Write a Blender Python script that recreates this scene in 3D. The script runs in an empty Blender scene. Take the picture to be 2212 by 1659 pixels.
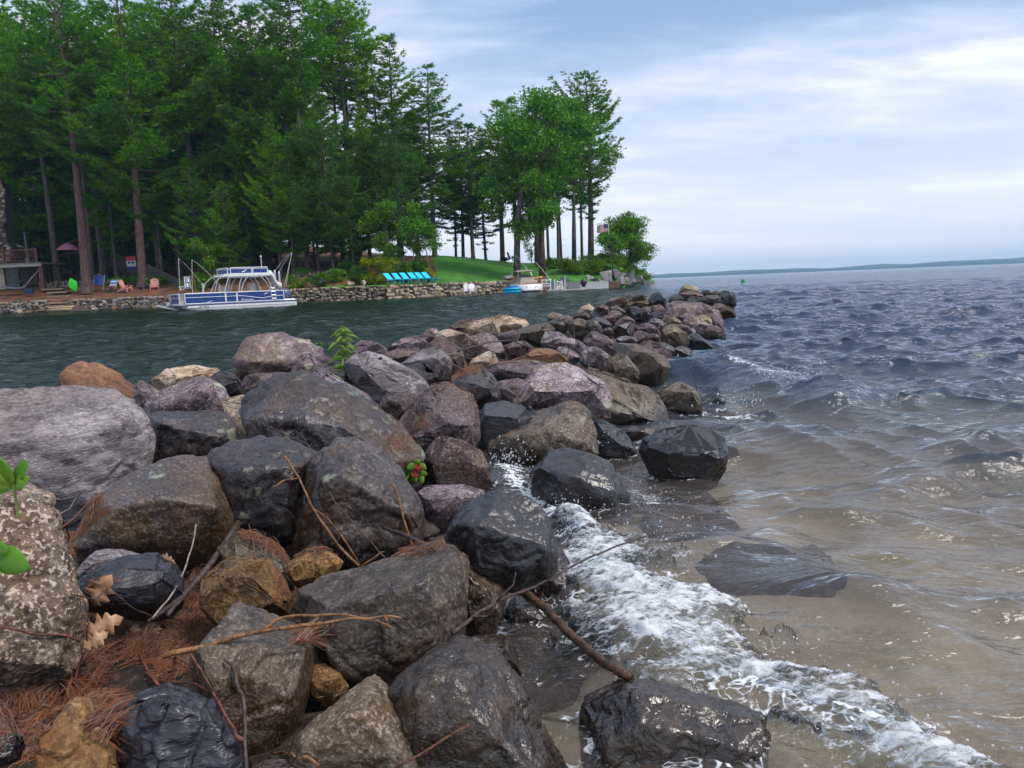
import bpy, bmesh, math, random
import numpy as np
from mathutils import Vector, Matrix, noise, Euler
from mathutils.bvhtree import BVHTree
random.seed(7)
rng = np.random.default_rng(7)
SC = bpy.context.scene
COL = SC.collection
R = math.radians

# ------------------------------------------------------------------ camera
H = 0.85                       # eye height over the water, metres
F = 1661.0                     # focal length in 2212-wide picture units
CX, CY = 1106.0, 829.5
PITCH, ROLL = R(7.42), math.atan(0.0407)
FW = Vector((0, math.cos(PITCH), -math.sin(PITCH)))
R0, U0 = Vector((1, 0, 0)), Vector((0, math.sin(PITCH), math.cos(PITCH)))
RT = R0 * math.cos(ROLL) - U0 * math.sin(ROLL)
UP = R0 * math.sin(ROLL) + U0 * math.cos(ROLL)
CAM = Vector((0, 0, H))
cd = bpy.data.cameras.new('camera')
cd.sensor_width = 36.0
cd.lens = 36.0 * F / 2212.0
cd.clip_start, cd.clip_end = 0.05, 30000
co = bpy.data.objects.new('camera', cd)
COL.objects.link(co)
m = Matrix((RT, UP, -FW)).transposed().to_4x4()
m.translation = CAM
co.matrix_world = m
SC.camera = co

# ------------------------------------------------------------------ sky and sun
SUN_EL, SUN_AZ = R(54), R(110)         # azimuth clockwise from +Y: bright veiled sun, right and slightly behind
w = bpy.data.worlds.new('World'); SC.world = w; w.use_nodes = True
nt = w.node_tree; N = nt.nodes; LK = nt.links
for n in list(N): N.remove(n)
def nn(t, **k):
    n = N.new(t)
    for a, v in k.items(): setattr(n, a, v)
    return n
def wmath(op, a, b=None):
    n = nn('ShaderNodeMath', operation=op)
    for i, v in enumerate((a, b)):
        if v is None: continue
        if isinstance(v, (int, float)): n.inputs[i].default_value = v
        else: LK.new(v, n.inputs[i])
    return n.outputs[0]
sky = nn('ShaderNodeTexSky', sky_type='NISHITA', sun_disc=False)
sky.sun_elevation = SUN_EL; sky.sun_rotation = SUN_AZ
sky.air_density = 1.0; sky.dust_density = 1.5; sky.ozone_density = 2.0
bg1 = nn('ShaderNodeBackground'); bg1.inputs[1].default_value = 0.11
LK.new(sky.outputs[0], bg1.inputs[0])
tc = nn('ShaderNodeTexCoord')
sx = nn('ShaderNodeSeparateXYZ'); LK.new(tc.outputs['Generated'], sx.inputs[0])
zz = wmath('ADD', wmath('ABSOLUTE', sx.outputs[2]), 0.16)
u = wmath('DIVIDE', sx.outputs[0], zz); v = wmath('DIVIDE', sx.outputs[1], zz)
cmb = nn('ShaderNodeCombineXYZ'); LK.new(u, cmb.inputs[0]); LK.new(v, cmb.inputs[1])
mp = nn('ShaderNodeMapping'); LK.new(cmb.outputs[0], mp.inputs[0])
mp.inputs['Rotation'].default_value = (0, 0, R(65)); mp.inputs['Scale'].default_value = (0.45, 1.0, 1)
mp.inputs['Location'].default_value = (0.4, 5.2, 0)
n1 = nn('ShaderNodeTexNoise'); n1.inputs['Scale'].default_value = 1.15; n1.inputs['Detail'].default_value = 3
n1.inputs['Roughness'].default_value = 0.5; n1.inputs['Distortion'].default_value = 0.0
LK.new(mp.outputs[0], n1.inputs['Vector'])
n2 = nn('ShaderNodeTexNoise'); n2.inputs['Scale'].default_value = 6.0; n2.inputs['Detail'].default_value = 4
n2.inputs['Roughness'].default_value = 0.62; n2.inputs['Distortion'].default_value = 0.3
LK.new(mp.outputs[0], n2.inputs['Vector'])
cr = nn('ShaderNodeValToRGB'); LK.new(wmath('ADD', wmath('MULTIPLY', n1.outputs[0], 0.74), wmath('MULTIPLY', n2.outputs[0], 0.26)), cr.inputs[0])
e = cr.color_ramp.elements
e[0].position = 0.38; e[0].color = (0.27, 0.39, 0.63, 1)
e[1].position = 0.585; e[1].color = (0.92, 0.91, 0.96, 1)
x = e.new(0.45); x.color = (0.38, 0.50, 0.74, 1)
x = e.new(0.515); x.color = (0.57, 0.65, 0.83, 1)
# thick even haze cloud low down: the cloud deck merges towards the horizon
mr = nn('ShaderNodeMapRange'); LK.new(sx.outputs[2], mr.inputs[0])
mr.inputs[1].default_value = 0.34; mr.inputs[2].default_value = 0.02; mr.interpolation_type = 'SMOOTHSTEP'
mr.inputs[3].default_value = 0.0; mr.inputs[4].default_value = 0.85
mx = nn('ShaderNodeMixRGB'); LK.new(mr.outputs[0], mx.inputs[0]); LK.new(cr.outputs[0], mx.inputs[1])
mx.inputs[2].default_value = (0.76, 0.82, 0.92, 1)
bg2 = nn('ShaderNodeBackground'); LK.new(mx.outputs[0], bg2.inputs[0]); bg2.inputs[1].default_value = 1.0
ms = nn('ShaderNodeMixShader'); ms.inputs[0].default_value = 0.86
LK.new(bg1.outputs[0], ms.inputs[1]); LK.new(bg2.outputs[0], ms.inputs[2])
wo = nn('ShaderNodeOutputWorld'); LK.new(ms.outputs[0], wo.inputs[0])

sl = bpy.data.lights.new('sun', 'SUN'); sl.energy = 2.4; sl.angle = R(24); sl.color = (1.0, 0.94, 0.86)
so = bpy.data.objects.new('sun', sl); COL.objects.link(so)
sdir = Vector((math.sin(SUN_AZ) * math.cos(SUN_EL), math.cos(SUN_AZ) * math.cos(SUN_EL), math.sin(SUN_EL)))
so.rotation_euler = sdir.to_track_quat('Z', 'Y').to_euler()
vs = SC.view_settings
vs.view_transform = 'Standard'; vs.look = 'None'; vs.exposure = 0.36; vs.gamma = 1.0; vs.use_curve_mapping = False
SC.render.engine = 'CYCLES'
cy = SC.cycles
cy.use_denoising = True; cy.denoising_prefilter = 'ACCURATE'; cy.max_bounces = 6; cy.diffuse_bounces = 2; cy.glossy_bounces = 3
cy.transmission_bounces = 4; cy.transparent_max_bounces = 8; cy.caustics_reflective = False; cy.caustics_refractive = False
cy.volume_bounces = 0; cy.adaptive_threshold = .03

# ------------------------------------------------------------------ helpers
def ray(px, py):
    return (FW * F + RT * (px - CX) + UP * (CY - py)).normalized()
def at_z(px, py, z):
    d = ray(px, py); return CAM + d * ((z - H) / d.z)
def at_Y(px, py, Y):
    d = ray(px, py); return CAM + d * (Y / d.y)
def col_at(px, Y, z):
    """world point in picture column px at distance Y and height z"""
    k = (px - CX) / F
    a = RT - FW * k
    return Vector((-(a.y * Y + a.z * (z - H)) / a.x, Y, z))
def proj(p):
    d = Vector(p) - CAM; t = d.dot(FW)
    return CX + F * d.dot(RT) / t, CY - F * d.dot(UP) / t
CROP = {4: (1/3., 0, 700.5), 5: (.4333, 663.6, 589.9), 6: (.4333, 0, 1032.3), 7: (.4333, 811, 1032.3),
        9: (.2, 1179.7, 589.9), 0: (1, 0, 0), 'K': (.14, 0, 471.9), 'L': (.14, 1091.2, 501.4), 'B': (.2333, 331.8, 479.2)}
def cpt(tag, x, y):
    s, a, b = CROP[tag]; return x * s + a, y * s + b
def pts(tag, s):
    v = [float(q) for q in s.replace(',', ' ').split()]
    return [cpt(tag, v[i], v[i+1]) for i in range(0, len(v), 2)]

def mesh_np(name, V, Fc, smooth=False):
    """V (n,3) float, Fc (m,k) int -> mesh"""
    me = bpy.data.meshes.new(name)
    V = np.asarray(V, dtype=np.float32); Fc = np.asarray(Fc, dtype=np.int32)
    me.vertices.add(len(V)); me.vertices.foreach_set('co', V.ravel())
    k = Fc.shape[1]
    me.loops.add(Fc.size); me.loops.foreach_set('vertex_index', Fc.ravel())
    me.polygons.add(len(Fc)); me.polygons.foreach_set('loop_start', np.arange(0, Fc.size, k, dtype=np.int32))
    me.polygons.foreach_set('loop_total', np.full(len(Fc), k, dtype=np.int32))
    if smooth: me.polygons.foreach_set('use_smooth', np.ones(len(Fc), dtype=bool))
    me.update(); me.validate()
    return me
def link(name, me, mat=None, parent=None, loc=None):
    o = bpy.data.objects.new(name, me); COL.objects.link(o)
    if mat is not None and me is not None: me.materials.append(mat)
    if parent is not None: o.parent = parent
    if loc is not None: o.location = loc
    return o
def empty(name, loc=(0, 0, 0), rz=0.0):
    o = bpy.data.objects.new(name, None); COL.objects.link(o); o.location = loc; o.rotation_euler = (0, 0, rz)
    o.empty_display_size = 0.2
    return o
def tag(o, label=None, cat=None, group=None, kind=None):
    if label: o['label'] = label
    if cat: o['category'] = cat
    if group: o['group'] = group
    if kind: o['kind'] = kind
    return o
KIDS = {}
def copy_tree(o, parent=None):
    c = o.copy(); COL.objects.link(c)
    if parent is not None: c.parent = parent
    for ch in [q for q in o.children]: copy_tree(ch, c)
    return c

class MB:
    """collects boxes, tubes, prisms; build() links them as ONE mesh object"""
    def __init__(s): s.v = []; s.f = []
    def add(s, V, Fc):
        b = len(s.v); s.v += [tuple(q) for q in V]; s.f += [tuple(i + b for i in f) for f in Fc]; return s
    def box(s, c, d, rot=None, taper=1.0):
        c = Vector(c); d = Vector(d) / 2
        V = [Vector((sx_ * d.x * (taper if sz > 0 else 1), sy * d.y * (taper if sz > 0 else 1), sz * d.z)) for sz in (-1, 1) for sy in (-1, 1) for sx_ in (-1, 1)]
        if rot: M = Euler(rot).to_matrix(); V = [M @ q for q in V]
        return s.add([q + c for q in V], [(0, 2, 3, 1), (4, 5, 7, 6), (0, 1, 5, 4), (2, 6, 7, 3), (0, 4, 6, 2), (1, 3, 7, 5)])
    def tube(s, P, r, n=6, cap=True):
        P = [Vector(p) for p in P]
        if not hasattr(r, '__len__'): r = [r] * len(P)
        V = []; Fc = []
        ref = None
        for i, p in enumerate(P):
            t = (P[min(i + 1, len(P) - 1)] - P[max(i - 1, 0)]).normalized()
            if ref is None: ref = t.orthogonal().normalized()
            ref = (ref - t * ref.dot(t)).normalized(); b = t.cross(ref)
            for k in range(n):
                a = 2 * math.pi * k / n
                V.append(p + (ref * math.cos(a) + b * math.sin(a)) * r[i])
        for i in range(len(P) - 1):
            for k in range(n):
                Fc.append((i * n + k, i * n + (k + 1) % n, (i + 1) * n + (k + 1) % n, (i + 1) * n + k))
        if cap: Fc.append(tuple(range(n))[::-1]); Fc.append(tuple((len(P) - 1) * n + k for k in range(n)))
        return s.add(V, Fc)
    def prism(s, poly, vec):
        """closed 3D polygon swept by vec"""
        n = len(poly); vec = Vector(vec)
        V = [Vector(p) for p in poly] + [Vector(p) + vec for p in poly]
        return s.add(V, [tuple(range(n))[::-1], tuple(range(n, 2 * n))] + [(k, (k + 1) % n, n + (k + 1) % n, n + k) for k in range(n)])
    def lathe(s, c, prof, n=12, sq=(1, 1)):
        c = Vector(c); V = []; Fc = []
        for r_, z in prof:
            for k in range(n):
                a = 2 * math.pi * k / n; V.append(c + Vector((r_ * sq[0] * math.cos(a), r_ * sq[1] * math.sin(a), z)))
        for i in range(len(prof) - 1):
            for k in range(n): Fc.append((i * n + k, i * n + (k + 1) % n, (i + 1) * n + (k + 1) % n, (i + 1) * n + k))
        Fc.append(tuple(range(n))[::-1]); Fc.append(tuple((len(prof) - 1) * n + k for k in range(n)))
        return s.add(V, Fc)
    def loft(s, rings):
        n = len(rings[0]); V = [p for r_ in rings for p in r_]; Fc = []
        for i in range(len(rings) - 1):
            for k in range(n): Fc.append((i * n + k, i * n + (k + 1) % n, (i + 1) * n + (k + 1) % n, (i + 1) * n + k))
        Fc.append(tuple(range(n))[::-1]); Fc.append(tuple((len(rings) - 1) * n + k for k in range(n)))
        return s.add(V, Fc)
    def mesh(s, name, smooth=False):
        me = bpy.data.meshes.new(name); me.from_pydata([tuple(q) for q in s.v], [], s.f)
        bm = bmesh.new(); bm.from_mesh(me); bmesh.ops.recalc_face_normals(bm, faces=bm.faces); bm.to_mesh(me); bm.free()
        if smooth:
            for p in me.polygons: p.use_smooth = True
        return me
    def build(s, name, mat, parent=None, smooth=False, loc=None):
        return link(name, s.mesh(name, smooth), mat, parent, loc)

# ------------------------------------------------------------------ materials
class NT:
    def __init__(s, name):
        s.m = bpy.data.materials.new(name); s.m.use_nodes = True; s.t = s.m.node_tree
        for n in list(s.t.nodes): s.t.nodes.remove(n)
        s.out = s.t.nodes.new('ShaderNodeOutputMaterial')
    def n(s, t, ins=None, **k):
        n = s.t.nodes.new(t)
        for a, v_ in k.items(): setattr(n, a, v_)
        for a, v_ in (ins or {}).items(): s.set(n.inputs[a], v_)
        return n
    def set(s, inp, v_):
        if hasattr(v_, 'is_output') or isinstance(v_, bpy.types.NodeSocket): s.t.links.new(v_, inp)
        else:
            if isinstance(v_, tuple) and len(v_) == 3 and inp.type == 'RGBA': v_ = v_ + (1,)
            inp.default_value = v_
    def math(s, op, a, b=0.0, clamp=False):
        n = s.n('ShaderNodeMath', {0: a, 1: b}, operation=op); n.use_clamp = clamp; return n.outputs[0]
    def noise(s, vec, scale, detail=4, rough=.55, dist=0.0):
        return s.n('ShaderNodeTexNoise', {'Vector': vec, 'Scale': scale, 'Detail': detail, 'Roughness': rough, 'Distortion': dist}).outputs[0]
    def step(s, x_, a, b, lo=0.0, hi=1.0):
        return s.n('ShaderNodeMapRange', {0: x_, 1: a, 2: b, 3: lo, 4: hi}, interpolation_type='SMOOTHSTEP').outputs[0]
    def mix(s, f, a, b, mode='MIX'):
        n = s.n('ShaderNodeMixRGB', {0: f, 1: a, 2: b}, blend_type=mode); return n.outputs[0]
    def bump(s, h, strength=.5, dist=.02, normal=None):
        ins = {'Height': h, 'Strength': strength, 'Distance': dist}
        if normal is not None: ins['Normal'] = normal
        return s.n('ShaderNodeBump', ins).outputs[0]
    def pbr(s, **k):
        n = s.n('ShaderNodeBsdfPrincipled')
        for a, v_ in k.items(): s.set(n.inputs[a.replace('_', ' ')], v_)
        return n
    def surf(s, sh): s.t.links.new(sh.outputs[0] if hasattr(sh, 'outputs') else sh, s.out.inputs[0]); return s.m

_pc = {}
def plain(name, c, rough=.5, var=.12, scale=6.0, metal=0.0, bump=.0):
    """painted / plastic / wood colour with mild wear"""
    if name in _pc: return _pc[name]
    t = NT(name); g = t.n('ShaderNodeTexCoord').outputs['Object']
    a = t.noise(g, scale, 5, .6)
    cc = t.mix(t.step(a, .35, .7), tuple(q * (1 - var) for q in c), tuple(min(1, q * (1 + var)) for q in c))
    k = dict(Base_Color=cc, Roughness=t.step(a, .3, .7, max(.05, rough - .1), min(1, rough + .1)), Metallic=metal)
    if bump: k['Normal'] = t.bump(t.noise(g, scale * 6, 4), bump, .02)
    _pc[name] = t.surf(t.pbr(**k)); return _pc[name]

def rock_mat(name, base, dark, light, grain=70., gamt=.5, band=None, wet=0., lichen=0., stain=None, stain_amt=.5, crust=0., rough=.72, bumps=.6, darkamt=.5):
    t = NT(name)
    g = t.n('ShaderNodeTexCoord').outputs['Object']
    oi = t.n('ShaderNodeObjectInfo')
    off = t.n('ShaderNodeVectorMath', {0: g, 1: t.n('ShaderNodeVectorMath', {0: (17., 31., 23.), 'Scale': oi.outputs['Random']}, operation='SCALE').outputs[0]}, operation='ADD').outputs[0]
    v_ = off
    if band: v_ = t.n('ShaderNodeMapping', {'Vector': off, 'Rotation': (.5, .35, .4), 'Scale': (1, 1, band)}).outputs[0]
    rnd_ = oi.outputs['Random']
    gs = t.step(rnd_, 0, 1, grain * .75, grain * 1.35)
    big = t.noise(off, 4.5, 4, .62, .4)
    mid = t.noise(v_, 16., 4, .68, .5)
    fine = t.noise(v_, gs, 2, .6)
    fine2 = t.noise(v_, t.math('MULTIPLY', gs, .5), 2, .7, .3)
    c = t.mix(t.step(mid, .36, .66), dark, base)
    c = t.mix(t.math('MULTIPLY', t.step(big, .5, .68), darkamt), c, dark)
    if stain is not None:
        c = t.mix(t.math('MULTIPLY', t.step(t.noise(off, 3.2, 3, .6, .4), .46, .64), stain_amt), c, stain)
    if crust: c = t.mix(t.math('MULTIPLY', t.step(t.noise(off, 9., 5, .72, .3), .5, .66), crust), c, light)
    c = t.mix(t.math('MULTIPLY', t.step(fine, .54, .62), gamt), c, light)
    c = t.mix(t.math('MULTIPLY', t.step(fine2, .47, .38), min(1, gamt * 1.0)), c, tuple(q * .35 for q in dark))
    if lichen:
        ln = t.noise(off, 7., 3, .5, .2)
        c = t.mix(t.math('MULTIPLY', t.step(t.math('ADD', ln, t.math('MULTIPLY', t.noise(off, 60., 3, .6), .1)), .69, .715), lichen), c, (.42, .50, .34))
    tint = t.mix(t.step(t.math('FRACT', t.math('MULTIPLY', rnd_, 7.31)), 0, 1), (.70, .68, .72), (1.20, 1.15, 1.12))
    c = t.mix(1.0, c, tint, 'MULTIPLY')
    c = t.mix(1.0, c, t.mix(t.step(t.noise(off, 1.9, 3, .5), .38, .62), (.68, .64, .62), (1.22, 1.22, 1.24)), 'MULTIPLY')
    # tide-line: rock within the splash of the waves is wet, darker and glossy
    pz = t.n('ShaderNodeSeparateXYZ', {0: t.n('ShaderNodeNewGeometry').outputs['Position']}).outputs[2]
    wl = t.step(t.math('ADD', pz, t.math('MULTIPLY', big, -.16)), .05, -.03, wet, 1.0)
    c = t.mix(wl, c, t.mix(1.0, c, (.42, .42, .46), 'MULTIPLY'))
    rg = t.math('MULTIPLY', t.math('ADD', t.step(mid, .3, .7, rough - .12, rough + .12), t.step(big, .38, .62, -.12, .10)), t.step(wl, 0, 1, 1.0, .62))
    hgt = t.math('ADD', t.math('ADD', t.math('MULTIPLY', mid, .55), t.math('MULTIPLY', fine, .16)), t.math('MULTIPLY', big, .5))
    nrm = t.bump(hgt, min(1, bumps * .8), .030)
    return t.surf(t.pbr(Base_Color=c, Roughness=rg, Normal=nrm, Specular_IOR_Level=t.step(wl, 0, 1, .4, .75)))
# ------------------------------------------------------------------ boulders of the jetty
RM = dict(
 purple=rock_mat('granite_purple', (.190,.150,.165), (.065,.050,.058), (.50,.45,.46), 90, .38, lichen=.5, crust=.45, stain=(.13,.080,.048), stain_amt=.75),
 white=rock_mat('gneiss_pale', (.29,.272,.28), (.12,.105,.11), (.54,.52,.51), 70, .34, band=4., crust=.25, stain=(.075,.062,.068), stain_amt=.85),
 brown=rock_mat('sandstone_brown', (.31,.155,.07), (.15,.07,.035), (.44,.29,.17), 90, .3, stain=(.22,.11,.055)),
 dark=rock_mat('granite_dark', (.082,.070,.074), (.024,.021,.025), (.34,.30,.28), 120, .34, wet=.45, lichen=.6, stain=(.105,.062,.026), stain_amt=.8, rough=.5),
 wet=rock_mat('basalt_wet', (.030,.031,.038), (.013,.013,.017), (.07,.07,.075), 90, .25, wet=.9, rough=.52, bumps=.55),
 tan=rock_mat('granite_tan', (.165,.135,.098), (.048,.037,.025), (.40,.35,.28), 115, .45, wet=.3, stain=(.105,.060,.022), stain_amt=.75, rough=.55),
 rust=rock_mat('rusty_stone', (.32,.18,.06), (.13,.07,.025), (.50,.36,.17), 100, .42, stain=(.36,.13,.015), stain_amt=.8, bumps=.9),
 slate=rock_mat('slate_blue', (.056,.060,.074), (.020,.021,.026), (.16,.17,.20), 60, .3, band=3., wet=.6, rough=.52, bumps=.6),
 congl=rock_mat('conglomerate', (.20,.15,.115), (.038,.030,.027), (.52,.43,.36), 85, .6, crust=.30, stain=(.10,.058,.028), stain_amt=.7, bumps=1.0),
 pale=rock_mat('quartz_pale', (.44,.36,.27), (.20,.145,.09), (.66,.59,.50), 80, .4, crust=.4, stain=(.32,.19,.09)),
 olive=rock_mat('stone_olive', (.165,.135,.082), (.058,.046,.028), (.33,.29,.20), 100, .45, wet=.2, rough=.6),
 red=rock_mat('granite_reddish', (.150,.092,.085), (.048,.031,.030), (.40,.32,.29), 85, .45, wet=.25, crust=.3, stain=(.12,.065,.035), rough=.6),
 wetb=rock_mat('granite_wet_brown', (.095,.062,.034), (.022,.016,.012), (.28,.21,.14), 105, .42, wet=.75, stain=(.078,.044,.02), rough=.46, bumps=.8),
)
BED = []       # (x, y, z of underside, radius) of each boulder, for the rubble bed under them
BVH_V, BVH_F, BVH2_F = [], [], []
def hull_points(poly, zc, brow, thick, rs):
    xs = [p[0] for p in poly]; ys = [p[1] for p in poly]
    cx, cyy = (min(xs) + max(xs)) / 2, (min(ys) + max(ys)) / 2
    wpx, hpx = max(xs) - min(xs), max(ys) - min(ys)
    c = at_z(cx, cyy, zc); D = (c - CAM).length
    mpp = D / F                                   # metres per picture unit there
    s = (wpx * hpx) ** .5 * mpp * thick
    V = []
    def put(px, py, off):
        d = ray(px, py); V.append(CAM + d * (D / d.dot((c - CAM).normalized()) + off))
    poly = [(cx + (px - cx) * 1.09, cyy + (py - cyy) * 1.09) for px, py in poly]
    for px, py in poly:
        t = (py - min(ys)) / hpx
        put(px, py, s * (.42 - .42 * t))
        if t > .6:                                 # buried foot of the rock
            V.append(V[-1] + Vector((0, .12 * s, -.22 * s)))
    if brow is None:
        tl = rs.uniform(-.14, .14); bh = rs.uniform(.30, .50)
        brow = [(cx + q * wpx * .42, min(ys) + hpx * (bh + tl * q * 2 + rs.uniform(-.05, .05))) for q in (-.8, -.25, .3, .8)]
    for px, py in brow: put(px, py, -s * rs.uniform(.20, .30))
    for q in (-.55, .5):                           # foot of the front face, hidden back
        put(cx + q * wpx * .5, max(ys) - hpx * .10, -s * .14)
        put(cx + q * wpx * .55, cyy + hpx * .1, s * .62)
        put(cx + q * wpx * .6, max(ys) - hpx * .15, s * .5)
        put(cx + q * wpx * .4, min(ys) + hpx * .22, s * .60)
    return V, c, s, wpx * mpp, hpx * mpp
def make_rock_mesh(name, V, org, s, res, rnd, amp, seed, ridged=.5, ang=False):
    bm = bmesh.new()
    for p in V: bm.verts.new(p - org)
    r_ = bmesh.ops.convex_hull(bm, input=bm.verts)
    bmesh.ops.delete(bm, geom=list({g for g in r_['geom_interior'] + r_['geom_unused'] if isinstance(g, bmesh.types.BMVert)}), context='VERTS')
    rs = random.Random(seed)
    for k in range(12 if ang else 6):              # knock small chips off the corners
        n_ = Vector((rs.uniform(-1, 1), rs.uniform(-1, .4), rs.uniform(-.6, 1))).normalized()
        sup = max(v_.co.dot(n_) for v_ in bm.verts)
        bmesh.ops.bisect_plane(bm, geom=bm.verts[:] + bm.edges[:] + bm.faces[:], plane_co=n_ * (sup - s * (rs.uniform(.03, .13) if ang else rs.uniform(.02, .07))), plane_no=n_, clear_outer=True)
        r_ = bmesh.ops.convex_hull(bm, input=bm.verts)
    if ang and res < 34:
        bmesh.ops.dissolve_limit(bm, angle_limit=R(9), verts=bm.verts[:], edges=bm.edges[:])
        try: bmesh.ops.bevel(bm, geom=bm.edges[:], offset=s * .022, segments=1, affect='EDGES', clamp_overlap=True)
        except Exception: pass
        bmesh.ops.triangulate(bm, faces=bm.faces[:])
        for _ in range(3 if res > 23 else 2):
            lg = [e_ for e_ in bm.edges if e_.calc_length() > s * .085]
            if lg: bmesh.ops.subdivide_edges(bm, edges=lg, cuts=1, use_grid_fill=False); bmesh.ops.triangulate(bm, faces=bm.faces[:])
        o3 = Vector((seed * 3.17 % 50, seed * 1.31 % 50, seed * 7.7 % 50)); bm.normal_update()
        mv = [(v_, v_.normal.copy(), noise.noise(v_.co * (2.2 / s) + o3) * .035 + noise.fractal(v_.co * (7. / s) + o3, .8, 2.1, 2) * .016) for v_ in bm.verts]
        for v_, n_, d_ in mv: v_.co += n_ * (d_ * s * amp)
        m2 = bpy.data.meshes.new(name); bm.to_mesh(m2); bm.free()
        m2.polygons.foreach_set('use_smooth', np.ones(len(m2.polygons), bool)); m2.set_sharp_from_angle(angle=R(24))
        co_ = np.empty(len(m2.vertices) * 3, np.float32); m2.vertices.foreach_get('co', co_); m2.update()
        return m2, co_.reshape(-1, 3)
    me = bpy.data.meshes.new('tmp'); bm.to_mesh(me); bm.free()
    o = bpy.data.objects.new('tmp', me); COL.objects.link(o)
    md = o.modifiers.new('r', 'REMESH'); md.mode = 'VOXEL'; md.voxel_size = s / res; md.use_smooth_shade = True
    md = o.modifiers.new('s', 'SMOOTH'); md.factor = .5; md.iterations = (0 if res < 30 else 1) if ang else max(1, rnd // 2)
    dg = bpy.context.evaluated_depsgraph_get(); ev = o.evaluated_get(dg)
    m2 = bpy.data.meshes.new_from_object(ev)
    bpy.data.objects.remove(o); bpy.data.meshes.remove(me)
    n = len(m2.vertices); co_ = np.empty(n * 3, np.float32); m2.vertices.foreach_get('co', co_); co_ = co_.reshape(-1, 3)
    nr = np.empty(n * 3, np.float32); m2.vertices.foreach_get('normal', nr); nr = nr.reshape(-1, 3)
    o3 = Vector((seed * 3.17 % 50, seed * 1.31 % 50, seed * 7.7 % 50))
    f1, f2 = 1.7 / s, 5.5 / s
    d = np.empty(n, np.float32)
    for i in range(n):
        p = Vector(co_[i])
        a = noise.noise(p * f1 + o3)
        b = abs(noise.noise(p * f2 * .6 + o3 * 2.))
        c_ = noise.fractal(p * f2 + o3, .8, 2.1, 3)
        d[i] = a * (.032 if ang else .075) - ridged * (.14 - min(b, .14)) * .26 + c_ * (.019 if ang else .026)
    co_ += nr * (d * s * amp)[:, None]
    m2.vertices.foreach_set('co', co_.ravel()); m2.update()
    m2.name = name
    for p in (m2.polygons,): m2.polygons.foreach_set('use_smooth', np.ones(len(m2.polygons), bool))
    return m2, co_
ri = [0]
def boulder(tg, outline, zc, mat, label, brow=None, thick=.85, rnd=3, amp=1.0, ridged=.5, name='boulder', res=None):
    ri[0] += 1; seed = ri[0]; rs = random.Random(seed * 11)
    poly = pts(tg, outline); b = pts(tg, brow) if brow else None
    V, c, s, wm, hm = hull_points(poly, zc, b, thick, rs)
    zmin = min(p.z for p in V)
    org = Vector((sum(p.x for p in V) / len(V), sum(p.y for p in V) / len(V), zmin))
    px = s / ((c - CAM).length / F) * .463           # size in render pixels
    res = res or max(22, min(50, px * .5))
    ang = rnd < 5
    me, co_ = make_rock_mesh(name, V, org, s, res, 0 if ang else rnd, amp, seed, ridged, ang)
    o = link(name, me, RM[mat], None, org)
    tag(o, label, 'rock', 'boulders of the rubble jetty')
    if zc > -.03: BED.append((org.x, org.y, org.z, s))
    base = len(BVH_V)
    BVH_V.extend([Vector(q) + org for q in co_]); ff_ = [tuple(i + base for i in p.vertices) for p in me.polygons]
    BVH_F.extend(ff_)
    if zc > -.04: BVH2_F.extend(ff_)
    return o
B = boulder
# near left
B(4,'-320 480 -100 455 0 450 280 440 470 425 560 412 700 430 830 500 930 640 950 750 930 880 860 980 700 1060 560 1110 380 1230 200 1100 -200 1050 -330 900',.32,'white','broad pale grey banded boulder at left edge, the largest light one',brow='-250 830 0 800 200 830 470 780 620 740 800 640',rnd=6,thick=.7)
B(4,'380 430 375 340 410 295 530 243 650 275 760 340 900 445 945 540 930 580 800 600 500 540 400 500',.34,'brown','smooth orange-brown sloping boulder behind the broad pale one',brow='420 380 560 370 760 450 880 540',rnd=7)
B(4,'850 385 940 360 1050 420 1060 520 930 570 860 500',.30,'purple','small grey stone between the orange-brown boulder and the lichen dome')
B(4,'955 350 985 310 1100 292 1250 272 1400 290 1450 310 1400 400 1300 440 1060 450',.30,'pale','pale cream rock at the harbour edge of the jetty')
B(4,'1330 330 1400 295 1490 295 1540 350 1590 440 1580 510 1450 500 1350 430',.28,'dark','dark rock with pale lichen beside the cream rock')
B(4,'945 510 1000 470 1090 400 1200 345 1290 335 1390 375 1460 450 1510 560 1530 650 1400 690 1000 660',.33,'purple','purple-grey domed boulder with a round green lichen spot',rnd=7)
B(4,'930 600 1100 570 1340 560 1450 590 1520 660 1530 760 1440 860 1200 900 1000 890 940 780',.25,'dark','smooth dark rounded boulder under the purple dome',rnd=8)
B(4,'1520 300 1525 200 1590 110 1680 70 1820 72 2000 100 2080 170 2090 230 1900 310 1650 350 1530 345',.38,'purple','light grey boulder highest against the harbour water',brow='1540 240 1650 260 1800 240 2000 220',rnd=5)
B(0,'627 800 637 780 667 767 690 768 742 789 776 820 775 850 700 850 640 825',.34,'purple','speckled purple-grey boulder right of the highest light boulder')
B(4,'1570 400 1590 340 1700 315 1860 308 1890 340 1880 440 1700 480 1600 490',.30,'red','flat reddish-brown slab below the highest light boulder')
B(4,'1440 480 1560 462 1650 480 1660 600 1560 740 1480 640',.27,'pale','pale tan rock with a black moss hole beside the big dark dome')
B(0,'533 930 536 895 548 865 590 830 625 812 665 808 741 832 793 872 854 919 893 971 896 992 863 1030 780 1040 650 1010 555 970',.34,'dark','big dark purple dome with green lichen on its top',brow='560 900 640 900 740 920 850 985',rnd=6,thick=.8)
B(0,'664 812 690 798 750 812 785 845 822 889 810 910 700 880',.36,'purple','grey rounded boulder just behind the big dark dome')
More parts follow.
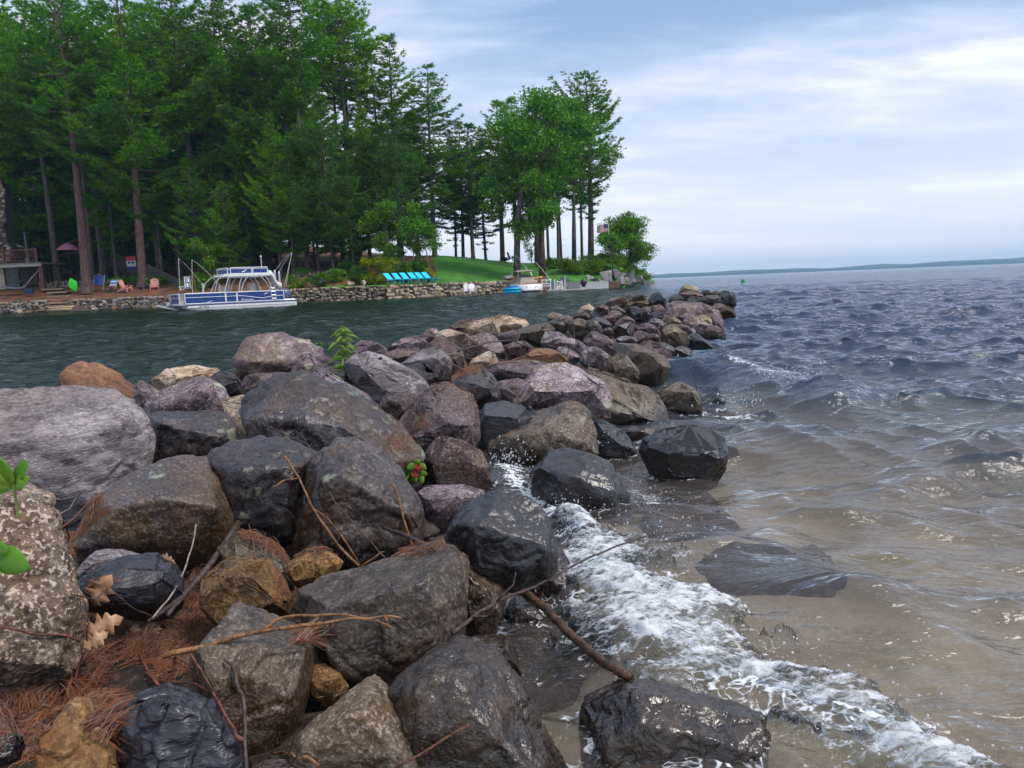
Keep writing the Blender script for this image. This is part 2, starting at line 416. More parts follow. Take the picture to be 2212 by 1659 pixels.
B(4,'450 1380 540 1230 700 1070 870 960 1060 890 1200 868 1310 875 1400 930 1450 1040 1490 1150 1495 1260 1440 1350 1330 1440 1050 1490 720 1480 520 1450',.27,'dark','smooth heart-shaped dark boulder with white flecks',brow='700 1200 1000 1130 1290 1130 1400 1180',rnd=9,amp=.6,ridged=.2)
B(4,'1340 890 1420 830 1540 755 1680 750 1750 790 1860 785 2000 820 2040 860 2030 960 1950 1100 1890 1210 1800 1330 1700 1390 1620 1370 1520 1250 1480 1130 1400 1000',.26,'dark','dark mottled boulder between the heart-shaped and the pointed boulder',brow='1480 960 1700 930 1950 940',rnd=5)
B(0,'640 1120 680 1000 720 960 770 952 820 985 855 1020 890 1060 905 1110 895 1170 800 1205 700 1205 650 1170',.23,'dark','tall grey boulder with pale lichen dots behind the sticks',brow='700 1040 760 1020 830 1060 880 1110',rnd=5)
B(0,'-90 1040 0 1048 60 1055 112 1075 122 1120 126 1160 150 1230 160 1310 162 1390 145 1440 60 1480 -90 1490',.29,'congl','black and white speckled conglomerate boulder at the left edge',brow='-60 1110 40 1105 110 1110',rnd=3,amp=1.3)
# near, lower left
B(6,'360 450 420 390 560 350 690 385 650 450 480 500 390 490',.19,'white','small pale flat stone tucked behind the black slate')
B(6,'355 530 440 480 560 400 640 395 770 385 870 430 910 470 890 570 780 650 560 640 380 620',.20,'slate','black angular glossy slate block among the pine needles',brow='470 540 640 470 770 480',rnd=1,amp=.9)
B(6,'1000 590 1015 500 1060 430 1130 400 1340 410 1400 470 1432 590 1370 680 1150 720 1030 690',.17,'rust','tan stone with a bright orange rusty top',rnd=4)
B(6,'1095 350 1110 310 1190 275 1300 310 1450 400 1450 530 1350 520 1150 420',.15,'olive','olive-grey stone behind the orange-topped one')
B(6,'1410 450 1480 385 1600 360 1670 365 1705 420 1695 470 1600 510 1480 510',.165,'rust','small dark orange stone under the forked stick')
B(0,'628 1300 650 1266 711 1240 780 1219 867 1201 941 1184 984 1193 997 1223 1000 1310 980 1366 928 1405 889 1452 854 1480 811 1474 740 1440 690 1400 640 1340',.17,'tan','large grey-tan granite block in the centre foreground',brow='655 1310 760 1270 880 1245 975 1235',rnd=3)
B(6,'955 840 1020 760 1090 690 1180 630 1350 600 1420 635 1530 740 1552 860 1530 1000 1500 1100 1450 1250 1380 1340 1250 1410 1150 1250 1080 1030 1000 920',.14,'tan','grey block under the long bare branch',brow='1010 880 1160 960 1280 1030 1500 880',rnd=3)
B(6,'590 1290 610 1130 700 1080 800 1028 960 1060 1060 1090 1150 1210 1190 1330 1225 1446 1230 1620 700 1640 610 1450',.14,'slate','blue-black ridged slate boulder at the bottom edge',brow='660 1150 800 1110 1000 1150 1120 1280',rnd=2,amp=1.5,ridged=1.)
B(6,'140 1500 200 1350 230 1200 300 1090 390 1070 450 1110 480 1200 560 1260 575 1446 570 1620 150 1620',.16,'rust','crumbly orange-yellow stone at the bottom left',rnd=2,amp=2.0,ridged=1.)
B(6,'-140 1160 0 1150 60 1220 92 1300 60 1380 0 1400 -140 1400',.18,'dark','grey stone cut by the left edge below the needles')
B(6,'1530 1000 1550 935 1620 930 1700 980 1732 1040 1650 1110 1560 1115',.09,'rust','small round brown stone left of the peaked boulder')
B(6,'1420 1420 1480 1280 1600 1130 1760 990 1830 978 1890 1020 1940 1120 2050 1250 2150 1340 2190 1446 2220 1640 1400 1640',.11,'tan','peaked grey-brown boulder at the bottom centre',brow='1560 1330 1750 1190 1850 1130 1990 1330',rnd=3)
B(6,'1260 1446 1330 1410 1450 1405 1510 1400 1540 1446 1520 1530 1300 1540',.09,'red','low purplish red stone at the bottom edge')
# near right, by the surf
B(7,'345 340 370 270 420 170 500 110 620 55 720 85 800 140 850 220 880 330 893 380 850 435 780 465 700 505 600 460 480 420 400 395',.24,'wet','black wet rounded boulder left of the foam',brow='420 260 540 230 700 300 830 350',rnd=6,amp=.8)
B(7,'425 430 560 440 640 480 668 530 640 620 560 730 450 790 410 620',.10,'wetb','brown wet block right of the grey-tan granite block')
B(7,'770 440 900 335 960 355 1012 420 995 560 965 650 880 700 780 640 735 550',.05,'wetb','dark wet rock below the black rounded boulder, touching the foam')
B(7,'680 570 760 600 850 720 830 790 700 790 650 690',.02,'wetb','small wet amber-brown stone under the broken log')
B(7,'30 1110 120 960 260 870 400 808 520 805 640 818 690 870 750 1020 800 1150 880 1280 945 1420 970 1620 200 1620 60 1350',.11,'wetb','large wet brown pyramid-shaped boulder at the bottom centre',brow='200 1060 440 900 560 960 680 1150 800 1380',rnd=3,amp=1.2)
B(7,'985 1090 1050 1050 1140 998 1280 1008 1400 1035 1600 1085 1750 1125 1890 1175 1940 1255 1957 1360 1935 1446 1900 1500 1100 1480 995 1380',.045,'wetb','long wet brown block at the bottom, washed by the surf',brow='1010 1130 1200 1110 1500 1160 1900 1260',rnd=2)
B(7,'370 860 500 790 650 788 700 830 732 890 715 950 600 930',.07,'wetb','dark wet rock behind the pyramid-shaped boulder')
B(5,'540 1100 620 1065 760 1060 870 1090 860 1180 760 1260 620 1240',.15,'purple','flat purple-grey boulder behind the black rounded one')
B(7,'955 720 1040 690 1130 700 1190 790 1180 880 1080 900 980 820',-.06,'red','reddish rock awash beside the broken log')
B(7,'720 900 800 860 900 880 945 950 900 1040 780 1060 720 990',-.10,'olive','yellow-brown submerged stone behind the pyramid-shaped boulder')
B(7,'1640 420 1800 330 2000 340 2200 420 2300 560 2250 680 2000 760 1750 700 1620 560',-.235,'wetb','dark submerged boulder under the hump of flowing water',rnd=6)
B(0,'1690 1200 1760 1180 1830 1220 1820 1270 1720 1290',-.22,'olive','green mossy submerged stone right of the water hump')
# middle
B(5,'575 980 600 900 640 830 700 805 780 840 870 890 905 960 912 1050 870 1100 700 1090 600 1050',.15,'red','dark red-brown wedge boulder beside the small red-leaved plant',brow='620 940 740 880 880 980',rnd=2)
B(5,'455 760 500 680 540 610 590 570 700 553 800 600 830 660 843 760 800 850 680 850 600 890 530 880 480 830',.27,'purple','five-sided purple boulder right of the big dark dome',brow='500 760 600 720 720 740 820 740',rnd=3)
B(5,'815 850 840 720 900 660 980 645 1090 670 1175 695 1120 760 950 850 860 890',.16,'slate','flat blue-black slab behind the long brown boulder',rnd=2)
B(5,'850 880 980 790 1130 740 1200 690 1300 650 1370 665 1410 740 1432 830 1445 890 1350 900 1200 920 1050 950 900 980 865 930',.13,'tan','long brown-grey boulder sloping towards the waves',brow='900 890 1100 800 1250 780 1400 800',rnd=3)
B(5,'1125 950 1200 890 1350 848 1420 890 1500 950 1560 1050 1615 1150 1590 1200 1400 1210 1250 1180 1140 1090',.09,'wet','dark wet boulder with splashes on both sides',brow='1170 990 1300 960 1420 1000 1540 1110',rnd=4)
B(5,'1665 905 1690 830 1780 790 1900 768 2000 780 2070 830 2092 890 2072 970 2000 1020 1900 1040 1740 1000',.07,'wet','black wet boulder standing farthest out in the waves',brow='1720 880 1850 900 2060 900',rnd=4,amp=.6)
B(5,'1010 650 1090 570 1130 490 1250 443 1350 450 1440 500 1502 580 1495 650 1400 710 1250 710 1170 705',.29,'purple','big grey-purple boulder with a brown underside in the middle',brow='1060 600 1180 560 1350 560 1480 590',rnd=3)
B(5,'1385 460 1480 468 1560 530 1680 620 1760 680 1832 760 1810 795 1700 790 1540 780 1450 745 1420 690 1400 560',.15,'tan','pale brown slab sloping down to the water beside the big grey boulder',brow='1450 640 1560 660 1680 720',rnd=3)
B(5,'1490 775 1620 757 1740 768 1775 800 1720 850 1580 850',.02,'red','low reddish rock awash under the pale brown slab')
B(5,'1405 715 1500 785 1600 840 1645 900 1570 950 1440 920',.05,'slate','dark wet slope of rock behind the splash')
B(5,'1715 650 1760 580 1850 543 1920 575 1970 620 1985 675 1900 700 1750 700',.10,'tan','brown-grey rock standing in the shallow waves')
B(5,'1960 620 2020 595 2075 620 2100 660 2030 690 1970 680',.0,'wet','low black rock with small waves over it')
B(5,'1900 720 2000 690 2100 690 2160 730 2080 770 1930 760',-.05,'wetb','brown rock just under the water behind the black wet boulder')
B(5,'695 540 780 485 860 468 910 500 960 570 972 630 900 670 840 695 720 600',.24,'dark','dark angular boulder with a brown front face',brow='740 560 850 560 950 590',rnd=2)
B(5,'870 480 970 445 1080 433 1225 445 1150 500 1090 560 950 550 900 510',.28,'purple','flat layered grey slab behind the big middle boulder',rnd=3)
B(5,'940 545 1040 530 1105 540 1090 620 1000 660 950 620',.20,'purple','pale grey rock under the layered slab')
B(5,'455 465 520 420 580 385 650 370 710 430 718 490 640 550 560 550 490 530',.33,'white','grey boulder frosted with white lichen in the middle of the jetty',rnd=3)
B(5,'585 385 640 318 685 318 740 400 802 480 785 520 700 500',.36,'red','slim reddish slab leaning on the white-frosted boulder',rnd=2)
B(5,'190 450 280 388 380 425 470 500 602 560 560 640 470 630 330 620 240 540',.33,'white','long white-streaked slab behind the big dark dome',brow='290 470 400 520 500 590',rnd=3)
B(5,'345 650 400 603 500 598 535 630 500 730 420 740',.26,'red','small reddish stone below the white-streaked slab')
B(5,'805 450 850 400 910 393 952 420 940 475 840 490',.33,'pale','small round pale stone near the thin curved branch')
B(5,'735 390 850 310 920 298 962 325 975 400 900 440 800 440',.38,'purple','broad purple boulder under the thin curved branch')
B(5,'975 370 1060 328 1125 370 1110 425 1000 425',.36,'red','reddish stone right of the broad purple boulder')
B(5,'1065 415 1130 378 1220 378 1305 430 1210 455 1100 455',.32,'brown','low brown stone covered with twigs')
# harbour-side crest, left to right
B(5,'205 380 270 338 340 348 405 392 340 430 240 420',.36,'purple','grey stone right of the green sapling')
B(5,'375 410 450 378 580 378 530 430 440 460',.36,'red','flat dark red stone on the crest near the sapling')
B(5,'395 370 450 325 530 313 605 345 560 390 450 395',.38,'purple','mauve boulder on the harbour side of the crest')
B(5,'535 330 600 283 650 278 690 325 640 365 560 360',.40,'purple','grey-brown boulder on the crest against the harbour')
B(5,'635 300 700 278 815 320 820 360 700 365',.38,'pale','cream lichen-covered slab on the crest')
B(5,'695 280 760 238 830 228 850 280 760 315',.43,'red','brown boulder on the crest left of the pale heap')
B(5,'775 300 850 238 920 223 965 280 950 330 830 330',.42,'pale','pale orange-cream boulder at the top of the crest')
B(5,'895 230 970 203 1080 230 1115 265 1020 300 930 280',.44,'pale','long cream boulder on the crest, farthest of the pale ones')
B(5,'1010 305 1100 278 1190 248 1245 290 1210 345 1080 345',.40,'tan','brown-grey flat boulder right of the pale crest stones')
B(5,'930 300 1010 280 1060 300 1040 340 950 340',.39,'purple','grey low stone between the crest boulders')
# towards the tip
for o_, z_, mt, lb in [
 ('0 480 60 430 180 450 195 490 100 535 0 540',.44,'pale','flat cream stone at the harbour side beside a bare twig'),
 ('140 495 220 458 295 480 275 550 190 575',.41,'purple','mauve stone behind the flat cream one'),
 ('-20 540 100 498 170 530 235 600 150 630 30 600',.39,'dark','dark blue-grey slab left of the speckled tan boulder'),
 ('238 600 270 530 340 493 440 508 522 580 532 650 430 695 300 650',.34,'tan','speckled tan round-faced boulder near the jetty middle'),
 ('430 515 500 493 565 560 615 625 560 660 500 620',.36,'dark','dark slab leaning against the speckled tan boulder'),
 ('470 485 560 473 645 500 705 555 680 600 580 590',.37,'slate','smooth blue-grey slab behind the speckled tan boulder'),
 ('-70 770 0 640 120 638 245 690 230 790 60 840',.32,'purple','purple rock left of the white streaked small boulder'),
 ('95 770 180 698 300 700 455 810 420 890 280 880 150 830',.29,'purple','two-toned grey boulder with a dark hollow front'),
 ('385 740 480 650 550 613 640 660 742 760 775 890 680 910 540 820',.29,'purple','pointed purple-grey boulder near the middle of the jetty'),
 ('365 950 400 850 470 790 560 783 650 840 722 950 720 1080 540 1060',.26,'purple','egg-shaped purple boulder standing upright'),
 ('685 920 780 873 900 878 962 940 992 1050 995 1130 780 1130 710 1010',.21,'tan','square grey block next to the egg-shaped boulder'),
 ('735 770 860 738 1000 790 1150 870 1290 920 1325 990 1300 1090 1180 1130 1000 1110 940 960 820 870',.19,'tan','large boulder with a black shadowed front beside the breaking wave'),
 ('1005 760 1090 718 1170 758 1300 860 1395 930 1360 990 1220 920 1080 850',.17,'red','long reddish slab running down to the water'),
 ('1165 750 1280 758 1405 810 1380 860 1260 870',.11,'slate','low wet grey slab at the foot of the round boulder'),
 ('1325 870 1450 783 1565 830 1570 890 1480 915',.06,'dark','triangular dark rock at the waterline'),
 ('1235 710 1260 620 1320 565 1400 553 1480 580 1537 670 1540 790 1480 800 1380 765 1255 755',.20,'olive','smooth round tan boulder like a ball near the water'),
 ('1538 810 1543 668 1620 653 1720 700 1808 770 1800 820 1650 845',.08,'wet','black wet boulder right of the round tan one'),
 ('1695 660 1730 600 1840 568 1932 610 1935 690 1840 720 1730 705',.09,'red','dark red-grey boulder at the water beyond the black one'),
 ('85 870 140 798 230 808 375 890 320 960 200 970 110 930',.29,'white','white streaked small boulder with a stick standing by it'),
 ('755 695 870 678 965 700 985 745 880 760',.25,'purple','low pale grey stone above the black-fronted boulder'),
 ('935 650 1000 613 1100 670 1135 740 1010 760',.24,'red','brownish stone with twigs near the round tan boulder'),
 ('1075 665 1180 648 1245 720 1225 760 1120 740',.21,'red','small mottled stone left of the round tan boulder'),
 ('600 605 700 578 725 655 640 675',.30,'red','small red stone beside the dark-fronted boulder'),
 ('715 600 780 558 920 523 985 540 970 610 900 680 800 705 728 660',.27,'dark','dark-fronted boulder with a flat grey top'),
 ('955 570 1080 543 1180 580 1235 660 1230 710 1050 670 970 620',.26,'purple','lilac-grey rounded boulder right of the dark-fronted one'),
 ('1065 550 1170 478 1215 485 1305 560 1240 620 1120 600',.30,'purple','peaked grey boulder behind the lilac-grey one'),
 ('745 550 770 500 830 458 900 478 965 525 880 575 780 590',.34,'red','dark reddish boulder with a black twig before it'),
 ('1305 570 1440 538 1540 578 1615 610 1600 670 1480 620',.22,'purple','flat grey rock behind the round tan boulder'),
 ('1255 510 1320 450 1400 448 1472 520 1450 570 1330 570',.28,'tan','tan-faced boulder under the broad slab'),
 ('1465 500 1560 458 1680 500 1815 580 1740 660 1600 650 1500 590',.19,'purple','mauve slab dipping into the lake'),
 ('1615 490 1680 458 1760 463 1795 520 1770 570 1680 550',.24,'pale','pale stone on the lake side below the broad slab'),
 ('1275 410 1380 350 1500 328 1680 328 1800 380 1890 470 1965 530 1810 565 1560 500 1400 460',.30,'purple','broad smooth mauve slab, the largest near the jetty tip'),
 ('1755 350 1850 318 1950 350 2042 400 2045 515 1960 525 1890 490 1790 410',.20,'tan','speckled tan boulder at the lake side of the tip'),
 ('1275 370 1350 288 1500 308 1605 335 1500 380 1330 400',.40,'purple','smooth grey slab above the broad mauve slab'),
 ('905 365 960 368 1060 430 1145 490 1070 550 1000 510 920 440',.33,'slate','steep blue-grey slab with a stick before it'),
 ('1005 390 1080 353 1150 365 1175 425 1080 460',.38,'red','pinkish stone behind the steep blue-grey slab'),
 ('1135 355 1230 343 1285 380 1275 435 1165 415',.40,'red','mauve-red stone under the black round boulder'),
 ('1125 430 1200 408 1275 440 1285 505 1190 520',.33,'slate','blue-grey stone left of the tan-faced boulder'),
 ('1105 290 1160 230 1200 206 1270 208 1307 260 1295 340 1240 365 1140 335',.52,'wet','black rough round boulder topping the far jetty'),
 ('1330 290 1350 240 1420 233 1500 265 1515 310 1420 325',.47,'slate','dark blue boulder right of the black round one'),
 ('1505 300 1570 243 1640 268 1740 290 1765 335 1700 365 1550 335',.42,'dark','dark flat boulder behind the broad mauve slab'),
 ('1655 280 1750 243 1850 233 1870 285 1800 330 1730 320',.46,'dark','dark boulder near the far end of the jetty'),
 ('1865 300 1930 253 2010 253 2033 310 2025 375 1960 380 1870 350',.33,'dark','dark block on the lake side of the far end'),
 ('1875 205 1940 188 2000 230 2055 280 2048 340 1990 300 1920 265',.45,'slate','sloping dark slab at the far right end of the jetty'),
 ('1385 270 1450 215 1560 193 1710 240 1620 290',.52,'red','pinkish low boulder below the pale end boulder'),
 ('1440 225 1460 150 1500 123 1560 133 1668 180 1650 235',.60,'pale','pale boulder at the very end of the jetty, highest there'),
 ('1650 220 1700 190 1770 180 1760 230 1690 245',.52,'dark','small dark stone beside the pale end boulder'),
 ('1760 220 1830 195 1890 200 1880 245 1790 250',.5,'dark','low dark stone behind the far end boulders'),
 ('640 340 700 280 800 243 855 260 905 315 800 360 690 365',.50,'red','mauve boulder on the harbour side of the far jetty'),
 ('845 270 900 238 965 285 1010 305 930 340',.50,'red','small reddish peaked stone next to the mauve harbour-side boulder'),
 ('935 250 1000 223 1085 245 1070 295 955 300',.55,'tan','brown stone left of the black round boulder'),
 ('825 350 960 298 1080 283 1155 345 1070 400 920 405 840 385',.43,'tan','wide flat brown boulder below the black round boulder'),
 ('325 440 380 380 460 333 525 380 535 440 420 470',.43,'pale','pale pyramid-like stone on the harbour side'),
 ('465 460 500 400 560 373 615 440 570 490',.39,'white','white-lichened stone beside the pale pyramid-like one'),
 ('525 360 640 338 685 370 675 430 600 430',.45,'red','red-brown block on the harbour side'),
 ('675 390 720 338 800 358 865 410 790 450',.42,'tan','brown stone with pale top behind the peaked one'),
 ('665 450 720 398 780 413 825 440 770 500',.38,'white','small white speckled stone in the jetty middle'),
 ('620 480 690 440 760 450 800 500 720 530',.36,'red','mauve peaked stone in the jetty middle'),
 ('280 470 340 430 460 440 470 480 330 500',.40,'red','low red-grey stone row piece on the harbour side'),
 ('2045 310 2110 295 2175 300 2160 325 2060 330',.0,'tan','brown rock awash beyond the jetty tip'),
]:
    B(9, o_, z_, mt, lb)

# rubble bed the boulders lie on
BE = np.array(BED)
def bed_z(X, Y):
    d2 = (X[:, None] - BE[None, :, 0]) ** 2 + (Y[:, None] - BE[None, :, 1]) ** 2
    k = (.35 * BE[:, 3] + .06) ** 2
    wgt = 1.0 / (d2 / k + .25) ** 2
    z = (wgt * (BE[:, 2] + .12 * BE[:, 3])).sum(1) / wgt.sum(1)
    near = np.sqrt((d2 / (BE[:, 3] + .12) ** 2).min(1))
    t = np.clip((near - .35) / .55, 0, 1)
    zz_ = (z - .06) * (1 - t) + (-.9) * t
    # the bank the photographer stands on
    bank = np.clip((np.interp(Y, [0, 1.0, 2.0, 3.2], [.0, .05, .1, -.2]) - X) / .25, 0, 1) * np.clip((3.4 - Y) / .8, 0, 1)
    drop = -np.interp(Y, [1, 3.5, 6, 10], [.32, .45, .6, 1.1])
    zz_ = (z - .06) * (1 - t) + drop * t
    return np.maximum(zz_, bank * .035 - (1 - bank) * 2.)
nx, ny = 150, 260
gx = np.linspace(-2.6, 6.8, nx); gy = np.geomspace(.85, 21, ny)
GX, GY = np.meshgrid(gx, gy)
bz = bed_z(GX.ravel(), GY.ravel())
bz = bz + np.array([noise.fractal(Vector((a * 6, b * 6, 0)), .7, 2.1, 4) for a, b in zip(GX.ravel(), GY.ravel())]) * .03
idx = np.arange(nx * ny).reshape(ny, nx)
qf = np.stack([idx[:-1, :-1], idx[:-1, 1:], idx[1:, 1:], idx[1:, :-1]], -1).reshape(-1, 4)
dmin = np.sqrt((((GX.ravel()[:, None] - BE[None, :, 0]) ** 2 + (GY.ravel()[:, None] - BE[None, :, 1]) ** 2) / (BE[:, 3] + .2) ** 2).min(1))
keep = (dmin[qf] < 1.15).any(1) | (bz[qf] > -.1).any(1); qf = qf[keep]
bedV = np.stack([GX.ravel(), GY.ravel(), bz], 1)
t = NT('rubble'); g = t.n('ShaderNodeTexCoord').outputs['Object']
c = t.mix(t.step(t.noise(g, 22, 6, .7), .38, .62), (.014, .010, .008), (.075, .040, .024))
c = t.mix(t.step(t.noise(g, 60, 4, .7), .55, .65), c, (.13, .095, .075))
rubble_m = t.surf(t.pbr(Base_Color=c, Roughness=.85, Normal=t.bump(t.noise(g, 45, 6, .7), 1.0, .04)))
bed = link('rubble_bed', mesh_np('rubble_bed', bedV, qf, True), rubble_m)
tag(bed, kind='structure')
base = len(BVH_V)
BVH_V.extend([Vector(q) for q in bedV]); BVH_F.extend([tuple(int(i) + base for i in f) for f in qf])

# small stones wedged between the boulders
sm = []
for k in range(8):
    rs = random.Random(900 + k)
    V = [Vector((rs.gauss(0, 1), rs.gauss(0, 1), rs.gauss(0, .75))).normalized() * rs.uniform(.75, 1.1) for _ in range(16)]
    V = [Vector((p.x * 1.2, p.y, p.z * .75)) for p in V]
    me, _ = make_rock_mesh('stone', V, Vector((0, 0, 0)), 1.5, 14, 2, .8, 500 + k)
    sm.append(me)
mats_small = ['purple', 'tan', 'red', 'dark', 'olive', 'purple', 'wetb', 'rust']
for me, q in zip(sm, mats_small): me.materials.append(RM[q])
BT2 = BVHTree.FromPolygons(BVH_V, BVH2_F)
BT = BVHTree.FromPolygons(BVH_V, BVH_F)
cnt = 0; tries = 0
while cnt < 90 and tries < 4000:
    tries += 1
    Y = 2.3 * (17 / 2.3) ** random.random(); X = .1 + .27 * (Y - 1.5) + random.uniform(-1.3, 1.3) * min(1.0, .5 + Y * .09)
    h = BT.ray_cast(Vector((X, Y, 3)), Vector((0, 0, -1)))
    if h[0] is None or h[0].z < -.02: continue
    zb = float(bed_z(np.array([X]), np.array([Y]))[0])
    if h[0].z > zb + .06: continue                  # only in the gaps
    s = random.uniform(.035, .075) * (1 + Y * .09)
    o = link('wedged_stone', sm[cnt % 8], None, None, (X, Y, h[0].z + s * .25))
    o.scale = (s, s, s); o.rotation_euler = (random.uniform(-.4, .4), random.uniform(-.4, .4), random.uniform(0, 6.28))
    tag(o, 'small stone wedged in a gap between jetty boulders', 'stone', 'small stones wedged between the boulders')
    cnt += 1
# ------------------------------------------------------------------ lake
def sstep(x_, a, b):
    t_ = np.clip((x_ - a) / (b - a), 0, 1); return t_ * t_ * (3 - 2 * t_)
JY = [0, 1.5, 6, 15, 20, 125, 9000]; JX = [-.9, -.7, .3, 3.6, 5.2, 22, 1600]
def lake_side(X, Y):
    return sstep(X - np.interp(Y, JY, JX), -1.2 - .02 * Y, .6 + .02 * Y)
wr = np.random.default_rng(21)
NW = 84
lam = np.geomspace(.16, 5.5, NW); wr.shuffle(lam)
wang = np.arctan2(-1., -.30) + wr.normal(0, 1, NW) * np.interp(lam, [.2, 1, 5], [.85, .6, .35])
wkx, wky = np.cos(wang) * 2 * np.pi / lam, np.sin(wang) * 2 * np.pi / lam
wph = wr.uniform(0, 6.283, NW)
wamp = .0134 * lam / (1 + (lam / .9) ** 1.6)
wamp_h = np.where(lam < 1.4, .0064 * lam ** .6, 0)
def seg_d(X, Y, P, Wd):
    """1 on a polyline, falling to 0 at its half width"""
    out = np.full_like(X, -9.)
    for i in range(len(P) - 1):
        ax, ay = P[i]; bx, by = P[i + 1]; dx, dy = bx - ax, by - ay
        t_ = np.clip(((X - ax) * dx + (Y - ay) * dy) / (dx * dx + dy * dy), 0, 1)
        d_ = np.hypot(X - ax - t_ * dx, Y - ay - t_ * dy); w_ = Wd[i] + (Wd[i + 1] - Wd[i]) * t_
        out = np.maximum(out, 1 - d_ / w_)
    return out
def wpt(px, py, z=0.0):
    p = at_z(px, py, z); return (p.x, p.y)
FOAM_P = [wpt(1215, 1105), wpt(1265, 1180), wpt(1310, 1270), wpt(1380, 1370), wpt(1490, 1440), wpt(1640, 1495), wpt(1800, 1560), wpt(1960, 1640), wpt(2100, 1740)]
FOAM_W = [.05, .08, .22, .23, .17, .14, .12, .11, .11]
HUMP_P = [wpt(1540, 1225), wpt(1700, 1235), wpt(1850, 1290)]
WAVE_P = [wpt(1440, 815), wpt(1560, 812), wpt(1700, 835), wpt(1790, 880)]
TROU_P = [wpt(1520, 880), wpt(1600, 900), wpt(1690, 880)]
def waves(X, Y, spacing):
    L = lake_side(X, Y)
    r_ = np.hypot(X, Y)
    grow = np.interp(r_, [1, 3, 8, 30], [.62, .95, 1.15, 1.5]) * L
    Z = np.zeros_like(X); DX = np.zeros_like(X); DY = np.zeros_like(X)
    hb = np.interp(r_, [4, 15, 60], [.8, 1.0, 1.3]) * (1 - L)
    for k in range(NW):
        lod = sstep(lam[k] / np.maximum(spacing, 1e-4), 2.0, 4.5)
        a = (wamp[k] * grow + wamp_h[k] * hb) * lod
        th = wkx[k] * X + wky[k] * Y + wph[k]
        s_ = np.sin(th)
        Z += a * np.cos(th); q = 1.15 * a
        DX -= q * np.cos(wang[k]) * s_; DY -= q * np.sin(wang[k]) * s_
    f = np.clip(seg_d(X, Y, FOAM_P, np.array(FOAM_W) * 1.1), 0, 1); Z += .045 * f * f * (3 - 2 * f)
    f = np.clip(seg_d(X, Y, HUMP_P, [.30, .34, .30]), 0, 1); Z += .07 * f * f * (3 - 2 * f)
    f = np.clip(seg_d(X, Y, WAVE_P, [.5, .6, .5, .45]), 0, 1); Z += .13 * f * f * (3 - 2 * f)
    f = np.clip(seg_d(X, Y, TROU_P, [.4, .5, .4]), 0, 1); Z -= .07 * f * f * (3 - 2 * f)
    return Z, DX, DY
def bed_depth(X, Y):
    L = lake_side(X, Y); off = np.abs(X - np.interp(Y, JY, JX))
    lake = .15 + .05 * np.clip(Y - 1.3, 0, 60) + .05 * np.clip(off - .6, 0, 20)
    harb = np.interp(Y, [2, 5, 9], [.15, .6, 1.2]) + .25 * np.clip(off - .5, 0, 8)
    return np.minimum(L * lake + (1 - L) * harb, 3.5)
na = 400
an = np.linspace(R(-47), R(47), na); rr = np.concatenate([np.geomspace(.6, 1.2, 30)[:-1], np.geomspace(1.2, 60, 960)[:-1], np.geomspace(60, 5200, 190)]); nr_ = len(rr)
AN, RR = np.meshgrid(an, rr)
X = (np.sin(AN) * RR).ravel(); Y = (np.cos(AN) * RR).ravel()
Z, DX, DY = waves(X, Y, np.gradient(RR, axis=0).ravel())
fade = np.interp(RR.ravel(), [0, 250, 900], [1, 1, .0])
Z *= fade; DX *= fade; DY *= fade
dep = np.maximum(bed_depth(X, Y) + Z, .02)
Wv = np.stack([X + DX, Y + DY, Z], 1)
idx = np.arange(na * nr_).reshape(nr_, na)
wf = np.stack([idx[:-1, :-1], idx[:-1, 1:], idx[1:, 1:], idx[1:, :-1]], -1).reshape(-1, 4)[:, ::-1]
wme = mesh_np('lake', Wv, wf, True)
# foam: thin lace where the surf breaks and where ripples lap at the rocks
fo = np.clip(seg_d(X, Y, FOAM_P, np.array(FOAM_W) * 1.7), 0, 1) * .62
for P_, W_, g_ in ((WAVE_P[1:3], [.10, .14], .55), ([wpt(1440, 800), wpt(1490, 795)], [.25, .25], .8), ([wpt(1545, 880), wpt(1610, 905)], [.16, .22], .7),
                   ([wpt(1110, 1030), wpt(1150, 1080), wpt(1200, 1110)], [.12, .12, .15], .8), ([wpt(1380, 1050), wpt(1450, 1090)], [.1, .12], .45), ([wpt(1700, 850), wpt(1900, 900)], [.5, .6], .25)):
    fo = np.maximum(fo, np.clip(seg_d(X, Y, P_, W_), 0, 1) * g_)
sel = np.where((RR.ravel() < 9) & (lake_side(X, Y) > .3) & (np.abs(X - np.interp(Y, JY, JX)) < 1.6))[0]
for i in sel:
    h = BT2.find_nearest(Vector(Wv[i]), .06)
    if h[0] is not None: fo[i] = max(fo[i], .46 * (1 - h[3] / .06) ** .7)
for nm, dt in (('depth', dep), ('foam', fo), ('lakeside', lake_side(X, Y))):
    at = wme.attributes.new(nm, 'FLOAT', 'POINT'); at.data.foreach_set('value', dt.astype(np.float32))
t = NT('lake_water')
g = t.n('ShaderNodeNewGeometry').outputs['Position']
A = lambda nm: t.n('ShaderNodeAttribute', attribute_name=nm).outputs['Fac']
dist = t.n('ShaderNodeCameraData').outputs['View Distance']
def mapv(sc, rz=0.25): return t.n('ShaderNodeMapping', {'Vector': g, 'Scale': sc, 'Rotation': (0, 0, rz)}).outputs[0]
rip = t.noise(mapv((.7, 1.6, 1)), 6., 4, .62)
rip2 = t.noise(mapv((.45, 1.0, 1), .1), 1.7, 4, .64)
nrm = t.bump(rip, 1.0, .034)
nrm = t.bump(rip2, t.step(A('lakeside'), 0, 1, .5, .75), .18, nrm)
murk = t.math('SUBTRACT', 1.0, t.math('POWER', 2.718, t.math('MULTIPLY', A('depth'), -2.2)))
murkc = t.mix(A('lakeside'), (.006, .016, .010), t.mix(t.step(A('depth'), .14, .50), (.125, .103, .092), (.028, .058, .105)))
